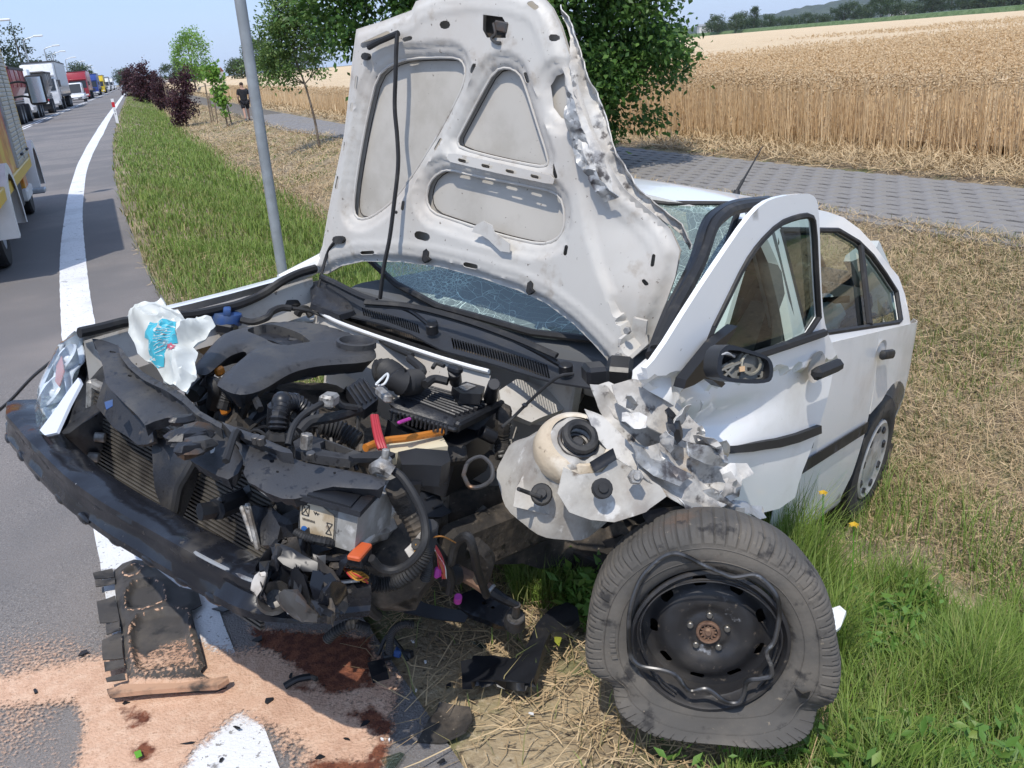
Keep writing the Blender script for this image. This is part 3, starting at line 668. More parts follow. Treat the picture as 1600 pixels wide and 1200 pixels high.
# ---- distant buildings
M_white = mat('render_white', (.72, .71, .69), .8, layers=[((.6, .59, .56), 2, .45, .7, 4)])
M_roofr = mat('roof_red', (.30, .07, .045), .8, layers=[((.2, .06, .045), 6, .45, .7)])
M_roofg = mat('roof_grey', (.25, .26, .27), .7)
M_dglass = mat('dark_glass', (.03, .035, .04), .15)
def house(px, d, L, Wd, h, rh, label, roof, nm='house', rot=0):
    r = ray(px, 118); P = CAM + r * (d / r.y); P.z = 0; e = empty(nm, P, rot, label, 'house')
    G().box((0, 0, h / 2), (L, Wd, h), b=.02).obj('wall', M_white, e)
    g = G(); g.add([(-L * .53, -Wd * .56, h), (L * .53, -Wd * .56, h), (L * .53, Wd * .56, h), (-L * .53, Wd * .56, h), (-L * .53, 0, h + rh), (L * .53, 0, h + rh)], [(0, 1, 5, 4), (2, 3, 4, 5), (0, 4, 3), (1, 2, 5), (3, 2, 1, 0)]); rf = g.obj('roof', roof, e, 0)
    G().box((L * .2, .3, h + rh * .9), (.6, .6, 1.2)).obj('chimney', M_roofr, rf)
    for i in range(3):
        f = G().box((-L * .32 + i * L * .32, -Wd / 2, h * .55), (1.3, .12, 1.3)).obj('window', M_white, e); G().box((-L * .32 + i * L * .32, -Wd / 2 - .04, h * .55), (1.05, .1, 1.05), b=0).obj('pane', M_dglass, f)
house(332, 330, 6.5, 6, 3.0, 1.4, 'white house with a red roof beyond the wheat, between the purple shrub and the sapling', M_roofr)
house(270, 380, 12, 8, 2.6, .6, 'long low pale building beyond the purple shrubs', M_roofg, 'long_building')
house(1397, 700, 12, 9, 9, 2, 'pale house among the trees at upper right', M_roofg)
house(1102, 900, 14, 10, 9, 2, 'pale building at the left end of the distant tree line', M_roofg)

# ---- street lamps
M_galv = mat('galvanised', (.40, .43, .46), .45, .5, layers=[((.30, .32, .34), 6, .45, .65, 5)])
M_lampw = mat('lamp_head', (.75, .77, .8), .4)
def lamp(px, py, d, label):
    r = ray(px, py); hd = CAM + r * (d / r.y); x, y = hd.x - 1.7, hd.y - .6; e = empty('street_lamp', (x, y, 0), 0, label, 'street lamp', 'street lamps along the far side of the road'); H_ = hd.z
    G().tube([(0, 0, 0), (0, 0, H_ * .5), (0, 0, H_ - .9), (.15, .05, H_ - .35), (1.2, .4, H_ - .05)], lambda u: .11 - .06 * u, 8).obj('pole', M_galv, e)
    G().box((1.65, .55, H_), (1.1, .34, .2), (0, 0, .33), b=.06).obj('lamp_head', M_lampw, e)
for k, (px, py, d) in enumerate([(7, 31, 86), (60, 56, 115), (88, 71, 143), (98, 80, 168), (115, 89.5, 205), (130, 95.5, 241), (141, 102, 300), (145, 106, 345), (149, 110, 400), (152, 113, 470)]):
    lamp(px, py, d, ['nearest street lamp, its head at the very left edge', 'street lamp in front of the tall pine', 'street lamp above the roof of the tall white lorry', 'street lamp second to the right of the tall pine', 'street lamp left above the red lorry', 'street lamp directly above the red lorry', 'small street lamp above the blue lorry', 'tiny street lamp above the yellow lorry', 'tiny street lamp just beyond the yellow lorry', 'farthest street lamp in the row'][k])

# ---- lorries of the queue
def paint(n, c, r=.35): return mat(n, c, r, coat=.4, layers=[(tuple(v * .8 for v in c), 3, .45, .7, 4)])
P_white = paint('lorry_white', (.78, .79, .80)); P_red = paint('lorry_red', (.36, .03, .045)); P_blue = paint('lorry_blue', (.03, .07, .30)); P_yel = paint('lorry_yellow', (.72, .52, .02)); P_grey = paint('trailer_grey', (.30, .31, .32), .6)
P_tgrey = paint('tipper_grey', (.23, .22, .21), .6); P_tred = paint('tipper_red', (.34, .075, .08), .6)
M_blk = mat('black_rubber', (.02, .02, .022), .7); M_hub = mat('hub_grey', (.35, .35, .34), .5, .4); M_chas = mat('chassis', (.05, .05, .055), .7); M_lamp = mat('lamp_glass', (.75, .76, .78), .15); M_plate = mat('plate', (.8, .8, .78), .5)
_wc = {}
def truck_wheel(par, x, y, r, wd):
    k = (r, wd)
    if k not in _wc:
        g = G(); Mx = Matrix.Rotation(math.pi / 2, 4, 'X'); g.lathe([(r * .55, -wd / 2), (r * .95, -wd / 2), (r, -wd * .4), (r, wd * .4), (r * .95, wd / 2), (r * .55, wd / 2)], 20, Mx); g2 = G(); g2.lathe([(r * .56, -wd * .48), (r * .5, -wd * .3), (r * .2, -wd * .32), (0, -wd * .5)], 16, Mx); g2.lathe([(r * .56, wd * .48), (r * .5, wd * .3), (r * .2, wd * .32), (0, wd * .5)], 16, Mx)
        _wc[k] = (g.mesh('tyre', M_blk), g2.mesh('rim', M_hub))
    e = empty('wheel', (x, y, r)); e.parent = par; link('tyre', _wc[k][0], e); link('rim', _wc[k][1], e)
def lorry(t, label, cabm, cab_h, body, body_m, body_h, body_l, s=-4.4, roofm=None, name='lorry', tail=False):
    wd = 2.45; M = road_frame(s - wd / 2, t, -1); e = empty(name, label=label, cat='lorry', group='lorries queueing in the far lane', M=M); o = 0
    if not tail:
        cl = 2.1; g = G(); prof = [(0, .45), (0, 1.5), (-.22, cab_h * .72), (-.45, cab_h), (-cl, cab_h), (-cl, .8), (-1.6, .8), (-1.55, 1.15), (-.75, 1.15), (-.7, .45)]
        g.prism([(a, b) for a, b in prof], -wd / 2, wd / 2, Matrix.Rotation(math.pi / 2, 4, 'X'), .05); g.obj('cab', cabm, e)
        y0 = 1.55; y1 = cab_h * .72 if cab_h < 3.2 else 2.5
        G().box((-.09, 0, (y0 + y1) / 2), (.12, wd * .88, (y1 - y0)), (0, -.16, 0)).obj('windscreen', M_dglass, e)
        for sd in (-1, 1): G().box((-.75, sd * wd / 2, (y0 + y1) / 2 + .03), (.75, .03, (y1 - y0) * .8)).obj('side_window', M_dglass, e)
        for k in range(4): G().box((.03, 0, .95 + k * .13), (.05, wd * .55, .07)).obj('grille_bar', M_chas, e)
        G().box((.02, 0, .55), (.18, wd, .32)).obj('bumper', cabm if cabm in (P_red, P_yel) else P_grey, e)
        for sd in (-1, 1):
            G().box((.09, sd * wd * .36, .62), (.08, .42, .2)).obj('headlight', M_lamp, e)
            mr = G().box((.12, sd * (wd / 2 + .22), 2.1), (.12, .2, .55)).obj('mirror', M_chas, e); G().tube([(-.1, sd * wd / 2, 2.3), (.1, sd * (wd / 2 + .2), 2.35)], .025, 6).obj('mirror_arm', M_chas, mr)
        G().box((-.3, 0, cab_h * .76), (.5, wd * .92, .12), (0, .2, 0)).obj('sun_visor', cabm, e); G().box((.12, 0, .6), (.02, .52, .11), b=.002).obj('number_plate', M_plate, e)
        o = -cl - .25
        for sd in (-1, 1): truck_wheel(e, -1.15, sd * (wd / 2 - .17), .5, .32)
    G().box((o - body_l / 2 + .6, 0, .9), (body_l + 1.4, .9, .28)).obj('chassis', M_chas, e)
    if body == 'box':
        g = G(); g.box((o - body_l / 2, 0, 1.15 + body_h / 2), (body_l, wd + .06, body_h), b=.04); bo = g.obj('trailer_body', body_m, e)
        for sd in (-1, 1): G().box((o - body_l / 2, sd * (wd / 2 + .04), 1.12), (body_l, .03, .2)).obj('side_rail', M_chas, bo)
        G().box((o - body_l / 2, 0, 1.15 + body_h), (body_l + .04, wd + .1, .1)).obj('roof_edge', M_chas, bo)
        ax = [o - 2.2, o - body_l + 3.4, o - body_l + 2.1, o - body_l + .9]
    else:
        zt = 1.15 + body_h; g = G(); sec = [(-wd * .34, 1.2), (wd * .34, 1.2), (wd * .5, 1.2 + body_h * .45), (wd * .5, zt), (-wd * .5, zt), (-wd * .5, 1.2 + body_h * .45)]
        Mx = Matrix(((0, 0, 1, 0), (1, 0, 0, 0), (0, 1, 0, 0), (0, 0, 0, 1))); g.prism(sec, o - body_l, o, Mx, .03); bo = g.obj('tipper_body', body_m, e)
        G().box((o + .35, 0, zt + .02), (.8, wd, .08)).obj('cab_guard', body_m, bo)
        for sd in (-1, 1): G().box((o - body_l / 2, sd * wd * .505, zt - .04), (body_l, .08, .14)).obj('top_rail', M_chas, bo)
        for k in range(4):
            for sd in (-1, 1): G().box((o - .3 - k * body_l / 3.4, sd * wd * .5, zt - body_h * .3), (.12, .09, body_h * .55)).obj('side_rib', body_m, bo)
        if tail:
            G().box((.06, 0, 1.2 + body_h * .55), (.08, wd * .9, body_h * .75)).obj('tailgate', body_m, bo)
            for sd in (-1, 1): G().box((.3, sd * .95, .95), (.08, .4, .16)).obj('tail_light', P_red, e); G().box((.25, sd * .85, .55), (.04, .5, .5)).obj('mud_flap', M_blk, e)
            G().box((.3, 0, .75), (.1, 2.2, .14)).obj('rear_bar', M_plate, e)
        ax = [o - .8, o - 2.2] if body_l < 6 else [o - 1.2, o - 2.5, o - body_l + 1.4]
    for a in ax:
        for sd in (-1, 1): truck_wheel(e, a, sd * (wd / 2 - .2), .5, .42)
    return e
lorry(50, 'red tipper seen from behind, nearest in the queue, half hidden by the fire engine', P_red, 2.6, 'tip', P_tred, 1.75, 7, tail=True)
lorry(59.5, 'white cab lorry with a peaked visor right behind the red tipper', P_white, 2.95, 'tip', P_tgrey, 1.5, 4.6, s=-4.5)
lorry(70, 'grey tipper lorry between the two white cabs', P_white, 2.8, 'tip', P_tgrey, 1.75, 5.2, tail=True)
lorry(79, 'tall white articulated lorry with a long grey curtain side', P_white, 3.7, 'box', P_grey, 2.75, 13)
lorry(133, 'red lorry with a tall red and white cab', P_red, 3.6, 'box', P_red, 2.7, 12)
lorry(172, 'blue lorry behind the red one', P_blue, 3.6, 'box', P_blue, 2.7, 12)
lorry(212, 'yellow lorry with a tall cab behind the blue one', P_yel, 3.6, 'box', P_yel, 2.75, 12)
lorry(262, 'white lorry behind the yellow one', P_white, 3.5, 'box', P_grey, 2.7, 12); lorry(318, 'farthest white lorry in the queue', P_white, 3.6, 'box', P_white, 2.75, 12)

def small_car(M, label, col, van=False, name='car'):
    """rounded car body, X forward"""
    e = empty(name, label=label, cat='van' if van else 'car', M=M); L, Wd, h = (5.0, 1.95, 2.2) if van else (4.4, 1.8, 1.45)
    low = [(0, .35), (.0, .62), (-.1, .80), (-1.15, .98), (-L + .1, 1.0), (-L, .85), (-L, .35)]
    top = [(-.9, .95), (-1.7, h - .04), (-2.0, h), (-L + (.15 if van else 1.0), h - .02), (-L + .1, .98)]
    Rx = Matrix.Rotation(math.pi / 2, 4, 'X'); g = G(); g.prism(low, -Wd / 2, Wd / 2, Rx, .08); g.prism(top, -Wd * .43, Wd * .43, Rx, .1); g.obj('body', col, e)
    G().box((-1.27, 0, (h + .98) / 2 - .02), (.05, Wd * .74, math.hypot(.8, h - 1.0) * .82), (0, -math.atan2(.8, h - 1.0), 0)).obj('windscreen', M_dglass, e)
    for sd in (-1, 1):
        G().box((-2.0, sd * Wd * .432, h * .83 if not van else 1.6), (.8, .03, .35)).obj('side_window', M_dglass, e); G().box((-.02, sd * Wd * .36, .68), (.12, .36, .16)).obj('headlight', M_lamp, e)
        for x in (-.85, -L + .9): truck_wheel(e, x, sd * (Wd / 2 - .1), .32, .2)
    G().box((0.02, 0, .5), (.06, Wd * .7, .14)).obj('grille', M_chas, e); G().box((.05, 0, .44), (.02, .5, .1), b=.002).obj('number_plate', M_plate, e)
small_car(road_frame(-5.0, 110, -1), 'small white pickup or van waiting in front of the red lorry', P_white, True, 'van')
P_dark = paint('car_dark', (.05, .06, .075)); P_silver = paint('car_silver', (.45, .47, .5))
small_car(road_frame(.6, 140, -1), 'silver car parked at the road end beside the purple shrubs', P_silver); small_car(road_frame(3.0, 132, -1), 'dark car parked by the farthest purple shrub', P_dark)
small_car(road_frame(-5.6, 385, -1), 'white car at the far end of the queue', P_white)

# ---- delineator posts
M_pw = mat('post_white', (.78, .78, .77), .5, layers=[((.6, .59, .56), 8, .5, .75)]); M_pr = mat('post_red', (.55, .02, .03), .5); M_refl = mat('reflector', (.12, .12, .12), .3)
def delineator(px, py, label, z=-.02):
    q = gp(px, py, z); e = empty('delineator_post', q, .37, label, 'road post', 'red and white road edge posts')
    def pr(z0, z1, s_): return [(-.06, -.05, z0), (.06, -.05, z0), (.06, .05, z0), (-.06, .05, z0), (-.06, -.05, z1), (.06, -.05, z1), (.06, .05, z1 - s_), (-.06, .05, z1 - s_)]
    FF = [(0, 1, 5, 4), (1, 2, 6, 5), (2, 3, 7, 6), (3, 0, 4, 7), (4, 5, 6, 7), (3, 2, 1, 0)]
    G().add(pr(-.1, .70, 0), FF).obj('post', M_pw, e, 0); G().add([(v[0] * 1.02, v[1] * 1.02, v[2]) for v in pr(.70, .92, 0)], FF).obj('red_band', M_pr, e, 0); G().add(pr(.92, 1.06, .05), FF).obj('cap', M_pw, e, 0)
    for z in (.42, .54): G().cyl((0, -.051, z), (0, -.06, z), .022, 10).obj('reflector', M_refl, e)
delineator(184, 193, 'red and white road edge post on the verge, the nearer one'); delineator(198, 151, 'tiny red and white post at the far bend of the edge line')

# ---- grey metal pole (its sign is above the frame)
q = gp(443, 436, -.12); top = wpl(375, 0, q, (0, -1, 0)); dv = top - q
e = empty('metal_pole', q, 0, 'grey galvanised metal pole leaning slightly, standing in the grass behind the wreck', 'pole')
M_pole = mat('pole_grey', (.36, .39, .41), .5, .2, layers=[((.27, .29, .30), 2.5, .42, .65, 6), ((.18, .18, .17), 14, .64, .72, 4)], bump=[(30, .001)])
G().cyl(-dv.normalized() * .2, dv * 1.25, .045, 20, bev=.003).obj('tube', M_pole, e); G().cyl(dv * 1.25, dv * 1.257, .047, 20).obj('cap', M_chas, e)

# ---- man walking away on the path
M_skin = mat('skin', (.42, .25, .18), .6); M_shirt = mat('black_cloth', (.016, .016, .019), .85, bump=[(30, .01)]); M_short = mat('black_shorts', (.014, .014, .018), .85, bump=[(25, .01)]); M_hair = mat('hair', (.05, .03, .02), .8); M_shoe = mat('shoe', (.05, .05, .06), .6); M_sole = mat('sole', (.6, .6, .6), .7)
def skin(name, pts, edges, rad, m_, parent, root=0, sub=2):
    me = bpy.data.meshes.new(name); me.from_pydata(pts, edges, []); me.materials.append(m_); o = link(name, me, parent)
    md = o.modifiers.new('skin', 'SKIN'); md.use_smooth_shade = True
    for i, v in enumerate(me.skin_vertices[0].data):
        r = rad[i]; v.radius = (r, r) if not isinstance(r, tuple) else r; v.use_root = (i == root)
    o.modifiers.new('sub', 'SUBSURF').levels = sub; o.modifiers['sub'].render_levels = sub; return o
def walker(loc, rz, hgt, label):
    e = empty('person', loc, rz, label, 'person'); e.scale = (hgt / 1.78,) * 3
    # X right, Y forward (walking direction), Z up
    J = [(0, 0, .98), (0, .01, 1.18), (0, .02, 1.40), (0, .02, 1.50), (0, .04, 1.60), (0, .05, 1.70), (0, .05, 1.765),
         (-.10, 0, .93), (-.105, -.10, .52), (-.11, -.30, .14), (-.11, -.20, .05), (.10, 0, .93), (.105, .16, .52), (.11, .14, .10), (.11, .30, .05),
         (-.20, .01, 1.43), (-.27, -.04, 1.14), (-.25, .10, .92), (-.235, .16, .84), (.20, .01, 1.43), (.27, -.02, 1.14), (.26, .12, .92), (.25, .18, .84)]
    E = [(0, 1), (1, 2), (2, 3), (3, 4), (4, 5), (5, 6), (0, 7), (7, 8), (8, 9), (9, 10), (0, 11), (11, 12), (12, 13), (13, 14), (2, 15), (15, 16), (16, 17), (17, 18), (2, 19), (19, 20), (20, 21), (21, 22)]
    Rd = [.13, .14, .15, .06, .085, .095, .06, .095, .065, .045, .04, .095, .065, .045, .04, .065, .048, .035, .035, .065, .048, .035, .035]
    b = skin('body', J, E, Rd, M_skin, e)
    for sd, hx in ((-1, (-.235, .16, .84)), (1, (.25, .18, .84))):     # fingers
        for k in range(4): G().tube([hx, (hx[0] + .004 * k, hx[1] + .03 - .018 * k, hx[2] - .06), (hx[0] - sd * .012, hx[1] + .045 - .02 * k, hx[2] - .10 + .006 * abs(k - 1))], .009, 6).obj('finger', M_skin, b)
        G().tube([hx, (hx[0] - sd * .035, hx[1] + .03, hx[2] - .03), (hx[0] - sd * .03, hx[1] + .045, hx[2] - .06)], .010, 6).obj('thumb', M_skin, b)
    for sd in (-1, 1): G().sphere((sd * .088, .05, 1.66), .028, (.4, .7, 1)).obj('ear', M_skin, b)
    G().sphere((0, .15, 1.655), .018, (.8, 1.2, 1.2)).obj('nose', M_skin, b)
    for sd in (-1, 1): G().sphere((sd * .034, .135, 1.685), .011).obj('eye', M_pw, b)
    skin('t_shirt', [(0, 0, .87), (0, 0, .98), (0, .01, 1.18), (0, .02, 1.39), (0, .02, 1.47), (-.20, .01, 1.425), (-.255, -.03, 1.20), (.20, .01, 1.425), (.255, -.01, 1.20)], [(0, 1), (1, 2), (2, 3), (3, 4), (3, 5), (5, 6), (3, 7), (7, 8)], [.17, .185, .185, (.18, .15), .08, .088, .078, .088, .078], M_shirt, e, 2)
    skin('shorts', [(0, 0, .97), (-.105, 0, .88), (-.115, -.085, .55), (.105, 0, .88), (.115, .13, .55)], [(0, 1), (1, 2), (0, 3), (3, 4)], [.165, .125, .10, .125, .10], M_short, e)
    G().sphere((0, .035, 1.715), .106, (.88, 1, .72), 14).obj('hair', M_hair, e)
    for c, a in (((-.11, -.24, .05), -.5), ((.11, .25, .045), .1)):
        sh = G().box(c, (.10, .28, .085), (a, 0, 0), b=.03, seg=2).obj('shoe', M_shoe, e); G().box((c[0], c[1], c[2] - .045), (.104, .285, .025), (a, 0, 0), b=.01).obj('sole', M_sole, sh)
q = gp(387, 187, -.3); q.z = float(ground_z(q.x, q.y)) + .016
walker(q, .36, 1.62, 'man in a black t-shirt and black shorts walking away along the path')

# ---- fire engine at the left edge
def fire_engine():
    O = gp(52, 341); Rr = gp(20, 416); f = (O - Rr).normalized(); M = Matrix((f, Vector((-f.y, f.x, 0)), Vector((0, 0, 1)))).transposed().to_4x4(); M.translation = Vector((O.x, O.y, .004)); wb = (O - Rr).length
    e = empty('fire_engine', label='white and orange fire engine at the left edge, seen from behind with roller shutters', cat='fire engine', M=M)
    P_or = mat('fire_orange', (.62, .13, .03), .4, coat=.4, layers=[((.70, .40, .05), 1.6, .45, .6, 3), ((.40, .04, .02), 2.5, .5, .65, 3)]); P_ye = mat('reflective_yellow', (.60, .40, .05), .4)
    M_sh = mat('shutter_alu', (.46, .45, .41), .45, .4, layers=[((.38, .37, .34), 3, .45, .65)]); Y = 1.05      # half width; right side at y=0
    G().box((-wb + 1.20, Y, 1.66), (4.7, 2.36, 1.95), b=.04).obj('locker_body', P_or, e)
    lid = G().box((-wb + 1.20, Y, 2.66), (4.76, 2.40, .10), b=.03).obj('roof', M_white, e)
    for x0, x1 in ((-.95, -.10), (-1.95, -1.05)):
        fr = G().box(((x0 + x1) / 2, -.132, 1.70), (x1 - x0, .04, 1.80), b=.006).obj('shutter_frame', M_galv, e); g = G()
        for k in range(34): g.box(((x0 + x1) / 2, -.155, .86 + k * .049), (x1 - x0 - .07, .02, .042), b=.006)
        tag(g.obj('shutter_slats', M_sh, fr), kind='stuff'); G().box(((x0 + x1) / 2 + .1, -.18, .92), (.16, .035, .03), b=.01).obj('shutter_handle', M_chas, fr)
    G().box((-wb + 1.2, -.14, .74), (4.7, .05, .12), b=.01).obj('yellow_stripe', P_ye, e)
    G().box((-.03, -.13, 1.68), (.07, .06, 1.9), b=.01).obj('corner_post', P_ye, e)
    G().box((-1.75, .15, .50), (1.3, .4, .42), b=.03).obj('battery_box', M_chas, e); G().box((-.55, -.05, .55), (.5, .05, .24), b=.01).obj('orange_panel', P_or, e); G().box((-.55, -.06, .40), (.95, .08, .14), b=.02).obj('side_skirt', M_white, e)
    G().box((-.10, -.10, .36), (.30, .30, .06), b=.015).obj('step', M_galv, e)
    # cab
    g = G(); g.prism([(.03, .45), (.03, 2.2), (.5, 2.25), (1.3, 2.1), (1.9, 1.45), (2.2, 1.2), (2.25, .45)], -.98, .98, Matrix.Translation((0, Y, 0)) @ Matrix.Rotation(math.pi / 2, 4, 'X'), .06); g.obj('cab', P_or, e)
    G().box((.75, .055, 1.75), (.75, .03, .55), b=.02).obj('side_window', M_dglass, e); G().box((1.63, Y, 1.80), (.04, 1.6, .85), (0, -.75, 0), b=.01).obj('windscreen', M_dglass, e)
    for sd, y in ((1, .0), (-1, 2 * Y)):
        for x, r in ((.55, .38), (-wb, .38)):
            g = G(); g.lathe([(.46, -.02), (.56, -.02), (.56, .32), (.46, .32)], 20, Matrix.Translation((x, y - .17 * sd, .42)) @ Matrix.Rotation(-math.pi / 2 * sd, 4, 'X') @ Matrix.Rotation(math.pi, 4, 'Z'), a0=-.15 if sd > 0 else -.15, a1=math.pi + .15)
            g.obj('fender', M_white, e)
            truck_wheel(e, x, y + sd * .13, r, .26)
        G().box((-wb - .62, y + sd * .16, .42), (.03, .32, .42), b=.01).obj('mud_flap', M_blk, e)
        mr = G().box((1.75, y - sd * .36, 1.62), (.10, .24, .42), b=.04, seg=2).obj('mirror', M_blk, e)
        G().box((1.695, y - sd * .36, 1.62), (.01, .19, .36), b=.003).obj('mirror_glass', mat('mirror_glass', (.5, .55, .6), .05, 1), mr)
        for z in (1.52, 1.72): G().tube([(1.45, y + sd * .04, z), (1.6, y - sd * .15, z + .03), (1.75, y - sd * .27, z)], .015, 6).obj('mirror_arm', M_blk, mr)
    G().box((-wb + .65, Y, .62), (4.6, .8, .2)).obj('chassis', M_chas, e); G().cyl((1.5, .2, .95), (1.5, .02, .95), .09, 14).obj('side_lamp', P_or, e)
    G().box((-wb - .99, Y, 1.5), (.05, 1.7, 1.4), b=.01).obj('rear_shutter', M_sh, e)
    G().box((-.2, Y, 2.42), (.3, 1.4, .14), b=.05, seg=2).obj('light_bar', mat('blue_lens', (.02, .08, .5), .1, trans=.5), e)
fire_engine()

# ================================================================== THE WRECKED CAR (car coordinates: X forward, Y left, Z up)
CAR = empty('wrecked_car', label='white saloon car with a smashed front and raised bonnet, standing half on the grass verge', cat='car', M=MC)
W_ = (.82, .82, .80)
M_paint = mat('white_paint', W_, .32, coat=.6, layers=[((.66, .64, .60), 2.2, .52, .75, 6), ((.35, .31, .26), 70, .70, .76, 3)])
M_inner = mat('white_inner', (.54, .52, .48), .5, layers=[((.50, .46, .41), 2.6, .42, .68, 6), ((.27, .225, .175), 5, .58, .76, 8), ((.13, .105, .08), 60, .66, .73, 4), ((.40, .355, .30), 11, .56, .72, 7)])
M_skinp = mat('bonnet_skin_inside', (.50, .47, .42), .6, layers=[((.39, .36, .31), 3, .42, .66, 6), ((.22, .19, .15), 4.2, .62, .80, 7), ((.12, .10, .08), 75, .68, .74, 4)])
M_wreck = mat('torn_white_metal', (.60, .58, .54), .45, layers=[((.42, .39, .35), 7, .42, .62, 6), ((.32, .31, .30), 16, .55, .66, 6, .3), ((.09, .08, .075), 20, .55, .68, 8), ((.34, .22, .10), 5, .66, .76, 5)], bump=[(38, .0025, 5), (9, .006, 2)])
M_bare = mat('bare_metal', (.40, .40, .39), .5, .55, layers=[((.12, .11, .11), 14, .5, .64, 6), ((.66, .65, .62), 9, .58, .66, 6, .5)], bump=[(40, .004, 4)])
M_plas = mat('black_plastic', (.021, .022, .026), .45, layers=[((.060, .056, .051), 6, .50, .76, 7, .7), ((.12, .105, .088), 26, .63, .78, 6, .85), ((.012, .012, .014), 42, .62, .70, 2, .3)], bump=[(160, .0008, 2)])
M_plas2 = mat('black_plastic_clean', (.013, .014, .017), .38, layers=[((.038, .035, .031), 9, .54, .78, 6, .65), ((.07, .062, .052), 30, .66, .76, 5, .8)])
M_beam = mat('beam_black', (.012, .013, .017), .2, layers=[((.05, .045, .04), 4.5, .56, .70, 7, .6), ((.10, .085, .068), 30, .64, .74, 5, .8), ((.30, .30, .30), 60, .745, .77, 3, .4)], bump=[(9, .006, 3)])
M_dirt = mat('dirty_black', (.035, .031, .027), .8, layers=[((.13, .105, .08), 7, .45, .68, 8), ((.010, .010, .010), 16, .55, .68, 5, .4), ((.20, .17, .13), 60, .64, .74, 4)], bump=[(28, .006, 5)])
M_rub = mat('rubber', (.018, .018, .019), .62, layers=[((.05, .047, .042), 12, .5, .72, 6)])
M_alu = mat('cast_alu', (.36, .35, .33), .55, .5, layers=[((.15, .13, .11), 18, .45, .65, 6), ((.06, .055, .05), 30, .58, .7, 5)], bump=[(60, .003)])
M_steel = mat('steel_dark', (.10, .095, .09), .45, .6, layers=[((.14, .08, .045), 12, .52, .7, 5), ((.03, .03, .03), 25, .55, .7)])
M_seat = mat('seat_cloth', (.055, .058, .062), .9, bump=[(200, .001)]); M_seatb = mat('seat_cloth_light', (.24, .23, .20), .9); M_trim = mat('trim_grey', (.10, .105, .11), .7); M_trimw = mat('pillar_trim', (.50, .52, .50), .7); M_airbag = mat('airbag_cloth', (.72, .73, .70), .85, bump=[(14, .02)])
def glassmat(name, tint, refl=1.5, crack=0, dens=0):
    m = bpy.data.materials.new(name); m.use_nodes = True; t = m.node_tree; N = t.nodes; L = t.links; N.remove(N['Principled BSDF']); out = N['Material Output']
    tr = N.new('ShaderNodeBsdfTransparent'); tr.inputs[0].default_value = (*tint, 1); gl = N.new('ShaderNodeBsdfGlossy'); gl.inputs['Roughness'].default_value = .02
    fr = N.new('ShaderNodeFresnel'); fr.inputs[0].default_value = refl; ms = N.new('ShaderNodeMixShader'); L.new(fr.outputs[0], ms.inputs[0]); L.new(tr.outputs[0], ms.inputs[1]); L.new(gl.outputs[0], ms.inputs[2]); cur = ms.outputs[0]
    if crack:
        tc = N.new('ShaderNodeTexCoord'); df = N.new('ShaderNodeBsdfDiffuse'); df.inputs[0].default_value = (.56, .72, .67, 1)
        dn = N.new('ShaderNodeTexNoise'); dn.inputs['Scale'].default_value = 3.2; dn.inputs['Detail'].default_value = 3; L.new(tc.outputs['Object'], dn.inputs['Vector'])
        ad = N.new('ShaderNodeVectorMath'); ad.operation = 'MULTIPLY_ADD'; L.new(dn.outputs['Color'], ad.inputs[0]); ad.inputs[1].default_value = (.16, .16, .16); L.new(tc.outputs['Object'], ad.inputs[2])
        acc = None
        for sc, wdt, lo, hi, ns, st in ((7, .005, .36, .56, 2.2, (1, 1, 1)), (17, .012, .42, .60, 3.2, (1, .8, 1)), (55, .07, .50, .66, 2.6, (1, 1, 1)), (10, .008, .40, .58, 1.5, (3.2, .45, 3.2)), (26, .016, .46, .6, 2.0, (.6, 1.6, .6))):
            mp = N.new('ShaderNodeMapping'); mp.inputs['Scale'].default_value = st; L.new(ad.outputs[0], mp.inputs[0])
            vo = N.new('ShaderNodeTexVoronoi'); vo.feature = 'DISTANCE_TO_EDGE'; vo.inputs['Scale'].default_value = sc; L.new(mp.outputs[0], vo.inputs['Vector'])
            r1 = N.new('ShaderNodeMapRange'); r1.inputs[1].default_value = wdt; r1.inputs[2].default_value = wdt * .25; L.new(vo.outputs['Distance'], r1.inputs[0])
            n2 = N.new('ShaderNodeTexNoise'); n2.inputs['Scale'].default_value = ns; n2.inputs['Detail'].default_value = 4; L.new(tc.outputs['Object'], n2.inputs['Vector'])
            r2 = N.new('ShaderNodeMapRange'); r2.inputs[1].default_value = lo; r2.inputs[2].default_value = hi; L.new(n2.outputs[0], r2.inputs[0])
            mu = N.new('ShaderNodeMath'); mu.operation = 'MULTIPLY'; L.new(r1.outputs[0], mu.inputs[0]); L.new(r2.outputs[0], mu.inputs[1])
            if acc is None: acc = mu.outputs[0]
            else:
                mxx = N.new('ShaderNodeMath'); mxx.operation = 'MAXIMUM'; L.new(acc, mxx.inputs[0]); L.new(mu.outputs[0], mxx.inputs[1]); acc = mxx.outputs[0]
        sc_ = N.new('ShaderNodeMath'); sc_.operation = 'MULTIPLY_ADD'; L.new(acc, sc_.inputs[0]); sc_.inputs[1].default_value = crack; sc_.inputs[2].default_value = .19 if crack > .5 else .02; sc_.use_clamp = True
        m2 = N.new('ShaderNodeMixShader'); L.new(sc_.outputs[0], m2.inputs[0]); L.new(cur, m2.inputs[1]); L.new(df.outputs[0], m2.inputs[2]); cur = m2.outputs[0]
    L.new(cur, out.inputs[0]); return m
M_glass = glassmat('window_glass', (.52, .64, .60), 1.62); M_crack = glassmat('cracked_windscreen', (.46, .58, .55), 1.9, .8)

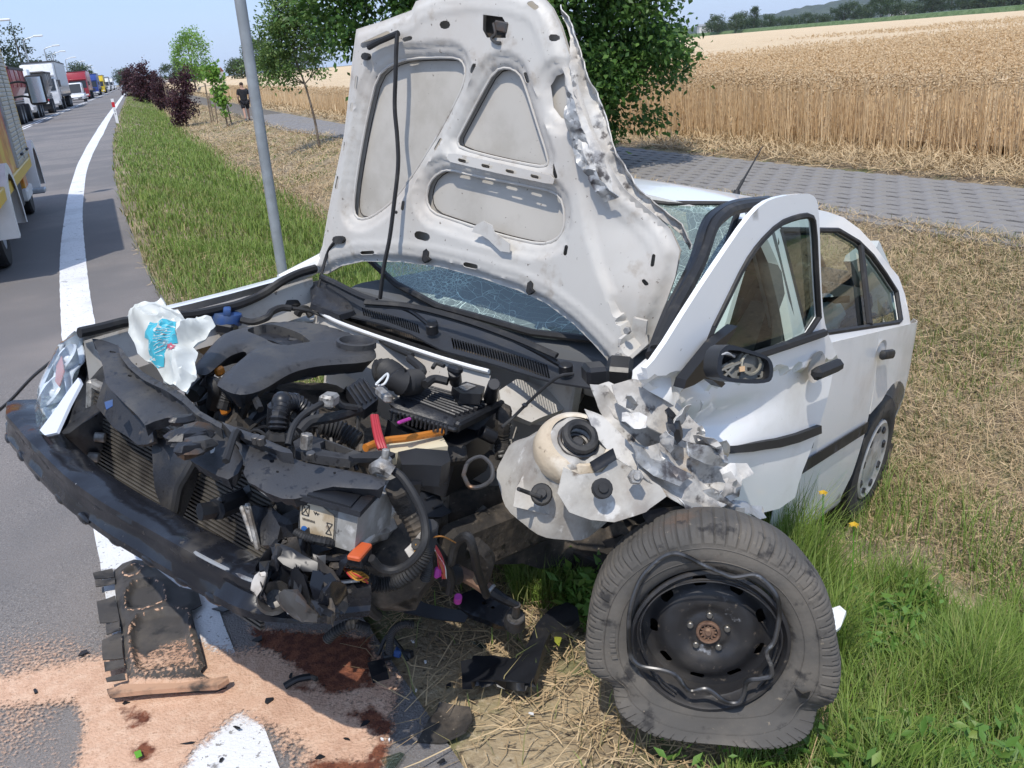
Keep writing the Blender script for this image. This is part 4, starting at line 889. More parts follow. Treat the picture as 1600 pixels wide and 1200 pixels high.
def sub(name, g, m_, par=None, smooth=35, label=None, kind=None): return g.obj(name, m_, par or CAR, smooth, label, kind=kind)
def L2(pts, sx, ox, oy): return [(ox + a / sx, oy + b / sx) for a, b in pts]
Z2 = lambda pts: L2(pts, 2.5, 480, 0)         # photo zoom frames used for tracing
Z7 = lambda pts: L2(pts, 2.5, 960, 280)

# ---------- body side, width as a function of position
def ybody(x, z):
    lo = .862 - .10 * max(0, .45 - z) ** 1.5 - .10 * max(0, z - .62) ** 1.3; t = max(0, -2.7 - x); return lo - 1.7 * t * t - (.012 if abs(z - .70) < .0 else 0)
GHN = Vector((0, 1, .50)).normalized(); GH0 = Vector((0, .832, .96))     # greenhouse side plane
def ygh(z): return .832 - .50 * (z - .96)
# rear quarter with the wheel opening
def arc(cx, cz, r, a0, a1, n): return [(cx + r * math.cos(a0 + (a1 - a0) * k / n), cz + r * math.sin(a0 + (a1 - a0) * k / n)) for k in range(n + 1)]
def side_sheet(name, outl, m_, par=None, sgn=1, holes=(), step=.05, off=0, lab=None):
    g = G(); o = outl if sgn < 0 else outl; g.sheet(o, lambda x, z: (x, sgn * (ybody(x, z) + off), z), holes, step, .004 * (1 if sgn < 0 else -1)); return sub(name, g, m_, par, 30, lab)
AX_R = -2.50
for sg in (1, -1):
    q = [(-2.04, .968), (-2.10, .75), (-2.13, .60)] + arc(AX_R, .33, .375, 2.36 - 1.57, math.pi, 12)[1:] + [(-2.88, .22), (-2.97, .25), (-3.01, .55), (-2.98, .80), (-2.93, .92), (-2.87, .968), (-2.75, .968)]
    side_sheet('rear_quarter', q, M_paint, sgn=sg)
    rd = [(-1.14, .968), (-1.10, .70), (-1.10, .40), (-1.13, .24), (-2.02, .24), (-2.09, .33)] + [(-2.115, .52), (-2.10, .62), (-2.09, .74), (-2.03, .968)]
    d = side_sheet('rear_door', rd, M_paint, sgn=sg, off=.002)
    side_sheet('door_moulding', [(-1.12, .495), (-1.12, .545), (-2.09, .575), (-2.10, .525)], M_rub, d, sgn=sg, off=.012, step=.04)
    g = G(); c = Vector((-2.13, sg * (ybody(-2.13, .875) + .03), .875)) if sg < 0 else cp(1387, 552, y=.875); g.box((-.10 + 0, 0, 0), (.17, .03, .042), b=.014, seg=2); g.T = None
    g.warp(lambda v: Vector((c.x + v.x + .10, c.y, c.z + v.z * 1)) + Vector((0, v.y, v.x * .05))); sub('door_handle', g, M_rub, d)
    g = G(); g.lathe([(.001, -.012), (.035, -.008), (.052, .001)], 20, Matrix.Translation((c.x, c.y - sg * .028, c.z)) @ Matrix.Rotation(-sg * math.pi / 2, 4, 'X') @ Matrix.Diagonal((1.5, 1, 1, 1))); sub('handle_cup', g, M_inner, d)
    side_sheet('bumper_strip', [(-2.92, .53), (-2.92, .60), (-2.99, .605), (-3.0, .535)], M_rub, None, sg, off=.012)
    # sill
    g = G(); g.box((-1.42, sg * .80, .24), (1.3, .10, .12), b=.03, seg=2); sub('sill', g, M_paint)
    # wheel well and wheel
    g = G(); g.lathe([(.37, 0), (.37, -.30), (0, -.31)], 24, Matrix.Translation((AX_R, sg * .845, .33)) @ Matrix.Rotation(-sg * math.pi / 2, 4, 'X'), a0=(0 if sg > 0 else math.pi), a1=(math.pi if sg > 0 else 2 * math.pi)); sub('wheel_well', g, M_dirt)
M_tyre = mat('tyre_rubber', (.040, .038, .036), .85, layers=[((.085, .075, .062), 4, .42, .66, 7), ((.15, .09, .05), 2.6, .60, .78, 6), ((.022, .021, .021), 20, .55, .68, 4)], bump=[(70, .0015, 3)])
M_hubcap = mat('hubcap', (.52, .53, .53), .35, .35, layers=[((.33, .31, .28), 6, .48, .7, 6)])
def tyre_prof(r, w_, rim):
    return [(rim, -w_ * .40), (rim + .02, -w_ * .48), (rim + (r - rim) * .5, -w_ * .52), (r * .955, -w_ * .47), (r * .985, -w_ * .40), (r, -w_ * .26), (r, w_ * .26), (r * .985, w_ * .40), (r * .955, w_ * .47), (rim + (r - rim) * .5, w_ * .52), (rim + .02, w_ * .48), (rim, w_ * .40)]
for sg in (1, -1):
    W = empty('rear_wheel', (AX_R, sg * .755, .315)); W.parent = CAR; Mx = Matrix.Rotation(-sg * math.pi / 2, 4, 'X')
    G().lathe(tyre_prof(.315, .19, .195), 48, Mx).obj('tyre', M_tyre, W)
    g = G(); g.lathe([(.20, .06), (.197, .088), (.185, .095), (.165, .083), (.10, .082), (.055, .092), (.035, .092), (0, .088)], 40, Mx); hc = g.obj('hubcap', M_hubcap, W)
    g = G()
    for k in range(9):
        a = k * 2 * math.pi / 9; g.T = Mx @ Matrix.Rotation(a, 4, 'Z'); g.box((.155, 0, .087), (.028, .035, .012), b=.004)
    g.obj('hubcap_slot', M_plas, W)

# ---------- greenhouse side, roof, glass
def ghf(sg): return lambda x, z: (x, sg * (ygh(z) - .05 * max(0, z - 1.28) ** 1.2), z)
def gpx(px, py):        # photo pixel -> (x, z) on the left greenhouse plane
    p = cpl(px, py, GH0, GHN); return (p.x, p.z)
rear_out = [gpx(*q) for q in [(1294, 331), (1320, 340), (1344, 358), (1364, 380), (1384, 408), (1404, 432), (1414, 460)]]
rear_win = [gpx(*q) for q in [(1275, 352), (1312, 360), (1342, 378), (1364, 400), (1384, 428), (1402, 456), (1409, 500), (1404, 504), (1296, 520), (1262, 520)]]
for sg in (1, -1):
    out = [(-.98, 1.40), (-1.25, 1.425)] + rear_out + [gpx(1420, 488), (gpx(1421, 500)[0], .955), (-1.05, .955), (-1.10, 1.2)]
    hol = [(max(-2.72, x), z) for x, z in rear_win]
    hol[0] = (-1.19, 1.33); hol[-1] = (-1.19, 1.0)
    g = G(); g.sheet(out, ghf(sg), [hol], .05, .03 * (-1 if sg > 0 else 1)); sub('window_frame', g, M_paint, None, 40)
    gl = G(); gl.sheet(hol, lambda x, z, s_=sg: (x, s_ * (ygh(z) - .020 - .05 * max(0, z - 1.28) ** 1.2), z), [], .08, 0); rw = sub('rear_side_window', gl, M_glass)
    g = G(); pts = [Vector(ghf(sg)(x, z)) + Vector((0, sg * -.004, 0)) for x, z in hol]; g.tube(pts + pts[:1], .011, 6, 1, smooth=False); sub('window_seal', g, M_rub, rw)
    a, b = gpx(1345, 384), gpx(1359, 508); g = G(); g.bar(Vector(ghf(sg)(*a)), Vector(ghf(sg)(*b)), .02, .03, (1, 0, 0)); sub('window_divider', g, M_rub, rw)
    # A pillar with its thick door seal, B pillar
    ap = [(-.30, .88), (-.50, 1.0), (-.80, 1.20), (-1.02, 1.335), (-1.25, 1.385), (-1.5, 1.40)]
    g = G(); g.tube([(x, sg * (ygh(z) - .04), z) for x, z in ap], .038, 10, 5, flat=.8); sub('a_pillar', g, M_paint)
    g = G(); g.tube([(-1.12, sg * (min(.80, ygh(z)) - .045), z) for z in (1.40, 1.2, 1.0, .8, .5, .28)], .05, 8, 4, flat=.7); sub('b_pillar', g, M_trim)
px = [(1026, 548), (1052, 490), (1092, 414), (1112, 358), (1128, 338), (1150, 326), (1200, 320), (1240, 330)]
g = G(); g.tube([cpl(a, b, GH0 + Vector((0, -.02, 0)), GHN) for a, b in px], .019, 8, 6); sub('door_seal', g, M_rub)
px = [(1018, 556), (1042, 494), (1082, 414), (1102, 352), (1122, 331), (1150, 319), (1200, 313)]
g = G(); g.tube([cpl(a, b, GH0 + Vector((0, -.035, 0)), GHN) for a, b in px], .016, 8, 6); sub('door_seal', g, M_plas2)
def zroof(x, y): return 1.435 - .075 * (abs(y) / .6) ** 2.4 - .16 * max(0, x + 1.45) ** 1.5 - .10 * max(0, -2.0 - x) ** 2
ro = [(-1.08, -.52), (-1.02, -.3), (-.99, 0), (-1.02, .3), (-1.08, .52), (-1.3, .595), (-1.8, .60), (-2.10, .575), (-2.26, .49), (-2.36, .3), (-2.40, 0), (-2.36, -.3), (-2.26, -.49), (-2.10, -.575), (-1.8, -.60), (-1.3, -.595)]
g = G(); g.sheet(ro, lambda x, y: (x, y, zroof(x, y)), [], .06, .02); sub('roof', g, M_paint)
a0 = Vector((-2.25, 0, zroof(-2.25, 0))); g = G(); g.cyl(a0 + Vector((-.02, 0, -.01)), a0 + Vector((-.02, 0, .025)), .022, 12, .014); an = sub('antenna_base', g, M_rub)
g = G(); tipv = cp(1192, 228, y=0.0); g.tube([a0 + Vector((-.02, 0, .02)), tipv], lambda u: .007 * (1 - .7 * u), 6, 4); g.tube([a0 + Vector((-.02, 0, .02)), a0.lerp(tipv, .3)], .0085, 6, 3); sub('antenna', g, M_rub, an)
# windscreen: ruled between cowl and roof
def zws(x, y): u = (x + .50) / -.55; return .955 + (.425 * u ** .93 if u > 0 else .5 * u) - .02 * (abs(y) / .6) ** 2
wo = [(-.58, -.70), (-.50, -.45), (-.455, -.2), (-.45, 0), (-.455, .2), (-.50, .45), (-.58, .70), (-.80, .62), (-1.09, .525), (-1.03, .3), (-1.0, 0), (-1.03, -.3), (-1.09, -.525), (-.80, -.62)]
g = G(); g.sheet(wo, lambda x, y: (x, y, zws(min(x, -.46) + 0, y)), [], .05, 0); wsc = sub('windscreen', g, M_crack, label='windscreen shattered into a web of cracks')
wl = [Vector((x, y, zws(min(x, -.46), y) + .002)) for x, y in wo]; g = G(); g.tube(wl + wl[:1], .012, 6, 1, smooth=False); sub('windscreen_seal', g, M_rub, wsc)
g = G(); g.sheet([(-2.47, -.34), (-2.47, .34), (-2.90, .42), (-2.90, -.42)], lambda x, y: (x, y, 1.315 - (-2.47 - x) * .80 - .03 * (abs(y) / .6) ** 2), [], .08, 0); sub('rear_window', g, M_glass)
g = G(); g.sheet([(-2.88, -.60), (-2.88, .60), (-2.96, .52), (-3.02, .36), (-3.05, 0), (-3.02, -.36), (-2.96, -.52)], lambda x, y: (x, y, .985 - .02 * (abs(y) / .6) ** 2), [], .08, .02); sub('boot_lid', g, M_paint)
g = G(); g.box((-3.02, 0, .48), (.10, 1.06, .42), b=.06, seg=2); sub('rear_bumper', g, M_paint); g = G(); g.box((-3.00, 0, .80), (.05, .96, .34), b=.02); sub('boot_panel', g, M_paint)
for sg in (1, -1): g = G(); g.box((-3.01, sg * .46, .80), (.05, .14, .20), b=.03, seg=2); sub('tail_light', g, mat('tail_red', (.35, .01, .01), .15))
# floor, firewall, inside
g = G(); g.box((-1.85, 0, .22), (2.7, 1.46, .08)); sub('floor_pan', g, M_dirt)
g = G(); g.box((-.44, -.14, .62), (.05, 1.10, .46)); sub('firewall', g, M_inner)
g = G(); g.box((-.72, 0, .86), (.52, 1.38, .16), (0, .12, 0), b=.06, seg=2); g.box((-.86, 0, .72), (.3, 1.36, .2), b=.05); sub('dashboard', g, M_trim)
g = G(); Mw = Matrix.Translation((-1.02, .36, .88)) @ Matrix.Rotation(-1.15, 4, 'Y'); g.lathe([(.185 + .014 * math.cos(t), .014 * math.sin(t)) for t in [k * math.pi / 4 for k in range(9)]], 28, Mw); sw = sub('steering_wheel', g, M_plas2)
g = G(); g.T = Mw; g.box((0, 0, 0), (.13, .16, .05), b=.02); g.box((0, 0, 0), (.03, .36, .015)); sub('airbag_cover', g, M_plas2, sw)
for y in (.36, -.36):
    g = G(); g.box((-1.45, y, .50), (.52, .50, .18), (0, -.12, 0), b=.06, seg=3); st_ = sub('front_seat', g, M_seat)
    g = G(); g.box((-1.76, y, .82), (.16, .48, .62), (0, -.28, 0), b=.07, seg=3); sub('seat_back', g, M_seat, st_)
    g = G(); g.box((-1.755, y, .80), (.18, .26, .46), (0, -.28, 0), b=.05, seg=2); sub('seat_insert', g, M_seatb, st_)
    g = G(); g.box((-1.87, y, 1.205), (.11, .27, .17), (0, -.25, 0), b=.05, seg=3); sub('headrest', g, M_seat, st_)
g = G(); g.box((-2.20, 0, .52), (.5, 1.3, .18), (0, -.08, 0), b=.06, seg=2); g.box((-2.50, 0, .80), (.16, 1.3, .6), (0, -.35, 0), b=.06, seg=2); rs_ = sub('rear_seat', g, M_seat)
for y in (.4, -.4): g = G(); g.box((-2.66, y, 1.08), (.1, .25, .14), (0, -.3, 0), b=.04, seg=2); sub('headrest', g, M_seat, rs_)
g = G(); g.box((-2.78, 0, .965), (.4, 1.3, .02)); sub('parcel_shelf', g, M_trim)
for sg in (1, -1):
    g = G(); g.tube([(-1.16, sg * (ygh(z) - .075), z) for z in (1.36, 1.2, 1.02)], .055, 8, 4, flat=.6); sub('pillar_trim', g, M_trimw)
    g = G(); g.tube([(-2.52, sg * .56, 1.26), (-2.66, sg * .62, 1.12), (-2.78, sg * .66, .99)], .09, 8, 4, flat=.5); sub('pillar_trim', g, M_trimw)
g = G(); g.tube([(-1.14, .66, 1.30), (-1.35, .5, 1.0), (-1.5, .3, .7)], .024, 6, 6, flat=.2); sub('seat_belt', g, M_rub)
g = G(); g.tube([(-2.3, .62, 1.05), (-2.2, .3, .95), (-2.15, .1, .75)], .024, 6, 6, flat=.2); sub('seat_belt', g, M_rub)
def crumple(c, r, seed, sq=(1, 1, 1), amp=.35, n=20):
    g = G(); g.sphere((0, 0, 0), 1, (1, 1, 1), n)
    def f(v):
        d = 1 + amp * (mnoise.noise(v * 1.6 + Vector((seed, 0, 0))) + .6 * abs(mnoise.noise(v * 3.5 + Vector((0, seed, 0)))) + .25 * mnoise.noise(v * 8 + Vector((seed, seed, 0))))
        return Vector(c) + Vector((v.x * sq[0], v.y * sq[1], v.z * sq[2])) * r * d
    return g.warp(f)
g = crumple((-2.0, .52, .86), .16, 3.1, (1.2, .6, .9)); sub('deflated_airbag', g, M_airbag)
g = crumple((-2.35, .5, .92), .15, 5.7, (1.1, .6, .8)); sub('deflated_airbag', g, M_airbag)
# roof lining so that light does not leak in
g = G(); g.sheet([(x * 1 + (.03 if x < -2 else -.03), y * .95) for x, y in ro], lambda x, y: (x, y, zroof(x, y) - .035), [], .12, 0); sub('roof_lining', g, M_trimw)

# ---------- front door, standing ajar and bent
DN = Vector((.10, .99, .05)).normalized(); DP = Vector((-.2, .865, .9))
dout = [(1003, 582), (1028, 556), (1080, 472), (1128, 400), (1168, 342), (1192, 317), (1220, 306), (1262, 302), (1274, 307), (1280, 326), (1283, 440), (1287, 500), (1297, 530), (1311, 562), (1310, 586), (1297, 626), (1279, 674), (1263, 714), (1252, 742), (1240, 790), (1150, 812), (1128, 780), (1122, 735), (1100, 690), (1075, 650), (1040, 622)]
dwin = [(1108, 524), (1134, 472), (1162, 414), (1184, 382), (1216, 350), (1244, 339), (1266, 336), (1272, 350), (1276, 440), (1281, 514), (1204, 549), (1116, 586), (1098, 562)]
def door_disp(x, y, p):
    # u: plane coords; dents: the front half is pushed in, with a crease running back
    q = p; z = q.z; xx = q.x; d = -.06 * max(0, z - 1.02) * 0
    d += -.020 * max(0, (z - .62) / .3) ** 2 * (z < .95) + -.02 * max(0, .62 - z)
    cr = math.exp(-((z - (.80 - .10 * (xx + .2))) / .05) ** 2) * sstep(-.95, -.35, xx); d -= .040 * cr
    d += .030 * math.exp(-((z - .90) / .05) ** 2 - ((xx + .22) / .14) ** 2); d += .02 * math.exp(-((z - .71) / .06) ** 2) * sstep(-.7, -.3, xx)
    fz = sstep(-.50, -.15, xx) * (z < .98); d += fz * (.05 * mnoise.noise(q * 7) + .022 * mnoise.noise(q * 19)) - fz * .03
    return d
g = G(); g.psheet(dout, DP, DN, [dwin], .024, .014, door_disp, 1); door = sub('front_door', g, M_paint, None, 40, 'front door standing ajar, dented and creased at its front edge')
g = G(); g.psheet(dwin, DP - DN * .016, DN, [], .08, 0); fw_ = sub('door_window', g, M_glass, door)
pts = [cpl(a, b, DP, DN) for a, b in [tuple(q) for q in chaikin(dwin, 1)]]; g = G(); g.tube(pts + pts[:1], .009, 6, 1, smooth=False); sub('window_seal', g, M_rub, fw_)
pts = [cpl(a, b, DP + DN * .006, DN) for a, b in [(1106, 578), (1204, 548), (1288, 520)]]; g = G(); g.tube(pts, .013, 6, 3); sub('window_seal', g, M_rub, fw_)
mp_ = [(1134, 697), (1170, 692), (1215, 685), (1245, 677), (1280, 664), (1280, 676), (1245, 690), (1215, 698), (1170, 704), (1136, 706)]
g = G(); g.psheet(mp_, DP + DN * .004, DN, [], .03, .02, lambda x, y, p: max(-.03, door_disp(x, y, p)) + .012); sub('door_moulding', g, M_rub, door)
c = cpl(1293, 577, DP + DN * .045, DN); e1 = (cpl(1312, 570, DP + DN * .045, DN) - cpl(1273, 586, DP + DN * .045, DN)); g = G(); g.bar(c - e1 / 2, c + e1 / 2, .04, .036, DN, .013); sub('door_handle', g, M_rub, door)
g = G(); Mq = DN.to_track_quat('Z', 'Y').to_matrix().to_4x4(); Mq.translation = c - DN * .036; g.lathe([(.001, -.01), (.03, -.008), (.05, .002)], 20, Mq @ Matrix.Diagonal((1.2, 1, 1, 1))); sub('handle_cup', g, M_inner, door)
# inside trim of the door
g = G(); g.psheet([(1110, 590), (1204, 556), (1286, 528), (1296, 570), (1270, 700), (1150, 760), (1120, 690)], DP - DN * .06, DN, [], .1, .04); sub('door_trim', g, M_trim, door)
# door mirror, glass gone
OM = L2([(0, 700), (300, 260), (565, 235), (545, 290), (330, 560), (290, 720), (270, 860), (400, 1000), (355, 1065), (230, 950), (120, 935), (0, 1010)], 8.57, 1080, 480)
OM = [(1062, 606), (1066, 592), (1096, 555), (1112, 535), (1146, 508), (1140, 520), (1120, 548), (1114, 566), (1112, 582), (1127, 598), (1121, 604), (1106, 592), (1094, 590), (1078, 600)]
g = G(); g.psheet(OM, DP + DN * .03, DN, [], .03, .03, lambda x, y, p: .012); mir = sub('mirror_arm', g, M_plas2, door)
MN = Vector((.62, .72, .22)).normalized(); MP0 = DP + Vector((.10, .16, .12))
hs = [(1120, 588), (1122, 552), (1136, 538), (1150, 540), (1196, 555), (1205, 562), (1209, 575), (1207, 592), (1200, 598), (1175, 600), (1140, 597)]
hin = [(1127, 584), (1129, 556), (1142, 544), (1194, 559), (1202, 566), (1203, 588), (1194, 594), (1140, 591)]
g = G(); g.psheet(hs, MP0, MN, [hin], .03, .07, None, 1); g.psheet(hs, MP0 - MN * .07, MN, [], .03, .01, lambda x, y, p: -.02, 1); sub('mirror_housing', g, M_plas2, mir)
M_mech = mat('mirror_mechanism', (.17, .165, .145), .55, layers=[((.2, .19, .17), 20, .45, .7)])
mh = [(1118, 578), (1152, 556), (1160, 551), (1176, 550), (1188, 556), (1194, 568), (1200, 572), (1198, 588), (1188, 594), (1150, 592), (1118, 584)]
ho = [[(1167, 574), (1174, 574), (1174, 580), (1167, 580)], [(1152, 582), (1157, 582), (1157, 588), (1152, 588)], [(1184, 586), (1188, 586), (1188, 590), (1184, 590)]]
g = G(); g.psheet(mh, MP0 - MN * .025, MN, ho, .012, .012, lambda x, y, p: .008 * mnoise.noise(p * 60)); mc = sub('mirror_mechanism', g, M_mech, mir)
for aa, bb in (((1118, 582), (1158, 566)), ((1130, 590), (1146, 572)), ((1146, 592), (1130, 576))): g = G(); g.bar(cpl(*aa, MP0 - MN * .018, MN), cpl(*bb, MP0 - MN * .018, MN), .005, .01, MN, .001); sub('rib', g, M_mech, mc)
g = G(); Mq = MN.to_track_quat('Z', 'Y').to_matrix().to_4x4(); Mq.translation = cpl(1172, 568, MP0 - MN * .02, MN); g.lathe([(.026, 0), (.026, .006), (.022, .008), (.021, .002)], 24, Mq); sub('motor_ring', g, mat('motor_cream', (.30, .28, .22), .5), mc)
g = G(); g.psheet([(1156, 573), (1164, 572), (1164, 580), (1156, 581)], MP0 - MN * .009, MN, [], .02, .004); sub('sticker', g, mat('orange_sticker', (.55, .36, .2), .6), mc)
for k in range(3): g = G(); g.tube([cpl(1120, 562 + k * 2, MP0 - MN * .02, MN), cpl(1130 + k * 2, 553 - k, MP0, MN), cpl(1148, 556 + k, MP0 - MN * .02, MN)], .002, 5); sub('wire', g, mat('wire_grey', (.45, .45, .45), .5) if k == 0 else bpy.data.materials['wire_grey'], mc)

# ---------- bonnet, thrown up, seen from below
HN = Vector((.995, -.01, -.09)).normalized(); HP = Vector((-.42, -.10, .96))
HO = [(558, 46), (600, 33), (644, 16), (650, 2), (690, -14), (740, -22), (800, -20), (846, -6), (862, 12), (876, 40), (890, 84), (908, 140), (930, 200), (952, 254), (974, 296), (1004, 328), (1032, 360), (1047, 394), (1040, 436), (1028, 474), (1002, 538), (984, 570), (962, 584), (950, 560), (928, 535), (900, 507), (855, 474), (810, 453), (750, 432), (690, 417), (630, 409), (570, 408), (534, 416), (512, 428), (498, 426), (494, 414), (506, 384), (522, 300), (540, 208)]
PA = Z2([(275, 300), (330, 250), (400, 228), (560, 222), (605, 235), (622, 275), (610, 340), (560, 440), (500, 550), (430, 660), (365, 750), (320, 800), (250, 850), (205, 858), (182, 830), (185, 760), (210, 600), (240, 440)])
PB = Z2([(735, 275), (785, 262), (830, 285), (852, 330), (900, 480), (945, 620), (938, 648), (900, 650), (750, 620), (600, 580), (585, 550), (610, 500), (680, 370)])
PC = Z2([(520, 672), (560, 662), (650, 685), (800, 715), (950, 745), (990, 770), (1005, 830), (1000, 900), (970, 940), (910, 955), (800, 930), (700, 900), (560, 855), (490, 830), (465, 780), (480, 710)])
PD = Z2([(952, 335), (975, 297), (1002, 285), (1012, 380), (1020, 470), (995, 460), (965, 420)])
def cap(cx, cy, L, W, deg, n=5):
    a = math.radians(deg); c, s_ = math.cos(a), math.sin(a); r = W / 2; h = max(0, L / 2 - r); P = []
    for k in range(n): t = -math.pi / 2 + math.pi * k / (n - 1); P.append((h + r * math.cos(t), r * math.sin(t)))
    for k in range(n): t = math.pi / 2 + math.pi * k / (n - 1); P.append((-h + r * math.cos(t), r * math.sin(t)))
    return [(480 + (cx + x * c - y * s_) / 2.5, (cy + x * s_ + y * c) / 2.5) for x, y in P]
SLOTS = [(290, 158, 125, 24, -25), (412, 155, 40, 17, -15), (555, 100, 42, 32, 0), (975, 150, 28, 30, 60), (895, 24, 48, 20, 38), (215, 325, 55, 14, 98), (195, 420, 36, 13, 98), (163, 572, 36, 13, 98), (138, 713, 52, 13, 98), (668, 270, 42, 15, 115), (868, 305, 45, 15, 72), (525, 565, 55, 15, 118), (985, 668, 60, 15, 75), (612, 628, 46, 15, 12), (702, 649, 46, 15, 12), (795, 670, 46, 15, 12), (892, 690, 46, 15, 12), (395, 802, 38, 13, 98), (695, 890, 36, 9, 95), (470, 920, 62, 32, 15), (258, 985, 56, 15, -3), (660, 1035, 60, 20, 12), (1028, 975, 42, 15, 100), (1333, 1020, 50, 13, 95), (368, 828, 15, 14, 0), (1310, 1105, 30, 14, 50)]
SL = [cap(*s_) for s_ in SLOTS]
LH = Z2([(703, 60), (780, 70), (795, 95), (795, 152), (720, 150), (703, 120)])
_n = HN; _u = Vector((0, 0, 1)).cross(_n).normalized(); _v = _n.cross(_u)
def h2(q): d = cpl(q[0], q[1], HP, HN) - HP; return Vector((d.dot(_u), d.dot(_v)))
PK = [chaikin([h2(q) for q in P], 1) for P in (PA, PB, PC, PD)]
FOLD = [h2(q) for q in Z2([(1050, 640), (1085, 780), (1110, 930), (1150, 1060), (1190, 1150)])]
OUTL2 = [h2(q) for q in HO]
SLC = [(h2(Z2([(s_[0], s_[1])])[0]), s_[2] / 2.5 / 500 / 2) for s_ in SLOTS]
def hshape(x, y):
    """overall bend of the bonnet: crowned, right lobe folded back"""
    d = .05 * (1 - ((x + .0) / .72) ** 2) * 0 - .06 * max(0, y - .70) ** 1.2
    # signed distance right of the fold
    best = 1e9; sgn_ = 0
    for i in range(len(FOLD) - 1):
        a, b = FOLD[i], FOLD[i + 1]; e = b - a; t = max(0, min(1, (Vector((x, y)) - a).dot(e) / e.dot(e))); q = a + e * t; dd = (Vector((x, y)) - q).length
        if dd < best: best = dd; sgn_ = (e.x * (y - q.y) - e.y * (x - q.x))
    if sgn_ > 0: d -= (.045 * sstep(0, .20, best) + .018 * sstep(0, .02, best)) * (1 - sstep(-.16, .0, y - FOLD[0].y))
    d += .007 * mnoise.noise(Vector((x * 4, y * 4, 0)))
    return d
def frame_disp(x, y, p):
    d = min(edist((x, y), P) for P in PK); o = edist((x, y), OUTL2)
    r = .014 * sstep(.002, .016, d) + .012 * sstep(.030, .042, d) - .018 * (1 - sstep(.012, .028, o)) + .004 * math.exp(-((o - .06) / .008) ** 2)
    # cross stiffener with four slots
    return hshape(x, y) + r
g = G(); g.psheet(HO, HP, HN, [PA, PB, PC, PD, LH] + SL, .0125, .0015, frame_disp, 0, .15)
bon = sub('bonnet', g, M_inner, None, 50, 'bonnet thrown up, its pressed white underside showing, left edge torn')
g = G(); g.psheet(HO, HP - HN * .022, HN, [], .035, .004, lambda x, y, p: hshape(x, y) - .012 * (1 - min(1, edist((x, y), OUTL2) / .1)) * 0); sub('bonnet_skin', g, [M_skinp], bon)
for P in (PA, PB, PC):
    q2 = [h2(q) for q in P]; q2 = chaikin(q2, 1); ctr = sum(q2, Vector((0, 0))) / len(q2)
    g = G(); pts = [HP + _u * q.x + _v * q.y + HN * (hshape(q.x, q.y) + .001) for q in q2]; g.tube(pts + pts[:1], .0045, 6, 1, smooth=False); sub('pressed_rim', g, M_inner, bon)
    g = G(); q3 = [ctr + (q - ctr) * .975 for q in q2]; pts = [HP + _u * q.x + _v * q.y + HN * (hshape(q.x, q.y) - .0195) for q in q3]; g.tube(pts + pts[:1], .0014, 5, 1, smooth=False); sub('sealant_bead', g, M_dirt, bon)
# rubber plugs, clips, latch
for s_, nm in (((872, 1017, 88, 46, 8), 'rubber_plug'), ((225, 220, 26, 30, 0), 'rubber_buffer'), ((120, 937, 44, 30, 0), 'strut_socket')):
    g = G(); g.psheet(cap(*s_), HP + HN * (.012 if nm == 'rubber_plug' else .04), HN, [], .02, .012 if nm == 'rubber_plug' else .03, lambda x, y, p: hshape(x, y)); sub(nm, g, M_rub, bon)
for cx, cy in ((460, 1000), (865, 1125)): g = G(); g.psheet(cap(cx, cy, 58, 22, 98, 3), HP + HN * .03, HN, [], .01, .025, lambda x, y, p: hshape(x, y)); g.psheet(cap(cx, cy + 12, 22, 28, 98, 3), HP + HN * .036, HN, [], .01, .02, lambda x, y, p: hshape(x, y)); sub('clip', g, M_rub, bon)
g = G(); g.psheet(Z2([(700, 56), (785, 66), (800, 92), (800, 158), (715, 156), (698, 120)]), HP - HN * .012, HN, [], .02, .004, None); sub('latch_recess', g, M_dirt, bon)
g = G(); hp_ = [cpl(*q, HP + HN * .03, HN) for q in Z2([(728, 90), (735, 130), (720, 150), (735, 165), (755, 168)])]; g.tube(hp_, .005, 6); g.bar(cpl(*Z2([(735, 100)])[0], HP + HN * .02, HN), cpl(*Z2([(785, 110)])[0], HP + HN * .02, HN), .03, .02, HN); sub('latch_hook', g, M_steel, bon)
# stiffener bar in relief
g = G(); g.psheet(Z2([(552, 600), (580, 600), (760, 640), (950, 685), (965, 700), (960, 718), (930, 716), (740, 676), (560, 632), (546, 618)]), HP + HN * .034, HN, [cap(*s_) for s_ in SLOTS[13:17]], .015, .003, lambda x, y, p: hshape(x, y)); sub('stiffener', g, M_inner, bon)
g = G(); g.psheet(Z2([(655, 905), (668, 880), (700, 862), (735, 880), (742, 905), (800, 950), (800, 985), (765, 980), (720, 935), (690, 915)]), HP + HN * .030, HN, [], .015, .004, lambda x, y, p: hshape(x, y) + .012); sub('bracket', g, M_inner, bon)
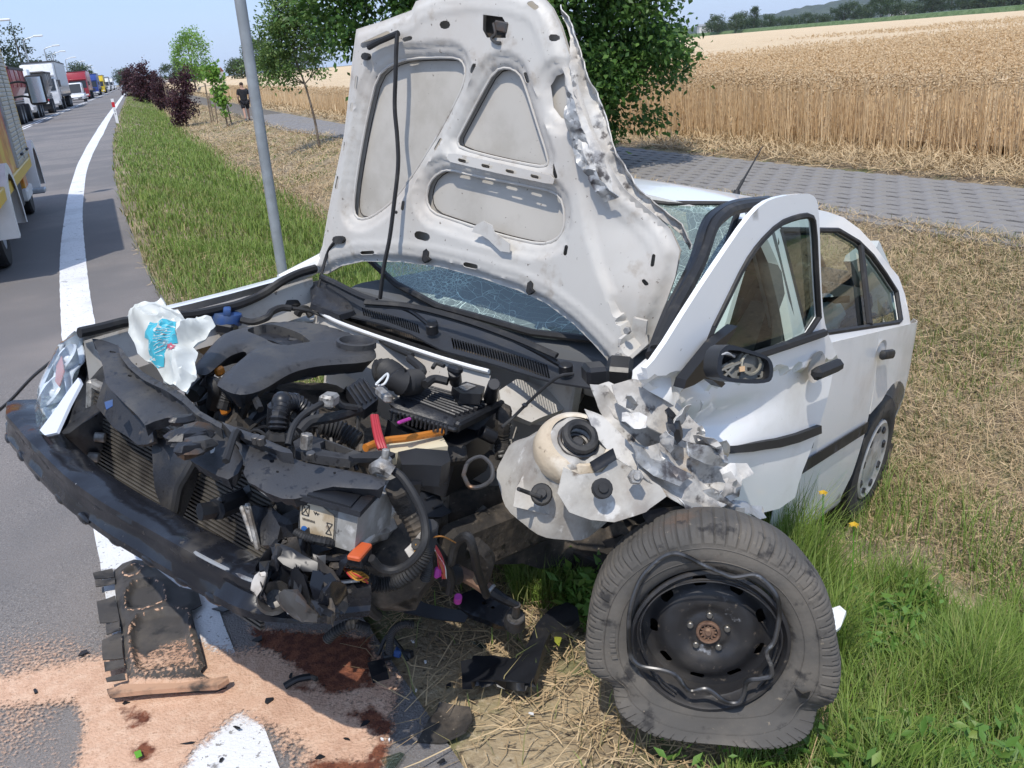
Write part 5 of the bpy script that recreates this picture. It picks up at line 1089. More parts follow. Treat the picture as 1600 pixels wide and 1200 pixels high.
# torn, folded edge
TE = Z2([(935, 5), (985, 60), (1010, 110), (1045, 205), (1098, 375), (1150, 510), (1205, 645), (1250, 745), (1320, 822), (1395, 895), (1424, 985), (1405, 990), (1370, 920), (1300, 850), (1165, 806), (1112, 715), (1062, 640), (1034, 560), (1030, 480), (1020, 400), (1018, 290), (1000, 200), (975, 110)])
def torn(x, y, p): return hshape(x, y) + .026 * mnoise.noise(p * 9) + .018 * abs(mnoise.noise(p * 24)) + .008 * mnoise.noise(p * 60) + .006
TE2 = [h2(q) for q in TE]
g = G(); g.psheet(TE, HP + HN * .030, HN, [], .011, .003, lambda x, y, p: torn(x, y, p) - .065 * (1 - sstep(0, .045, edist((x, y), TE2)))); sub('torn_edge', g, M_wreck, bon, 25)
g = G(); g.psheet(Z2([(1022, 330), (1060, 400), (1085, 500), (1110, 600), (1150, 700), (1215, 770), (1160, 790), (1100, 690), (1050, 600), (1035, 500)]), HP + HN * .034, HN, [], .009, .002, lambda x, y, p: torn(x, y, p * 1.1) + .008); sub('torn_flap', g, M_bare, bon, 25)
# hinge bracket lower right, gas strut lower left
g = G(); g.psheet([(978, 500), (996, 506), (990, 540), (974, 575), (962, 580), (958, 568), (968, 540)], HP + HN * .05, HN, [], .02, .012, lambda x, y, p: hshape(x, y)); hg = sub('hinge', g, M_inner, bon)
for q in ((982, 516), (968, 556)): g = G(); c = cpl(*q, HP + HN * .05, HN); g.cyl(c, c + HN * .012, .011, 6); sub('bolt', g, M_alu, hg)
hb = cp(497, 450, y=-.68)
g = G(); g.tube([cpl(530, 376, HP + HN * .03, HN), cpl(521, 380, HP + HN * .035, HN), cpl(510, 400, HP + HN * .03, HN), hb], .0055, 6, 5); sub('prop_rod', g, M_rub, bon)
# loose rubber seal hanging down over the bonnet
sp = [cpl(a, b, HP + HN * o, HN) for (a, b), o in zip(Z2([(352, 128), (348, 190), (345, 300), (342, 420), (352, 540), (355, 650), (340, 790), (322, 930), (300, 1040), (285, 1165)]), [.05, .06, .06, .055, .06, .07, .08, .09, .10, .10])]
g = G(); g.tube(sp, .0125, 8, 6, flat=.55); sub('loose_seal', g, M_rub, bon, label='loose rubber seal hanging down across the bonnet')
g = G(); g.tube([cpl(a, b, HP + HN * .05, HN) for a, b in Z2([(355, 130), (320, 145), (275, 165), (240, 185)])], .010, 8); sub('loose_seal', g, M_rub, bon)

# ================================================================== ENGINE BAY
def zsheet(name, px, z, thick, m_, par=None, holes=(), step=.02, n=(0, 0, 1), disp=None, smooth=0, ang=35, label=None, x=None):
    g = G(); p0 = Vector((0.2, 0, z)) if x is None else Vector((x, 0, z)); g.psheet(px, p0, n, holes, step, thick, disp, smooth); return sub(name, g, m_, par, ang, label)
def tb(name, pts, r, m_=None, par=None, corr=0, pitch=.008, n=8, label=None, flat=1.0):
    """hose or cable: (px, py, z) points of the car"""
    g = G(); g.tube([cp(a, b, z=z) for a, b, z in pts], r, n, 7, corr, pitch, flat=flat); return sub(name, g, m_ or M_rub, par, 40, label)
def edge_round(px, z, n=(0, 0, 1), w_=.03, d_=.015, x=.2, sm=0):
    n = Vector(n).normalized(); p0 = Vector((x, 0, z)); u = n.orthogonal().normalized()
    if abs(n.z) < .95: u = Vector((0, 0, 1)).cross(n).normalized()
    v = n.cross(u); P = [Vector(((cpl(q[0], q[1], p0, n) - p0).dot(u), (cpl(q[0], q[1], p0, n) - p0).dot(v))) for q in px]
    if sm: P = chaikin(P, sm)
    return lambda a, b, p: -d_ * (1 - sstep(0, w_, edist((a, b), P))) ** 2
M_bayfill = M_dirt
# dark bottom of the bay
g = G(); g.box((-.05, -.16, .27), (.60, .86, .12), b=.03); sub('subframe', g, M_bayfill)
g = G(); g.box((.08, -.60, .42), (.95, .08, .18), b=.02); sub('chassis_rail', g, M_inner)
g = G(); g.box((-.20, .38, .38), (.46, .08, .16), (0, .1, -.12), b=.02); sub('chassis_rail', g, M_bayfill, None, 35, 'crushed dark chassis rail on the hit side')
g = crumple((.12, -.18, .52), .26, 2.2, (1.0, 1.2, .75), .25, 24); sub('engine_block', g, M_bayfill)
g = G()
for k in range(4): g.tube([(.10, -.34 + k * .11, .60), (.30, -.33 + k * .11, .66), (.36, -.30 + k * .11, .58), (.34, -.28 + k * .11, .44)], .028, 8)
sub('intake_pipe', g, M_plas2)
g = G(); g.box((.0, .12, .42), (.3, .26, .26), (.1, .1, .2), b=.06, seg=2); sub('gearbox', g, M_alu)

# ---- plastic engine cover with two lobes
EC = L2([(5, 640), (60, 570), (130, 490), (190, 420), (250, 380), (400, 345), (520, 325), (640, 302), (760, 295), (900, 305), (1040, 322), (1200, 370), (1330, 420), (1410, 470), (1440, 520), (1440, 570), (1330, 598), (1130, 610), (960, 625), (800, 665), (700, 715), (600, 780), (500, 825), (400, 845), (300, 830), (215, 785), (190, 765), (230, 705), (310, 630), (400, 560), (430, 520), (415, 500), (375, 505), (290, 545), (200, 620), (120, 690), (60, 690), (20, 670)], 5, 300, 440)
ECH = L2([(415, 380), (500, 345), (600, 330), (680, 345), (780, 378), (880, 420), (940, 462), (850, 480), (720, 500), (600, 455), (500, 415)], 5, 300, 440)
ecn = Vector((.10, .0, .995)); er = edge_round(EC, .82, ecn, .022, .014, sm=1)
VAL = [cpl(*q, Vector((.2, 0, .82)), ecn) for q in L2([(430, 520), (600, 470), (820, 440), (1000, 440)], 5, 300, 440)]
def ecd(x, y, p):
    d = er(x, y, p); r = min((p - a.lerp(b, t)).length for a, b in zip(VAL[:-1], VAL[1:]) for t in (0, .33, .66, 1))
    d -= .006 * math.exp(-(r / .03) ** 2); return d
M_cover = mat('cover_plastic', (.040, .041, .045), .55, layers=[((.075, .071, .064), 5, .46, .72, 7), ((.020, .020, .023), 55, .58, .66, 3, .4), ((.13, .115, .095), 32, .65, .78, 6, .85)], bump=[(220, .0006, 2)]); cov = zsheet('engine_cover', EC, .82, .055, M_cover, None, [ECH], .016, ecn, ecd, 1, 50, 'dusty grey engine cover spotted with dried drops')
g = G(); c = cpl(557, 535, Vector((.2, 0, .83)), ecn); Mq = ecn.to_track_quat('Z', 'Y').to_matrix().to_4x4(); Mq.translation = c; g.lathe([(.058, -.012), (.058, .006), (.050, .008), (.046, 0), (.040, -.022), (0, -.022)], 28, Mq); sub('filler_ring', g, M_cover, cov)
zsheet('cover_recess', ECH, .795, .01, M_plas, cov, n=ecn, disp=lambda x, y, p: .008 * mnoise.noise(p * 22))
for pts in ([(395, 516, .79), (420, 508, .80), (440, 508, .79)], [(408, 524, .785), (440, 521, .80), (470, 524, .785)], [(420, 531, .785), (455, 526, .79), (485, 534, .785)]): tb('pipe', pts, .009, M_plas2, cov)
g = G(); g.box(cp(462, 534, z=.80), (.05, .04, .03), (0, 0, .6)); sub('connector', g, M_plas2, cov)

# ---- cowl: grille panel, windscreen wipers, firewall lip
CN = Vector((.29, 0, .957)).normalized(); CP = Vector((-.22, 0, .84))
CW = [(484, 442), (500, 438), (540, 455), (600, 470), (660, 482), (720, 505), (800, 535), (870, 560), (940, 572), (956, 586), (925, 606), (870, 596), (800, 578), (740, 560), (690, 545), (640, 520), (590, 506), (540, 492), (490, 476)]
def grille_slots(a, b, w0, h0, h1, n):
    out = []
    for k in range(n):
        t = (k + .5) / n; x = a[0] + (b[0] - a[0]) * t; y = a[1] + (b[1] - a[1]) * t; h = h0 + (h1 - h0) * t; w_ = w0
        out.append([(x - w_ - h * .12, y - h / 2), (x + w_ - h * .12, y - h / 2), (x + w_ + h * .12, y + h / 2), (x - w_ + h * .12, y + h / 2)])
    return out
GS = grille_slots((566, 486), (655, 514), 1.15, 14, 14, 24) + grille_slots((706, 535), (858, 580), 1.5, 16, 20, 36)
g = G(); g.psheet(CW, CP, CN, GS, .03, .006, lambda x, y, p: .006 * mnoise.noise(p * 6)); M_cowl = mat('cowl_plastic', (.030, .032, .037), .5, layers=[((.055, .053, .05), 5, .5, .75, 6, .65), ((.09, .08, .07), 34, .64, .76, 5, .8)]); cow = sub('cowl_panel', g, M_cowl, None, 40)
zsheet('cowl_drain', [(494, 450), (700, 510), (880, 568), (930, 600), (870, 592), (690, 545), (520, 490)], .80, .01, M_dirt, cow, n=CN, x=-.22)
g = G(); g.psheet([(484, 442), (500, 440), (548, 470), (552, 486), (530, 492), (486, 474)], CP + CN * .016, CN, [], .02, .02, edge_round([(484, 442), (500, 440), (548, 470), (552, 486), (530, 492), (486, 474)], .84, CN, .02, .01, -.22)); sub('cowl_cover', g, M_plas, cow)
lip = [cp(a, b, z=z) for a, b, z in [(491, 476, .835), (498, 486, .835), (520, 500, .83), (560, 516, .83), (620, 537, .83), (680, 557, .83), (730, 572, .83), (764, 581, .83)]]
g = G(); g.tube(lip, .010, 8, 6, flat=.7); sub('firewall_lip', g, M_paint)
lp2 = [p + Vector((-.01, 0, -.012)) for p in lip]; lo = [p + Vector((.01, 0, -.16)) for p in lip]
g = G(); V = lp2 + lo; n_ = len(lp2); g.add(V, [(i, i + 1, n_ + i + 1, n_ + i) for i in range(n_ - 1)]); sub('firewall_panel', g, M_inner)
lp3 = [p + Vector((-.012, 0, 0)) for p in lip]; g = G(); V = lp3 + [p + Vector((-.06, 0, -.012)) for p in lip]; g.add(V, [(i, i + 1, n_ + i + 1, n_ + i) for i in range(n_ - 1)]); sub('cowl_foam', g, M_plas)
def wiper(arm, blade):
    a = [cpl(x, y, CP + CN * (.03 + o), CN) for x, y, o in arm]; g = G(); g.tube(a, lambda u: .012 * (1 - .5 * u), 8, 5, flat=.6); w_ = sub('wiper_arm', g, M_plas2, cow); g = G(); c = a[0]; g.cyl(c - CN * .02, c + CN * .012, .02, 12); sub('wiper_pivot', g, M_plas2, w_)
    b = [cpl(x, y, CP + CN * (.04 + o), CN) for x, y, o in blade]; g = G(); g.tube(b, .0065, 6, 5, flat=1.6); g.tube([p - CN * .014 for p in b], .004, 5, 5); sub('wiper_blade', g, M_rub, w_)
wiper([(675, 512, 0), (640, 486, .02), (598, 474, .03), (572, 474, .03)], [(570, 472, .03), (640, 478, .03), (720, 498, .03), (800, 526, .03), (870, 556, .02)])
wiper([(884, 575, 0), (820, 540, .02), (740, 506, .03), (690, 492, .03)], [(502, 432, .02), (520, 440, .03), (560, 460, .03), (588, 470, .03)])
g = G(); g.cyl(cp(676, 516, z=.86), cp(676, 516, z=.86) + CN * .035, .026, 12, .016); sub('pivot_cap', g, M_plas2, cow)

# ---- right wing (viewer's left) with its seal, right suspension tower
ft = [cp(a, b, y=-.735) for a, b in [(128, 521), (180, 506), (250, 486), (300, 474), (360, 459), (430, 440), (486, 424)]]
g = G(); n_ = len(ft); prof = [(0, .0, 0), (.0, -.045, -.003), (0, -.085, -.03), (0, -.11, -.10), (0, -.12, -.22), (0, -.12, -.34)]
V = [p + Vector(o) for p in ft for o in prof]; k_ = len(prof); g.add(V, [(i * k_ + j, i * k_ + j + 1, (i + 1) * k_ + j + 1, (i + 1) * k_ + j) for i in range(n_ - 1) for j in range(k_ - 1)]); sub('front_wing', g, M_paint)
g = G(); g.tube([cp(a, b, y=-.70) for a, b in [(124, 520), (160, 512), (196, 503), (250, 496), (300, 492), (340, 484), (373, 476), (410, 460), (440, 440), (465, 428), (492, 420)]], .019, 8, 5, flat=.8); sub('wing_seal', g, M_rub)
g = G(); V = [p + Vector((0, .01, -.02)) for p in ft] + [p + Vector((0, .05, -.14)) for p in ft]; g.add(V, [(i, i + 1, n_ + i + 1, n_ + i) for i in range(n_ - 1)]); sub('inner_wing', g, M_inner)
g = G(); Mt = Matrix.Translation(cp(440, 482, z=.74)); g.lathe([(.17, -.25), (.165, -.02), (.15, .03), (.11, .055), (.05, .06), (0, .06)], 28, Mt); tw = sub('suspension_tower', g, M_inner, None, 60)
g = G(); c = cp(444, 474, z=.82); g.lathe([(0, -.02), (.062, -.02), (.064, .008), (.055, .022), (.03, .030), (0, .032)], 24, Matrix.Translation(c)); sub('tower_cap', g, M_rub, tw)
zsheet('inner_panel', [(398, 476), (430, 452), (470, 440), (500, 448), (508, 500), (470, 506), (410, 500)], .76, .01, M_inner, tw, disp=lambda x, y, p: .012 * mnoise.noise(p * 10))
# coolant reservoir with blue cap
M_res = mat('reservoir', (.46, .33, .19), .4, layers=[((.36, .24, .12), 8, .45, .65)], sss=.3); M_bcap = mat('blue_cap', (.03, .075, .22), .45, layers=[((.06, .09, .16), 9, .5, .7)])
c = cp(350, 512, z=.73); g = G(); g.lathe([(0, -.10), (.075, -.09), (.092, -.04), (.088, .02), (.06, .05), (.045, .056), (0, .056)], 24, Matrix.Translation(c)); rv = sub('coolant_reservoir', g, M_res)
c = cp(354, 495, z=.80); g = G(); g.lathe([(.050, -.022), (.052, 0), (.047, .014), (0, .016)], 20, Matrix.Translation(c)); cp_ = sub('cap', g, M_bcap, rv)
g = G(); g.box(c + Vector((0, 0, .022)), (.025, .098, .026), (0, 0, -.6), b=.006, seg=2); sub('cap_grip', g, M_bcap, cp_)
g = G(); g.box(cp(355, 512, z=.77), (.05, .06, .035), (0, .1, .5), b=.006); sub('sensor_plug', g, M_plas2, rv)
tb('coolant_hose', [(377, 500, .80), (396, 503, .80), (417, 496, .82), (425, 487, .83), (440, 481, .84), (455, 482, .84)], .012)
tb('brake_pipe', [(452, 481, .84), (475, 484, .84), (495, 490, .83), (520, 500, .82)], .006); tb('coolant_hose', [(374, 490, .80), (390, 492, .79), (400, 498, .78)], .008)
tb('hose', [(464, 492, .80), (470, 484, .82), (480, 484, .82), (486, 494, .80)], .014)

# ---- front: bumper beam, headlight, slam panel, radiator
bp = [(.60, -.86, .49), (.635, -.78, .488), (.665, -.62, .485), (.69, -.45, .482), (.712, -.27, .48), (.718, -.10, .48), (.712, .05, .48), (.704, .20, .48), (.695, .32, .48), (.672, .425, .478), (.60, .50, .482), (.52, .555, .49)]
PF = [(-.055, .046), (-.040, .052), (.018, .050), (.034, .042), (.036, .030), (.028, .016), (.028, -.010), (.036, -.024), (.032, -.042), (.012, -.050), (-.030, -.050), (-.05, -.04)]
BP = crom(bp, 9); g = G(); V = []; n_ = len(BP)
for i, p in enumerate(BP):
    t = (BP[min(i + 1, n_ - 1)] - BP[max(i - 1, 0)]).normalized(); o = t.cross(Vector((0, 0, 1))).normalized() * -1; o = o if o.dot(Vector((1, 0, 0))) > 0 else -o
    u = i / (n_ - 1); sc = 1 - .18 * sstep(.86, 1, u)
    for (a, b) in PF:
        q = p + o * a * sc + Vector((0, 0, 1)) * b * sc; q += Vector((.012, .004, .010)) * mnoise.noise(q * 8) + (Vector((.02, .0, .02)) * mnoise.noise(q * 17) if u > .72 else Vector((0, 0, 0))); V.append(q)
k_ = len(PF); F = [(i * k_ + j, i * k_ + (j + 1) % k_, (i + 1) * k_ + (j + 1) % k_, (i + 1) * k_ + j) for i in range(n_ - 1) for j in range(k_)] + [tuple(range(k_)), tuple((n_ - 1) * k_ + j for j in range(k_))[::-1]]
g.add(V, F); bm_ = sub('bumper_beam', g, M_beam, None, 40, 'black steel bumper beam, scraped and bent back at its hit end')
for k in range(9):
    u = .10 + k * .078; i = int(u * (n_ - 1)); p = BP[i]; t = (BP[i + 1] - BP[i - 1]).normalized(); o = -t.cross(Vector((0, 0, 1))).normalized(); o = o if o.x > 0 else -o
    for zz in (-.036,): g = G(); g.sphere((0, 0, 0), .02, (1.5, .35, .62), 10); M_ = Matrix((t, o, Vector((0, 0, 1)))).transposed().to_4x4(); M_.translation = p + o * .030 + Vector((0, 0, zz)); g.warp(lambda v: M_ @ v); sub('pressed_dimple', g, M_beam, bm_)
g = G(); g.tube([p + Vector((.0, .0, .0)) + Vector((.030, 0, .044)) for p in BP[int(n_ * .66):]], .0045, 6, 1, smooth=False); sub('scraped_edge', g, M_bare, bm_)
for q, r in (((155, 768), .007), ((296, 863), .006), ((452, 956), .006)): g = G(); c = cpl(*q, (.735, 0, .47), (1, 0, .4)); g.sphere(c, r, (1, 1, .7), 8); sub('stone_chip', g, M_pw, bm_)
g = G(); c = cpl(378, 934, (.70, .33, .47), (1, .2, .2)); g.box(c, (.008, .02, .03), b=.003); sub('orange_mark', g, mat('amber', (.75, .33, .02), .3), bm_)
# thin loose trim trailing behind the headlight
g = G(); g.tube([cp(0, 640, x=.5), cp(20, 622, x=.45), cp(50, 590, x=.4), cp(80, 565, x=.38)], .014, 8, 5, flat=.4); sub('bumper_trim', g, M_rub)
# headlight
HLN = Vector((.80, -.22, .55)).normalized(); HL0 = Vector((.56, -.70, .66))
HL = [(124, 517), (116, 519), (100, 538), (80, 575), (63, 610), (54, 634), (57, 660), (62, 678), (80, 682), (90, 664), (105, 625), (122, 585), (130, 556), (129, 530)]
M_hl = glassmat('headlight_lens', (.93, .96, .98), 1.4, .16); M_refl2 = mat('chrome', (.75, .77, .8), .12, 1); M_hlin = mat('headlight_inside', (.70, .74, .80), .4, .1)
hed = edge_round(HL, HL0.z, HLN, .06, .05, HL0.x)
def hl_d(w_, d_):
    u = Vector((0, 0, 1)).cross(HLN).normalized(); v = HLN.cross(u); P = [Vector(((cpl(*q, HL0, HLN) - HL0).dot(u), (cpl(*q, HL0, HLN) - HL0).dot(v))) for q in HL]
    return lambda a, b, p: d_ * sstep(0, w_, edist((a, b), P))
g = G(); g.psheet(HL, HL0 - HLN * .05, HLN, [], .03, .05); hd_ = sub('headlight', g, M_plas2)
g = G(); g.psheet(HL, HL0, HLN, [], .016, 0, hl_d(.07, .035)); sub('headlight_lens', g, M_hl, hd_)
g = G(); g.psheet([(c0 * .90 + 93 * .10, c1 * .92 + 602 * .08) for c0, c1 in HL], HL0 - HLN * .035, HLN, [], .02, .004, lambda x, y, p: .012 * math.sin(p.z * 70)); sub('reflector_panel', g, M_hlin, hd_)
for q, r, mm in (((102, 560), .050, M_hlin), ((80, 612), .055, M_hlin)):
    g = G(); Mq = HLN.to_track_quat('Z', 'Y').to_matrix().to_4x4(); Mq.translation = cpl(*q, HL0 - HLN * .005, HLN); g.lathe([(r, .0), (r * .92, .006), (r * .8, -.01), (r * .4, -.03), (0, -.032)], 24, Mq); rf = sub('reflector_bowl', g, mm, hd_); g = G(); g.sphere(Mq.translation - HLN * .01, .014, (1, 1, 1), 10); sub('bulb', g, M_lamp, rf)
g = G(); g.psheet([(88, 570), (96, 556), (100, 580), (92, 604), (86, 596)], HL0 + HLN * .006, HLN, [], .02, .003); sub('painted_reflection', g, mat('reflection_red', (.50, .27, .27), .3), hd_)  # faint reddish reflection on the headlight, painted as a small coloured panel
g = G(); g.psheet([(70, 680), (62, 672), (86, 640), (108, 608), (122, 590), (126, 598), (108, 632), (88, 676)], HL0 + HLN * .02, HLN, [], .02, .008); sub('headlight_trim', g, M_hlin, hd_)
zsheet('headlight_mount', [(130, 527), (160, 535), (160, 570), (170, 600), (165, 640), (140, 660), (110, 680), (96, 682), (120, 620), (132, 560)], .62, .10, M_plas, None, n=(.6, 0, .8), x=.50, disp=lambda x, y, p: .02 * mnoise.noise(p * 12))
g = G(); g.psheet([(163, 628), (176, 624), (176, 634), (166, 640)], (.5, 0, .74), (.3, 0, 1), [], .02, .002); sub('blue_sticker', g, M_bcap)
# slam panel, three pieces
SN = Vector((.30, 0, .95)).normalized()
def slam(name, px, z, thick, holes=(), sm=0, par=None, lab=None, m_=None, dd=.005, x=.45): 
    er_ = edge_round(px, z, SN, .012, dd, x); return zsheet(name, px, z, thick, m_ or M_cover, par, holes, .012, SN, lambda a, b, p: er_(a, b, p) + .006 * mnoise.noise(p * 7), sm, 40, lab, x=x)
s1 = slam('slam_panel', [(143, 527), (160, 529), (183, 536), (192, 552), (203, 567), (222, 583), (240, 594), (258, 603), (272, 612), (287, 621), (300, 632), (310, 641), (300, 652), (285, 654), (262, 650), (240, 656), (226, 662), (215, 648), (200, 634), (184, 618), (172, 606), (164, 594), (160, 570), (152, 548)], .76, .03, [cap((203 - 480) * 2.5, 587 * 2.5, 16, 8, 10), cap((176 - 480) * 2.5, 550 * 2.5, 26, 8, 10)])
slam('slam_panel_flange', [(183, 535), (193, 548), (205, 563), (224, 579), (260, 599), (290, 617), (312, 640), (346, 658), (345, 666), (306, 646), (284, 626), (256, 607), (220, 588), (200, 571), (188, 556)], .79, .03, (), 0, s1)
g = G(); g.psheet([(163, 590), (175, 607), (200, 634), (222, 652), (236, 664), (240, 690), (228, 694), (212, 694), (196, 680), (178, 668), (164, 650), (150, 634), (156, 612)], (.55, 0, .68), (.85, 0, .5), [], .016, .012, lambda x, y, p: .012 * mnoise.noise(p * 9)); sub('slam_panel_face', g, M_plas, s1)
s2 = slam('latch_panel', [(288, 668), (300, 658), (320, 664), (345, 664), (366, 688), (378, 712), (380, 722), (372, 738), (356, 747), (340, 742), (318, 730), (296, 716), (286, 702)], .755, .04, (), 0, None, 'cracked black latch panel with a small white print')
PT = mat('white_print', (.55, .55, .53), .7)
for k in range(3): zsheet('print_mark', [(313 + k * 3, 697 + k * 1.5), (315 + k * 3, 696 + k * 1.5), (316 + k * 3, 701 + k * 1.5), (314 + k * 3, 702 + k * 1.5)], .768, .001, PT, s2, n=SN, x=.45)
zsheet('print_mark', [(327, 697), (334, 707), (336, 700), (330, 689)], .768, .001, PT, s2, n=SN, x=.45); zsheet('print_mark', [(319, 690), (329, 683), (331, 686), (321, 693)], .768, .001, PT, s2, n=SN, x=.45); zsheet('print_mark', [(328, 704), (332, 703), (333, 707), (329, 708)], .768, .001, PT, s2, n=SN, x=.45)
s3 = slam('slam_panel', [(347, 660), (362, 668), (384, 681), (412, 692), (440, 702), (456, 712), (480, 720), (515, 727), (548, 733), (580, 740), (602, 748), (601, 756), (590, 763), (560, 760), (520, 757), (490, 764), (478, 772), (458, 776), (440, 775), (415, 766), (398, 756), (388, 752), (380, 738), (384, 722), (372, 696)], .768, .03, [cap((425 - 480) * 2.5, 721 * 2.5, 20, 16, 0), cap((434 - 480) * 2.5, 738 * 2.5, 12, 9, 0), cap((523 - 480) * 2.5, 739 * 2.5, 12, 9, 0), cap((551 - 480) * 2.5, 734 * 2.5, 13, 11, 0)], 0, None, 'cracked right half of the slam panel lying over the battery')
slam('slam_panel_flange', [(346, 655), (370, 664), (400, 676), (430, 690), (452, 699), (457, 706), (440, 704), (410, 694), (382, 683), (360, 671)], .80, .03, (), 0, s3)
for q in ((400, 686), (408, 688), (486, 712)): g = G(); c = cp(*q, z=.775); g.cyl(c - SN * .01, c + SN * .008, .010, 8); sub('screw', g, M_steel, s3)
g = G(); g.psheet([(492, 732), (506, 733), (508, 750), (494, 762), (489, 760)], (.45, 0, .757), SN, [], .02, .008); sub('bracket', g, M_plas2, s3)
g = G(); g.psheet([(398, 747), (404, 746), (420, 757), (431, 763), (428, 776), (414, 770), (400, 760)], (.5, 0, .745), (.5, 0, .85), [cap((412 - 480) * 2.5, 760 * 2.5, 20, 16, 30)], .012, .012); sub('torn_white_clip', g, mat('bone', (.62, .55, .45), .6), s3)
for k in range(13):
    a = RNG.uniform(0, 1, 3); q = (282 + a[0] * 36, 655 + a[1] * 60); c = cp(q[0], q[1], z=.72 + .03 * a[2]); g = crumple(c, .012 + .02 * a[2], k * 1.3, (1.4, .7, .6), .5, 8); sub('latch_debris', g, M_plas if k % 3 else M_steel)
# uprights and radiator pack
zsheet('latch_support', [(262, 690), (282, 682), (292, 700), (296, 730), (286, 760), (276, 790), (268, 812), (256, 806), (248, 780), (238, 740), (236, 700), (244, 684)], .55, .03, M_plas, None, n=(1, 0, .25), x=.575, disp=lambda x, y, p: .012 * mnoise.noise(p * 14))
tb('cable', [(300, 690, .66), (304, 715, .62), (292, 740, .58), (280, 762, .54), (272, 800, .48), (256, 812, .46)], .012, M_rub)
RX = .515; RNv = Vector((1, 0, .12)).normalized()
rp = [(148, 650), (160, 646), (200, 668), (246, 706), (290, 742), (330, 776), (372, 812), (400, 850), (408, 890), (380, 892), (340, 880), (300, 846), (250, 806), (200, 772), (166, 748), (158, 740)]
g = G(); g.psheet(rp, (RX, 0, .50), RNv, [], .06, .035); rad = sub('radiator', g, M_dirt)
M_fin = mat('radiator_fin', (.13, .12, .105), .55, .4, layers=[((.06, .055, .05), 14, .45, .65, 6), ((.24, .20, .15), 9, .62, .75, 6)])
g = G()
for k in range(34):
    z = .26 + k * .0112; g.box((RX + .012, -.17, z), (.012, .80, .0058), b=0)
sub('radiator_fins', g, M_fin, rad, kind='stuff')
g = G(); g.box((RX + .015, -.575, .47), (.035, .022, .40), b=.008); g.box((RX + .01, -.19, .655), (.03, .78, .022), b=.006); sub('radiator_frame', g, M_alu, rad)
for q in ((165, 684), (155, 715)): g = G(); c = cpl(*q, (RX + .03, 0, .5), RNv); g.cyl(c, c + Vector((.02, -.02, 0)), .014, 12); sub('radiator_bolt', g, M_alu, rad)
g = G(); g.box((RX + .0, .32, .47), (.06, .05, .24), (.1, .15, 0), b=.01); sub('radiator_tank', g, M_plas, rad)
# black pipe stub pointing to the left, in front of the radiator
tb('pipe_stub', [(312, 800, .56), (330, 797, .56), (350, 792, .56)], .021, M_plas2); tb('pipe_stub', [(338, 796, .565), (352, 790, .565), (372, 782, .565)], .026, M_plas2); tb('pipe_stub', [(366, 784, .565), (384, 774, .57), (400, 764, .59)], .023, M_plas2)
g = G(); c = cp(345, 793, z=.57); g.box(c + Vector((0, 0, .02)), (.02, .02, .012)); sub('pipe_clip', g, M_plas, None)
for a, b in (((378, 790), (398, 848)), ((386, 786), (404, 860))): g = G(); g.bar(cp(*a, x=.60), cp(*b, x=.60), .012, .014, (1, 0, 0)); sub('torn_strip', g, M_alu)
zsheet('torn_plastic', [(384, 796), (396, 788), (424, 792), (442, 806), (440, 820), (430, 850), (408, 852), (394, 836)], .56, .03, M_plas, None, n=(.8, 0, .6), x=.56, disp=lambda x, y, p: .03 * mnoise.noise(p * 16))
zsheet('torn_plastic', [(420, 770), (445, 780), (470, 800), (466, 822), (444, 812), (428, 794)], .60, .02, M_dirt, None, n=(.7, 0, .7), x=.5, disp=lambda x, y, p: .03 * mnoise.noise(p * 12))
zsheet('air_duct', [(110, 690), (140, 660), (165, 690), (160, 740), (150, 775), (130, 770), (105, 740)], .55, .03, M_plas, None, n=(1, 0, .3), x=.48, disp=lambda x, y, p: .05 * mnoise.noise(p * 9))
zsheet('shroud', [(96, 686), (120, 668), (150, 650), (160, 730), (200, 775), (190, 790), (150, 770), (112, 742)], .50, .02, M_dirt, None, n=(1, 0, .3), x=.44, disp=lambda x, y, p: .04 * mnoise.noise(p * 8))
zsheet('fan_shroud', [(150, 640), (240, 690), (300, 730), (390, 770), (420, 800), (420, 880), (360, 880), (250, 810), (160, 750)], .5, .02, M_dirt, None, n=(1, 0, .1), x=.44)

# ---- battery
M_bat = mat('battery_grey', (.36, .36, .345), .6, layers=[((.24, .23, .21), 7, .45, .66, 7), ((.46, .45, .43), 18, .56, .68, 5), ((.07, .065, .06), 26, .62, .72, 5)], bump=[(60, .001)])
BZ = .695; FL, FR, BR, BL = (470, 775), (560, 801), (616, 762), (528, 738)
bt = zsheet('battery', [FL, FR, BR, BL], BZ, .088, M_bat, None, (), .05, smooth=0, ang=30, label='grey car battery with a torn paper label')
zsheet('battery_lid', [(468, 773), (563, 800), (594, 766), (500, 744)], BZ + .012, .012, M_plas, bt); zsheet('lid_recess', [(480, 772), (548, 791), (572, 764), (510, 748)], BZ + .016, .004, M_plas2, bt)
zsheet('foil_label', [(540, 765), (562, 771), (570, 762), (550, 757)], BZ + .018, .002, mat('foil', (.55, .60, .64), .15, .9), bt)
f0, f1 = cp(*FL, z=BZ), cp(*FR, z=BZ); fx = (f1 - f0); fxn = fx.normalized(); fn = fxn.cross(Vector((0, 0, 1))).normalized(); fn = fn if fn.dot(CO - f0) > 0 else -fn
def onface(u, v, o=.0025): return f0 + fx * u + Vector((0, 0, -.088 * v)) + fn * o
M_paper = mat('battery_label', (.50, .43, .32), .8, layers=[((.36, .28, .18), 18, .45, .62, 6), ((.60, .56, .48), 25, .52, .66, 4), ((.22, .17, .12), 30, .62, .72)])
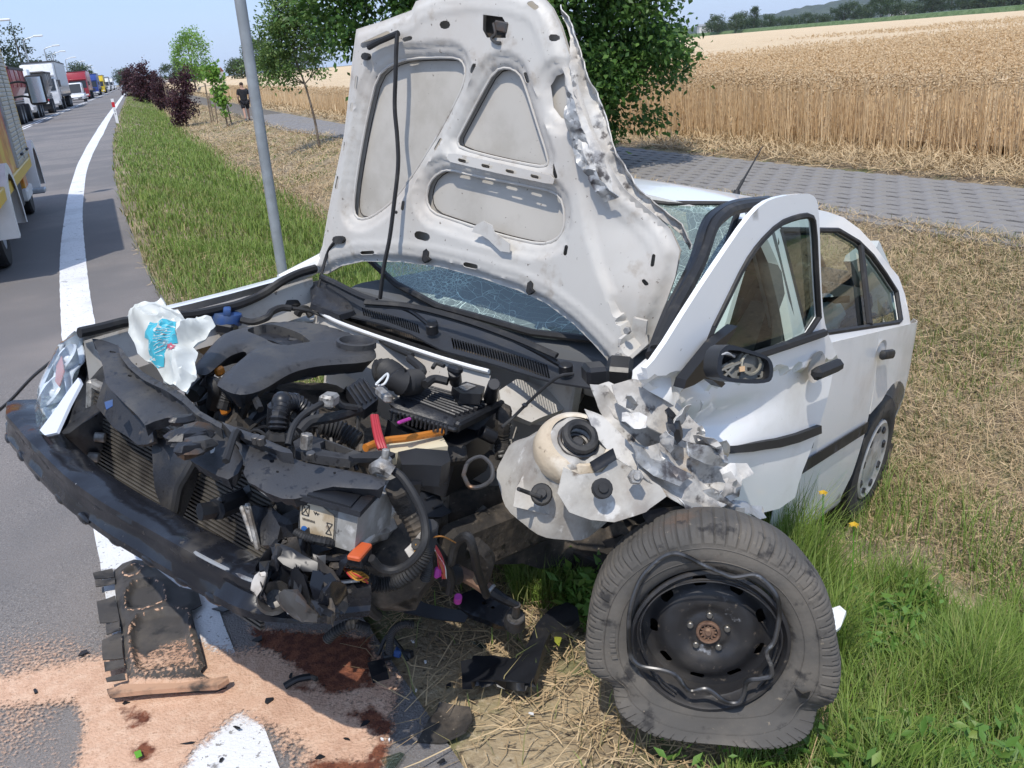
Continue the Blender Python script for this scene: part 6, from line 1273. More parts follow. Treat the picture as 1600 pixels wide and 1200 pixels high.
g = G(); P = [onface(u, v) for u, v in [(.02, .12), (.40, .10), (.60, .22), (.62, .30), (.63, .80), (.50, .96), (.30, .93), (.06, .88), (.03, .5)]]; g.add(P, [tuple(range(len(P)))]); lb = sub('paper_label', g, M_paper, bt, 0)
M_ink = mat('ink', (.03, .03, .03), .8)
def ink(u0, v0, u1, v1, w_=.0016): g = G(); g.bar(onface(u0, v0, .0035), onface(u1, v1, .0035), w_, .0008, fn, 0); return g
gg = G()
for (a, b, c, d_) in [(.06, .16, .18, .42), (.18, .16, .06, .42), (.06, .16, .18, .16), (.06, .42, .18, .42), (.06, .16, .06, .42), (.18, .16, .18, .42), (.50, .45, .60, .72), (.60, .45, .50, .72), (.50, .45, .60, .45), (.50, .72, .60, .72)] + [(.26 + .02 * k, .26 + .04 * (k % 2), .30 + .02 * k, .34 - .05 * (k % 2)) for k in range(4)] + [(.08 + .025 * k, .50, .095 + .025 * k, .55) for k in range(9)]:
    h = ink(a, b, c, d_); gg.add(h.V, h.F)
sub('warning_symbols', gg, M_ink, lb, 0)
g = G(); c = onface(.13, .78, .0035); Mq = fn.to_track_quat('Z', 'Y').to_matrix().to_4x4(); Mq.translation = c; g.lathe([(0, .0008), (.008, .0008), (.008, 0)], 16, Mq); sub('blue_dot', g, mat('blue_print', (.03, .12, .35), .6), lb)
for aa, bb in (((472, 828), (556, 851)), ((563, 852), (617, 792))): g = G(); g.bar(cp(*aa, z=BZ - .086), cp(*bb, z=BZ - .086), .022, .016, (0, 0, 1), .004); sub('battery_foot', g, M_inner, bt)
tb('battery_terminal', [(586, 733, .75), (596, 728, .77), (612, 738, .76)], .016, M_alu, bt); g = G(); c = cp(600, 730, z=.76); g.box(c, (.04, .03, .04), (.2, .1, .5), b=.006); g.cyl(c + Vector((0, 0, .01)), c + Vector((0, 0, .04)), .008, 8); sub('terminal_clamp', g, M_alu, bt)
zsheet('battery_cover', [(458, 690), (478, 678), (520, 690), (566, 708), (548, 718), (500, 712), (462, 704)], .735, .02, M_cover, None, [[(500, 693), (508, 688), (552, 704), (540, 709), (502, 702)]], x=.3)
g = G(); c = cp(479, 688, z=.765); g.cyl(c - Vector((0, 0, .02)), c + Vector((0, 0, .015)), .014, 6); sub('bolt', g, M_alu)
zsheet('dark_flap', [(545, 712), (570, 706), (606, 704), (618, 708), (606, 716), (575, 716), (552, 716)], .77, .01, M_plas2, None)

# ---- air filter box
AB = [(608, 622), (614, 614), (671, 600), (684, 601), (730, 614), (777, 629), (778, 636), (740, 650), (711, 661), (700, 660), (654, 642)]
ABn = Vector((.10, .22, .97)).normalized()
ab = zsheet('air_filter_box', AB, .80, .10, M_plas, None, (), .018, ABn, edge_round(AB, .80, ABn, .03, .02), 1, 50, x=.2)
for k in range(9):
    t = k / 8; a = (624 + 44 * t, 616 - 12 * t); b = (712 + 56 * t, 650 - 18 * t); g = G(); g.bar(cpl(*a, (.2, 0, .803), ABn), cpl(*b, (.2, 0, .803), ABn), .006, .012, ABn, .003); sub('lid_rib', g, M_plas, ab)
abl = zsheet('filter_box_lower', [(606, 655), (625, 648), (700, 672), (716, 676), (782, 634), (786, 648), (780, 664), (716, 702), (690, 694), (630, 676)], .72, .16, M_plas2, ab, (), .03, ABn, x=.2)
g = G(); g.bar(cp(712, 668, z=.75), cp(784, 632, z=.75), .02, .03, ABn, .006); g.bar(cp(610, 640, z=.745), cp(714, 672, z=.745), .02, .012, ABn, .004); sub('filter_box_flange', g, M_plas2, ab)
for k in range(14): g = G(); a = cp(612 + k * 6.6, 650 + k * 1.6, z=.755); g.box(a, (.006, .004, .028), b=.001); sub('lid_tooth', g, M_plas, ab)
g = G(); c = cp(752, 674, z=.70); d_ = (cp(764, 680, z=.69) - c).normalized(); g.cyl(c, c + d_ * .045, .020, 16); g.cyl(c + d_ * .03, c + d_ * .047, .013, 12); sub('air_stub', g, M_plas2, ab)
M_or = mat('filter_orange', (.50, .17, .02), .55, layers=[((.2, .09, .03), 20, .5, .7)]); M_fl = mat('filter_paper', (.66, .58, .40), .8)
tb('filter_seal', [(571, 700, .73), (600, 689, .735), (640, 684, .735), (690, 675, .73)], .010, M_or, ab, label='bright orange air filter seal')
zsheet('filter_element', [(584, 705), (606, 692), (640, 687), (690, 679), (700, 697), (662, 702), (640, 704), (616, 708), (605, 722), (596, 712)], .715, .03, M_fl, ab)
g = G(); g.bar(cp(622, 661, z=.79), cp(641, 654, z=.79), .010, .008, (0, 0, 1), .003); sub('pink_clip', g, mat('magenta', (.36, .03, .25), .5), ab)
M_red = mat('red_cable', (.38, .03, .04), .5)
for k in range(3): tb('red_cable', [(582 + 3 * k, 650, .78), (585 + 3.5 * k, 670, .765), (589 + 4 * k, 688, .75), (594 + 4 * k, 702, .735)], .006, M_red)
zsheet('fuse_holder', [(541, 606), (562, 591), (571, 594), (592, 616), (590, 624), (570, 640), (560, 634)], .82, .035, M_plas2, None, (), .02, (.35, .3, .9), x=.2)
for k in range(4): g = G(); g.bar(cpl(547 + k * 7, 604 - k * 3.6, (.2, 0, .824), (.35, .3, .9)), cpl(566 + k * 7, 632 - k * 3.4, (.2, 0, .824), (.35, .3, .9)), .004, .010, (.35, .3, .9), .001); sub('holder_rib', g, M_plas, None)
g = G(); g.bar(cp(592, 610, z=.83), cp(608, 624, z=.83), .022, .02, (0, 0, 1), .004); sub('connector', g, M_alu)
zsheet('relay_box', [(706, 604), (728, 596), (758, 604), (752, 616), (718, 614)], .80, .03, M_plas2, None); zsheet('dirty_patch', [(716, 604), (730, 598), (744, 603), (728, 610)], .803, .003, M_alu, None)
g = G(); g.cyl(cp(712, 596, z=.82), cp(710, 580, z=.87), .018, 12); g.box(cp(711, 577, z=.875), (.03, .04, .02)); sub('sensor', g, M_plas2); g = G(); g.cyl(cp(766, 622, z=.78), cp(772, 600, z=.85), .020, 12, .017); sub('valve', g, M_plas2)
tb('intake_hose', [(588, 582, .82), (604, 580, .83), (616, 588, .83), (628, 598, .82), (650, 596, .81)], .033, M_rub, None, .10, .012, 12); tb('cable_tie', [(588, 600, .87), (596, 592, .88), (605, 584, .88), (606, 590, .88), (600, 600, .87), (590, 603, .86), (588, 600, .87)], .003, mat('tie_white', (.65, .66, .65), .4))
tb('cable', [(676, 575, .84), (682, 568, .85), (694, 572, .85)], .006); tb('hose', [(664, 601, .82), (678, 592, .83), (700, 596, .83)], .012); tb('hose', [(640, 560, .82), (660, 578, .82), (654, 590, .81)], .012); tb('hose', [(596, 532, .82), (620, 545, .82), (644, 556, .82)], .010)

# ---- hoses in the middle of the bay
tb('corrugated_hose', [(434, 672, .74), (436, 650, .77), (444, 632, .79), (460, 628, .79), (476, 640, .77), (490, 652, .75)], .022, M_plas2, None, .08, .010); g = G(); g.cyl(cp(434, 668, z=.73), cp(436, 632, z=.79), .027, 14); g.sphere(cp(441, 628, z=.795), .026); sub('elbow', g, M_plas2)
tb('black_cable', [(450, 695, .76), (458, 668, .79), (474, 648, .81), (500, 632, .83), (514, 624, .83)], .0075); g = G(); g.box(cp(514, 625, z=.835), (.05, .035, .03), (0, 0, .5)); sub('cable_clamp', g, M_alu)
tb('black_cable', [(522, 620, .83), (532, 634, .81), (556, 638, .80)], .010); tb('hose', [(468, 674, .76), (486, 658, .78), (520, 652, .79), (560, 640, .79)], .013); tb('corrugated_hose', [(420, 682, .72), (440, 686, .72), (466, 678, .72), (478, 672, .73)], .02, M_rub, None, .07, .009)
tb('corrugated_hose', [(500, 664, .74), (530, 672, .73), (560, 690, .71)], .024, M_rub, None, .09, .010); tb('hose', [(300, 618, .72), (320, 600, .74), (338, 606, .74), (334, 634, .68)], .022); tb('hose', [(348, 640, .70), (356, 616, .74), (368, 610, .76), (384, 604, .77)], .016, M_rub, None, .05, .008)
g = G(); Mq = Vector((.9, .3, .4)).to_track_quat('Z', 'Y').to_matrix().to_4x4(); Mq.translation = cp(384, 640, z=.62); g.lathe([(.075, -.05), (.08, -.02), (.074, -.01), (.08, 0), (.074, .01), (.08, .02), (.07, .03), (.02, .035), (0, .03)], 28, Mq); sub('belt_pulley', g, M_plas2)
g = G(); Mq = Mq.copy(); Mq.translation = cp(330, 616, z=.64); g.lathe([(.062, -.05), (.064, .0), (.05, .02), (.02, .03), (0, .03)], 24, Mq)
for k in range(10): g.T = Mq @ Matrix.Rotation(k * .628, 4, 'Z'); g.box((.045, 0, .014), (.03, .008, .01), b=.002)
g.T = None; sub('alternator', g, M_alu)
for q in ((343, 580, .77), (349, 606, .74), (352, 640, .70)): g = G(); g.box(cp(q[0], q[1], z=q[2]), (.03, .02, .025), (.3, .2, .4)); sub('orange_clip', g, M_or)
for k in range(34):
    a = RNG.uniform(0, 1, 6); p = cp(372 + a[0] * 220, 640 + a[1] * 60, z=.60 + .10 * a[2]); q = p + Vector((a[3] - .5, a[4] - .5, (a[5] - .5) * .5)) * .3; m_ = (p + q) / 2 + Vector((0, 0, .05)); g = G(); g.tube([p, m_, q], .004 + .006 * a[5], 6, 6); sub('loose_hose', g, M_rub if k % 3 else M_plas2)
for k in range(22):
    a = RNG.uniform(0, 1, 6); p = cp(360 + a[0] * 420, 630 + a[1] * 90 + a[0] * 40, z=.56 + .10 * a[2]); g = G(); g.box(p, (.03 + .06 * a[3], .02 + .05 * a[4], .02 + .04 * a[5]), (a[3], a[4], a[5] * 3), b=.006); sub('engine_bracket', g, (M_plas2, M_dirt, M_alu)[k % 3] if k % 7 == 0 else M_dirt)
# ring, carrier parts left of the tower
tb('steel_ring', [(724, 742, .68), (732, 722, .70), (752, 714, .71), (768, 728, .70), (768, 748, .68), (752, 760, .67), (734, 760, .67), (724, 742, .68)], .0055, M_steel); 
zsheet('holder_panel', [(622, 706), (650, 700), (700, 704), (704, 720), (690, 728), (660, 726), (628, 726)], .74, .05, M_plas2, None, x=.2); zsheet('side_frame_piece', [(646, 752), (664, 744), (682, 762), (694, 790), (706, 800), (690, 808), (668, 808), (652, 780)], .62, .02, M_plas2, None, n=(.4, .7, .6), x=.3); zsheet('holder_panel', [(624, 730), (650, 738), (662, 740), (658, 756), (640, 758), (620, 750)], .70, .03, M_plas2, None, x=.2)
for k in range(3): g = G(); g.bar(cpl(652 + k * 12, 766 + k * 14, (.3, 0, .625), (.4, .7, .6)), cpl(676 + k * 8, 756 + k * 16, (.3, 0, .625), (.4, .7, .6)), .006, .012, (.4, .7, .6), .001); sub('panel_rib', g, M_plas2)

# ---- hit side: inner wing, suspension tower, torn wing
IWn = Vector((.35, .90, .25)).normalized()
zsheet('inner_wing', [(650, 770), (700, 772), (746, 760), (786, 758), (800, 772), (830, 800), (870, 806), (905, 820), (944, 826), (976, 812), (990, 850), (968, 900), (930, 906), (912, 880), (880, 884), (842, 888), (810, 878), (770, 880), (730, 886), (690, 876), (660, 840)], .55, .004, M_dirt, None, (), .022, (.42, .86, .28), lambda x, y, p: .05 * mnoise.noise(p * 5) + .018 * mnoise.noise(p * 14), x=.2, label='crushed inner wing, black with road dirt')
zsheet('torn_liner', [(930, 850), (975, 836), (1000, 850), (985, 900), (950, 908), (935, 880)], .50, .01, M_plas2, None, (), .03, (.42, .86, .28), lambda x, y, p: .04 * mnoise.noise(p * 8), x=.28)
zsheet('white_rail', [(780, 610), (806, 594), (850, 604), (884, 612), (916, 612), (908, 628), (880, 640), (854, 650), (830, 660), (808, 650), (786, 650)], .86, .02, M_inner, None, (), .018, (.25, .55, .8), lambda x, y, p: .016 * mnoise.noise(p * 9), x=.0)
zsheet('white_rail_face', [(780, 612), (800, 640), (830, 656), (858, 648), (850, 664), (820, 662), (788, 650)], .84, .01, M_wreck, None, (), .018, (.5, .75, .4), lambda x, y, p: .014 * mnoise.noise(p * 14), x=.03)
# suspension tower
TN = Vector((.42, .42, .80)).normalized(); TP = cp(903, 690, z=.80)
Mt = TN.to_track_quat('Z', 'Y').to_matrix().to_4x4(); Mt.translation = TP
M_tower = mat('tower_metal', (.42, .40, .36), .5, layers=[((.30, .27, .235), 9, .42, .66, 7), ((.15, .12, .09), 15, .58, .72, 7), ((.55, .53, .49), 22, .58, .70, 5)], bump=[(14, .004, 4), (60, .001)])
def tower_w(p, a, r, z): k = mnoise.noise(Vector((math.cos(a) * 2, math.sin(a) * 2, z * 9))) ; return Vector((p.x * (1 + .10 * k), p.y * (1 + .10 * k), p.z + .012 * k))
g = G(); g.lathe([(.165, -.185), (.155, -.165), (.132, -.132), (.112, -.10), (.098, -.082), (.092, -.06), (.086, -.02), (.078, .0), (.066, .006), (.050, .002), (.044, -.02), (0, -.025)], 48, Mt, f=tower_w); tw = sub('suspension_tower', g, M_tower, None, 60, 'crushed dirty white suspension tower with an open black ring on top')
M_rust = mat('rusty_cup', (.56, .46, .33), .5, layers=[((.16, .06, .02), 7, .52, .64, 6), ((.70, .62, .5), 10, .5, .66, 5), ((.05, .03, .02), 16, .62, .72, 4)], bump=[(40, .003)])
g = G(); g.lathe([(.086, -.066), (.096, -.060), (.099, -.045), (.097, -.020), (.088, -.002), (.076, .010), (.068, .008)], 48, Mt, f=lambda p, a, r, z: p * (1 + .04 * mnoise.noise(p * 14))); sub('spring_cup', g, M_rust, tw)
Mr = Mt.copy(); Mr.translation = TP + TN * .022 + Vector((0, .0, 0)); g = G(); g.lathe([(.034 + .011 * math.cos(t), .011 * math.sin(t)) for t in [k * math.pi / 4 for k in range(9)]], 28, Mr, f=lambda p, a, r, z: Vector((p.x, p.y * 1.1, p.z))); sub('rubber_ring', g, M_rub, tw)
for k in range(3): Mk = Mt.copy(); Mk.translation = TP + TN * (.004 - .008 * k); g = G(); g.lathe([(.046 - .009 * k + .006 * math.cos(t), .006 * math.sin(t)) for t in [q * math.pi / 4 for q in range(9)]], 28, Mk); sub('bearing_ring', g, M_bare if k % 2 else M_steel, tw)
g = G(); g.cyl(TP - TN * .03, TP + TN * .004, .014, 10); sub('strut_nut', g, M_steel, tw)
g = G(); g.psheet([(922, 722), (958, 700), (964, 718), (930, 738)], TP + Vector((.04, .06, -.02)), (.5, .7, .45), [], .03, .004); sub('black_label', g, M_plas2, tw)
def tri(w): return abs(2 * (w - math.floor(w + .5)))
def white_piece(name, px, p0, n, amp=.03, f=10, step=.014, m_=None, par=None, thick=.003, f2=2.6, lab=None, holes=(), dr=(.55, .83)):
    # long creases running down towards the wheel, crossed by a few shorter buckles
    def dd(x, y, p):
        q = Vector((x * 3.1, y * 3.1, amp * 70)); w1 = mnoise.noise(q); w2 = mnoise.noise(q * 2.3 + Vector((3, 1, 0))); s_ = dr[0] * x + dr[1] * y + .045 * w1 + .018 * w2; t_ = dr[1] * x - dr[0] * y + .05 * w2
        return amp * (1.1 * (.45 + .8 * abs(w2)) * (tri(s_ * f * 1.1) - .5) + .55 * (.3 + abs(w1)) * (tri(t_ * f * .8) - .5) + .10 * mnoise.noise(p * f * 4))
    g = G(); g.psheet(px, p0, n, holes, step, thick, dd); return sub(name, g, m_ or M_wreck, par, 38, lab)
    g = G(); g.psheet(px, p0, n, holes, step, thick, lambda x, y, p: 1.15 * amp * (1 - 2.2 * abs(mnoise.noise(Vector((p.x * f * .5, p.y * f * .8, p.z * f * .5)) + Vector((amp * 90, 0, 3))))) * .7 + amp * .45 * (1 - 2 * abs(mnoise.noise(p * f * 1.5))) + amp * .12 * mnoise.noise(p * f * 4.3)); return sub(name, g, m_ or M_wreck, par, 28, lab)
tp0 = TP
white_piece('tower_side', [(806, 762), (830, 720), (850, 694), (862, 724), (876, 760), (884, 796), (868, 806), (838, 800), (802, 792)], tp0 + Vector((.05, -.03, -.16)), (.75, .45, .5), .022, 8, m_=M_tower)
g = G(); c = cp(846, 776, z=.66); d_ = Vector((.75, .45, .5)).normalized(); g.cyl(c + d_ * .02, c + d_ * .045, .026, 18); g.cyl(c + d_ * .04, c + d_ * .055, .012, 10); sub('grommet', g, M_rub); tb('cable', [(810, 764, .70), (826, 770, .68), (846, 777, .68)], .005)
white_piece('tower_front', [(880, 730), (905, 742), (940, 738), (962, 716), (986, 730), (1030, 760), (1040, 776), (1010, 800), (960, 816), (925, 812), (890, 800), (872, 770)], tp0 + Vector((.06, .10, -.15)), (.62, .62, .45), .026, 8, m_=M_tower, lab='crumpled white wheel arch panel below the tower')
for q in ((939, 764, M_rub, .024), (991, 746, M_alu, .018), (998, 662, M_alu, .014)):
    c = cpl(q[0], q[1], tp0 + Vector((.09, .13, -.15)), (.62, .62, .45)); d_ = Vector((.62, .62, .45)).normalized(); g = G(); g.cyl(c, c + d_ * .018, q[3], 6 if q[2] == M_alu else 14); g.cyl(c + d_ * .014, c + d_ * .024, q[3] * .5, 10); sub('bolt', g, q[2])
white_piece('torn_wing', [(920, 602), (945, 606), (960, 622), (1010, 640), (1040, 668), (1092, 674), (1100, 700), (1130, 726), (1150, 750), (1140, 764), (1100, 752), (1050, 736), (1010, 722), (980, 694), (958, 664), (938, 634)], Vector((-.12, .82, .80)), (.45, .72, .50), .040, 9, .012, None, None, .003, lab='torn and folded front wing, bare metal showing along the creases')
white_piece('torn_wing', [(958, 600), (986, 596), (1018, 600), (1040, 618), (1062, 640), (1096, 672), (1104, 690), (1076, 690), (1040, 676), (1000, 652), (970, 628)], Vector((-.12, .86, .87)), (.30, .70, .62), .034, 8, .012)
white_piece('torn_wing', [(1000, 700), (1040, 690), (1090, 706), (1130, 720), (1152, 748), (1158, 776), (1130, 790), (1090, 800), (1060, 788), (1030, 768), (1000, 740)], Vector((-.08, .90, .74)), (.40, .80, .40), .042, 10, .012)
white_piece('torn_wing', [(930, 604), (950, 598), (1000, 620), (1012, 660), (990, 668), (962, 650)], Vector((-.05, .74, .86)), (.50, .55, .65), .02, 8, .014)
white_piece('torn_wing', [(1076, 690), (1110, 700), (1136, 712), (1134, 730), (1106, 724), (1080, 712)], Vector((-.06, .93, .78)), (.4, .8, .45), .035, 13, .010, M_bare)
white_piece('torn_wing', [(1060, 776), (1110, 764), (1150, 780), (1196, 790), (1200, 808), (1186, 812), (1150, 800), (1110, 812), (1070, 800)], Vector((-.10, .97, .66)), (.3, .75, .6), .045, 12, .010, M_bare)
white_piece('torn_wing', [(985, 690), (1020, 700), (1050, 724), (1080, 744), (1060, 760), (1020, 744), (992, 720)], Vector((.0, .86, .76)), (.5, .7, .5), .03, 15, .010, M_bare)
white_piece('hinge_pillar', [(988, 578), (1010, 560), (1030, 580), (1046, 618), (1030, 640), (1002, 622), (984, 600)], Vector((-.25, .80, .95)), (.45, .80, .40), .022, 8, .014, M_paint)
white_piece('tower_brace', [(912, 640), (940, 650), (980, 690), (1010, 726), (1000, 740), (966, 716), (930, 680)], Vector((.0, .78, .80)), (.4, .6, .7), .018, 9, .012)
white_piece('torn_wing', [(1000, 800), (1060, 790), (1110, 800), (1130, 830), (1080, 830), (1020, 826)], Vector((-.05, .92, .62)), (.3, .8, .5), .03, 10, .014, M_plas2)
g = crumple(cp(1124, 706, y=.95), .032, 4.4, (1, .7, .8), .4, 14); sub('rust_spot', g, M_rust)
for k in range(9):
    a = RNG.uniform(0, 1, 7); t = a[0]; q = (960 + 200 * t + 40 * (a[1] - .5), 620 + 150 * t + 70 * (a[2] - .5)); c = cpl(q[0], q[1], Vector((-.02, .92, .78)), (.42, .75, .5)); g = G()
    g.sheet([(-1, -.5), (-.2, -.7), (.8, -.4), (1, .3), (.1, .6), (-.8, .4)], lambda x, y: Vector((x, y, .3 * mnoise.noise(Vector((x * 1.5, y * 1.5, k * 3.7))) * 1.6)) * (.018 + .03 * a[3]), [], .35, .06 * .02); 
    from mathutils import Euler
    E_ = Euler((a[4] * 6, a[5] * 6, a[6] * 6)).to_matrix(); g.warp(lambda v: c + E_ @ v); sub('metal_shred', g, (M_wreck, M_wreck, M_bare, M_wreck, M_plas2)[k % 5], None, 30)
g = G(); g.box(cp(968, 578, z=.92), (.10, .07, .05), (.1, .2, .5), b=.01); g.box(cp(930, 584, z=.92), (.08, .06, .05), (.2, 0, .8), b=.01); sub('cowl_end', g, M_plas2)
tb('bonnet_cable', [(896, 584, .93), (874, 588, .92), (850, 606, .88), (820, 634, .82), (800, 654, .78), (784, 668, .76)], .0045); g = G(); g.box(cp(820, 633, z=.825), (.016, .016, .012)); sub('cable_clip', g, M_plas2)
tb('heat_hose', [(788, 640, .74), (786, 660, .72), (784, 690, .66), (786, 720, .62)], .022, M_dirt, None, .06, .012); tb('cable', [(790, 722, .66), (796, 744, .64), (798, 768, .62), (806, 774, .62)], .006); tb('cable', [(806, 774, .62), (814, 786, .60), (826, 800, .58)], .003, mat('pink_wire', (.6, .25, .22), .5))

# ---- low left corner: broken headlight mount, looms, wishbone
hm = zsheet('broken_headlight', [(432, 856), (450, 838), (466, 834), (486, 846), (520, 858), (552, 864), (562, 872), (560, 882), (545, 888), (520, 886), (500, 886), (486, 876), (474, 862), (462, 870), (452, 880)], .60, .03, M_plas, None, (), .012, (.5, .3, .8), lambda x, y, p: .014 * mnoise.noise(p * 14), x=.5, label='broken black headlight housing at the hit corner')
zsheet('broken_headlight_piece', [(446, 906), (452, 900), (480, 892), (508, 896), (516, 912), (500, 926), (470, 930), (452, 922)], .545, .03, M_plas2, None, (), .015, (.55, .3, .78), lambda x, y, p: .018 * mnoise.noise(p * 18), x=.55)
for k in range(36):
    a = RNG.uniform(0, 1, 7); q = (404 + 130 * a[0], 858 + 85 * a[1] + 8 * a[0]); c = cp(q[0], q[1], z=.53 + .05 * a[2] + (.02 if q[1] < 880 else 0)); g = crumple((0, 0, 0), .014 + .022 * a[3], 11.3 + k * 1.7, (1.5, .55 + .5 * a[4], .18 + .22 * a[5]), .75, 10); E_ = Euler((a[4] * 3, a[5] * 3, a[6] * 6)).to_matrix(); g.warp(lambda v: c + E_ @ v); sub('broken_plastic', g, M_inner if k == 5 else (M_plas2, M_beam, M_plas, M_beam, M_dirt, M_plas2, M_steel, M_plas2, M_plas2)[k % 9])
g = G(); c = cp(468, 942, z=.52); g.cyl(c, c + Vector((.01, .01, .02)), .018, 14); sub('bolt', g, M_steel); g = G(); Mq = Vector((.6, .4, .6)).to_track_quat('Z', 'Y').to_matrix().to_4x4(); Mq.translation = cp(428, 934, z=.53); g.lathe([(.035, 0), (.03, .01), (.018, -.008), (0, -.012)], 18, Mq); sub('lamp_bowl', g, M_steel)
g = G(); g.psheet([(480, 898), (492, 888), (512, 890), (506, 902), (488, 904)], (.5, .4, .575), (.5, .3, .8), [], .01, .003, lambda x, y, p: .012 * mnoise.noise(p * 30)); sub('lens_shard', g, M_inner)
cn = G(); cn.box(cp(562, 868, z=.60), (.05, .034, .03), (.1, .2, .35), b=.004); co_ = sub('plug', cn, M_plas2); g = G(); g.box(cp(562, 862, z=.612), (.056, .03, .012), (.1, .2, .35), b=.003); sub('plug_lock', g, mat('lock_orange', (.52, .10, .03), .45), co_)
tb('main_loom', [(574, 908, .50), (592, 914, .49), (616, 910, .50), (640, 896, .53), (658, 876, .56), (668, 850, .60), (672, 820, .66)], .017, M_rub, None, .10, .0075, 10); tb('loom_branch', [(650, 850, .60), (664, 858, .57), (668, 884, .52), (664, 906, .48)], .012, M_rub, None, .09, .006)
tb('thick_cable', [(580, 872, .60), (596, 888, .57), (620, 890, .57), (646, 874, .60), (664, 846, .64), (662, 810, .68), (648, 776, .72), (630, 748, .75), (616, 736, .76)], .009); tb('cable_loom', [(620, 760, .72), (634, 790, .66), (652, 820, .62), (664, 850, .58)], .026, M_dirt, None, .06, .012); tb('corrugated_hose', [(462, 832, .62), (480, 840, .62), (508, 846, .62), (530, 850, .60)], .010, M_rub, None, .09, .006)
M_wy = mat('wire_orange', (.55, .27, .04), .5); M_wp = mat('wire_brown', (.30, .13, .03), .5); M_wr = mat('wire_red', (.45, .04, .05), .5)
for k in range(14):
    a = RNG.uniform(-1, 1, 4); tb('wire', [(540 + 4 * a[0], 890 + 2 * a[1], .56), (556 + 6 * a[1], 900 + 8 * a[2], .56), (570 + 4 * a[2], 902 + 7 * a[3], .54), (576 + 3 * a[0], 910 + 5 * a[1], .52), (562 + 8 * a[3], 922 + 6 * a[2], .50)], .0016, (M_wy, M_wp, M_wy, M_wr)[k % 4], n=5)
for k in range(9):
    a = RNG.uniform(-1, 1, 4); tb('wire', [(674 + 2 * a[0], 842, .58), (684 + 4 * a[1], 862, .55), (690 + 5 * a[2], 884, .52), (694 + 4 * a[3], 904, .48)], .0015, (M_wr, M_wp, M_wr, mat('wire_white', (.6, .58, .55), .5) if k == 3 else M_wr)[k % 4], n=5)
tb('wire', [(668, 842, .62), (690, 838, .64), (712, 848, .60)], .0016, M_wp); tb('wire', [(652, 868, .58), (646, 884, .55), (650, 850, .60)], .0016, M_wy)
tb('corrugated_hose', [(510, 1000, .24), (526, 986, .27), (550, 976, .29), (574, 982, .27)], .013, M_rub, None, .09, .007); tb('corrugated_hose', [(608, 1020, .16), (612, 990, .22), (628, 976, .26), (646, 976, .26)], .010, M_rub, None, .09, .006)
tb('cable', [(566, 924, .45), (576, 950, .38), (590, 962, .33)], .013); tb('hose', [(704, 880, .50), (712, 850, .56), (730, 838, .60), (740, 860, .56), (746, 890, .46), (760, 930, .32)], .011); tb('hose', [(676, 850, .56), (694, 876, .50), (704, 900, .44), (702, 926, .38)], .011, M_rub, None, .05, .006)
g = G(); g.cyl(cp(715, 940, z=.36), cp(716, 932, z=.38), .010, 12); sub('magenta_plug', g, bpy.data.materials['magenta']); g = G(); g.box(cp(684, 894, z=.50), (.02, .015, .03)); sub('magenta_clip', g, bpy.data.materials['magenta'])
zsheet('splash_sheet', [(560, 920), (600, 914), (640, 926), (664, 940), (720, 952), (732, 962), (726, 972), (690, 966), (640, 958), (600, 944)], .40, .006, M_plas2, None, (), .02, (.4, .5, .75), lambda x, y, p: .02 * mnoise.noise(p * 8), x=.4)
wb_ = zsheet('wishbone', [(716, 930), (740, 920), (790, 944), (814, 958), (820, 972), (800, 980), (780, 978), (740, 962), (716, 950)], .24, .02, M_beam, None, [cap((757 - 480) * 2.5, 942 * 2.5, 20, 13, 0), cap((770 - 480) * 2.5, 949 * 2.5, 16, 11, 0)], .02, (.3, .4, .85), lambda x, y, p: .006 * mnoise.noise(p * 14), x=.2, label='bent black wishbone with its ball joint torn out')
g = G(); g.cyl(cp(804, 976, z=.20), cp(806, 962, z=.24), .030, 18, .026); g.cyl(cp(806, 962, z=.24), cp(807, 944, z=.285), .012, 12); sub('ball_joint', g, M_steel, wb_)
g = G(); c = cp(706, 898, z=.35); g.cyl(c + Vector((.03, -.01, 0)), c - Vector((.02, -.01, 0)), .027, 16); g.cyl(c + Vector((.035, -.012, 0)), c, .014, 12); sub('bush', g, M_rub, wb_)
M_boot = mat('rust_tube', (.12, .075, .055), .7, layers=[((.22, .13, .08), 14, .45, .66)])
tb('tie_rod', [(712, 892, .36), (740, 906, .34), (764, 922, .32)], .019, M_boot); tb('tie_rod', [(762, 920, .32), (784, 934, .30), (808, 946, .28)], lambda u: .018 - .008 * u, M_plas2); g = G(); g.cyl(cp(764, 922, z=.32), cp(768, 925, z=.317), .021, 14); sub('band', g, M_bare)
tb('strut_arm', [(740, 850, .50), (760, 872, .46), (752, 905, .38)], .022, M_dirt); zsheet('steel_hook', [(744, 800), (756, 790), (770, 800), (762, 804), (758, 800), (752, 812)], .58, .006, M_alu, None, n=(.42, .86, .28), x=.27)
g = crumple((.30, .40, .44), .12, 7.7, (1.0, 1.0, .8), .4, 16); sub('crushed_mount', g, M_dirt); g = crumple((.38, .40, .54), .07, 9.1, (1.2, .6, .5), .5, 14); sub('crushed_bracket', g, M_alu)
white_piece('torn_bracket', [(632, 858), (648, 840), (664, 824), (666, 842), (650, 862), (640, 872)], cp(650, 846, z=.60), (.6, .4, .6), .03, 14, .010)

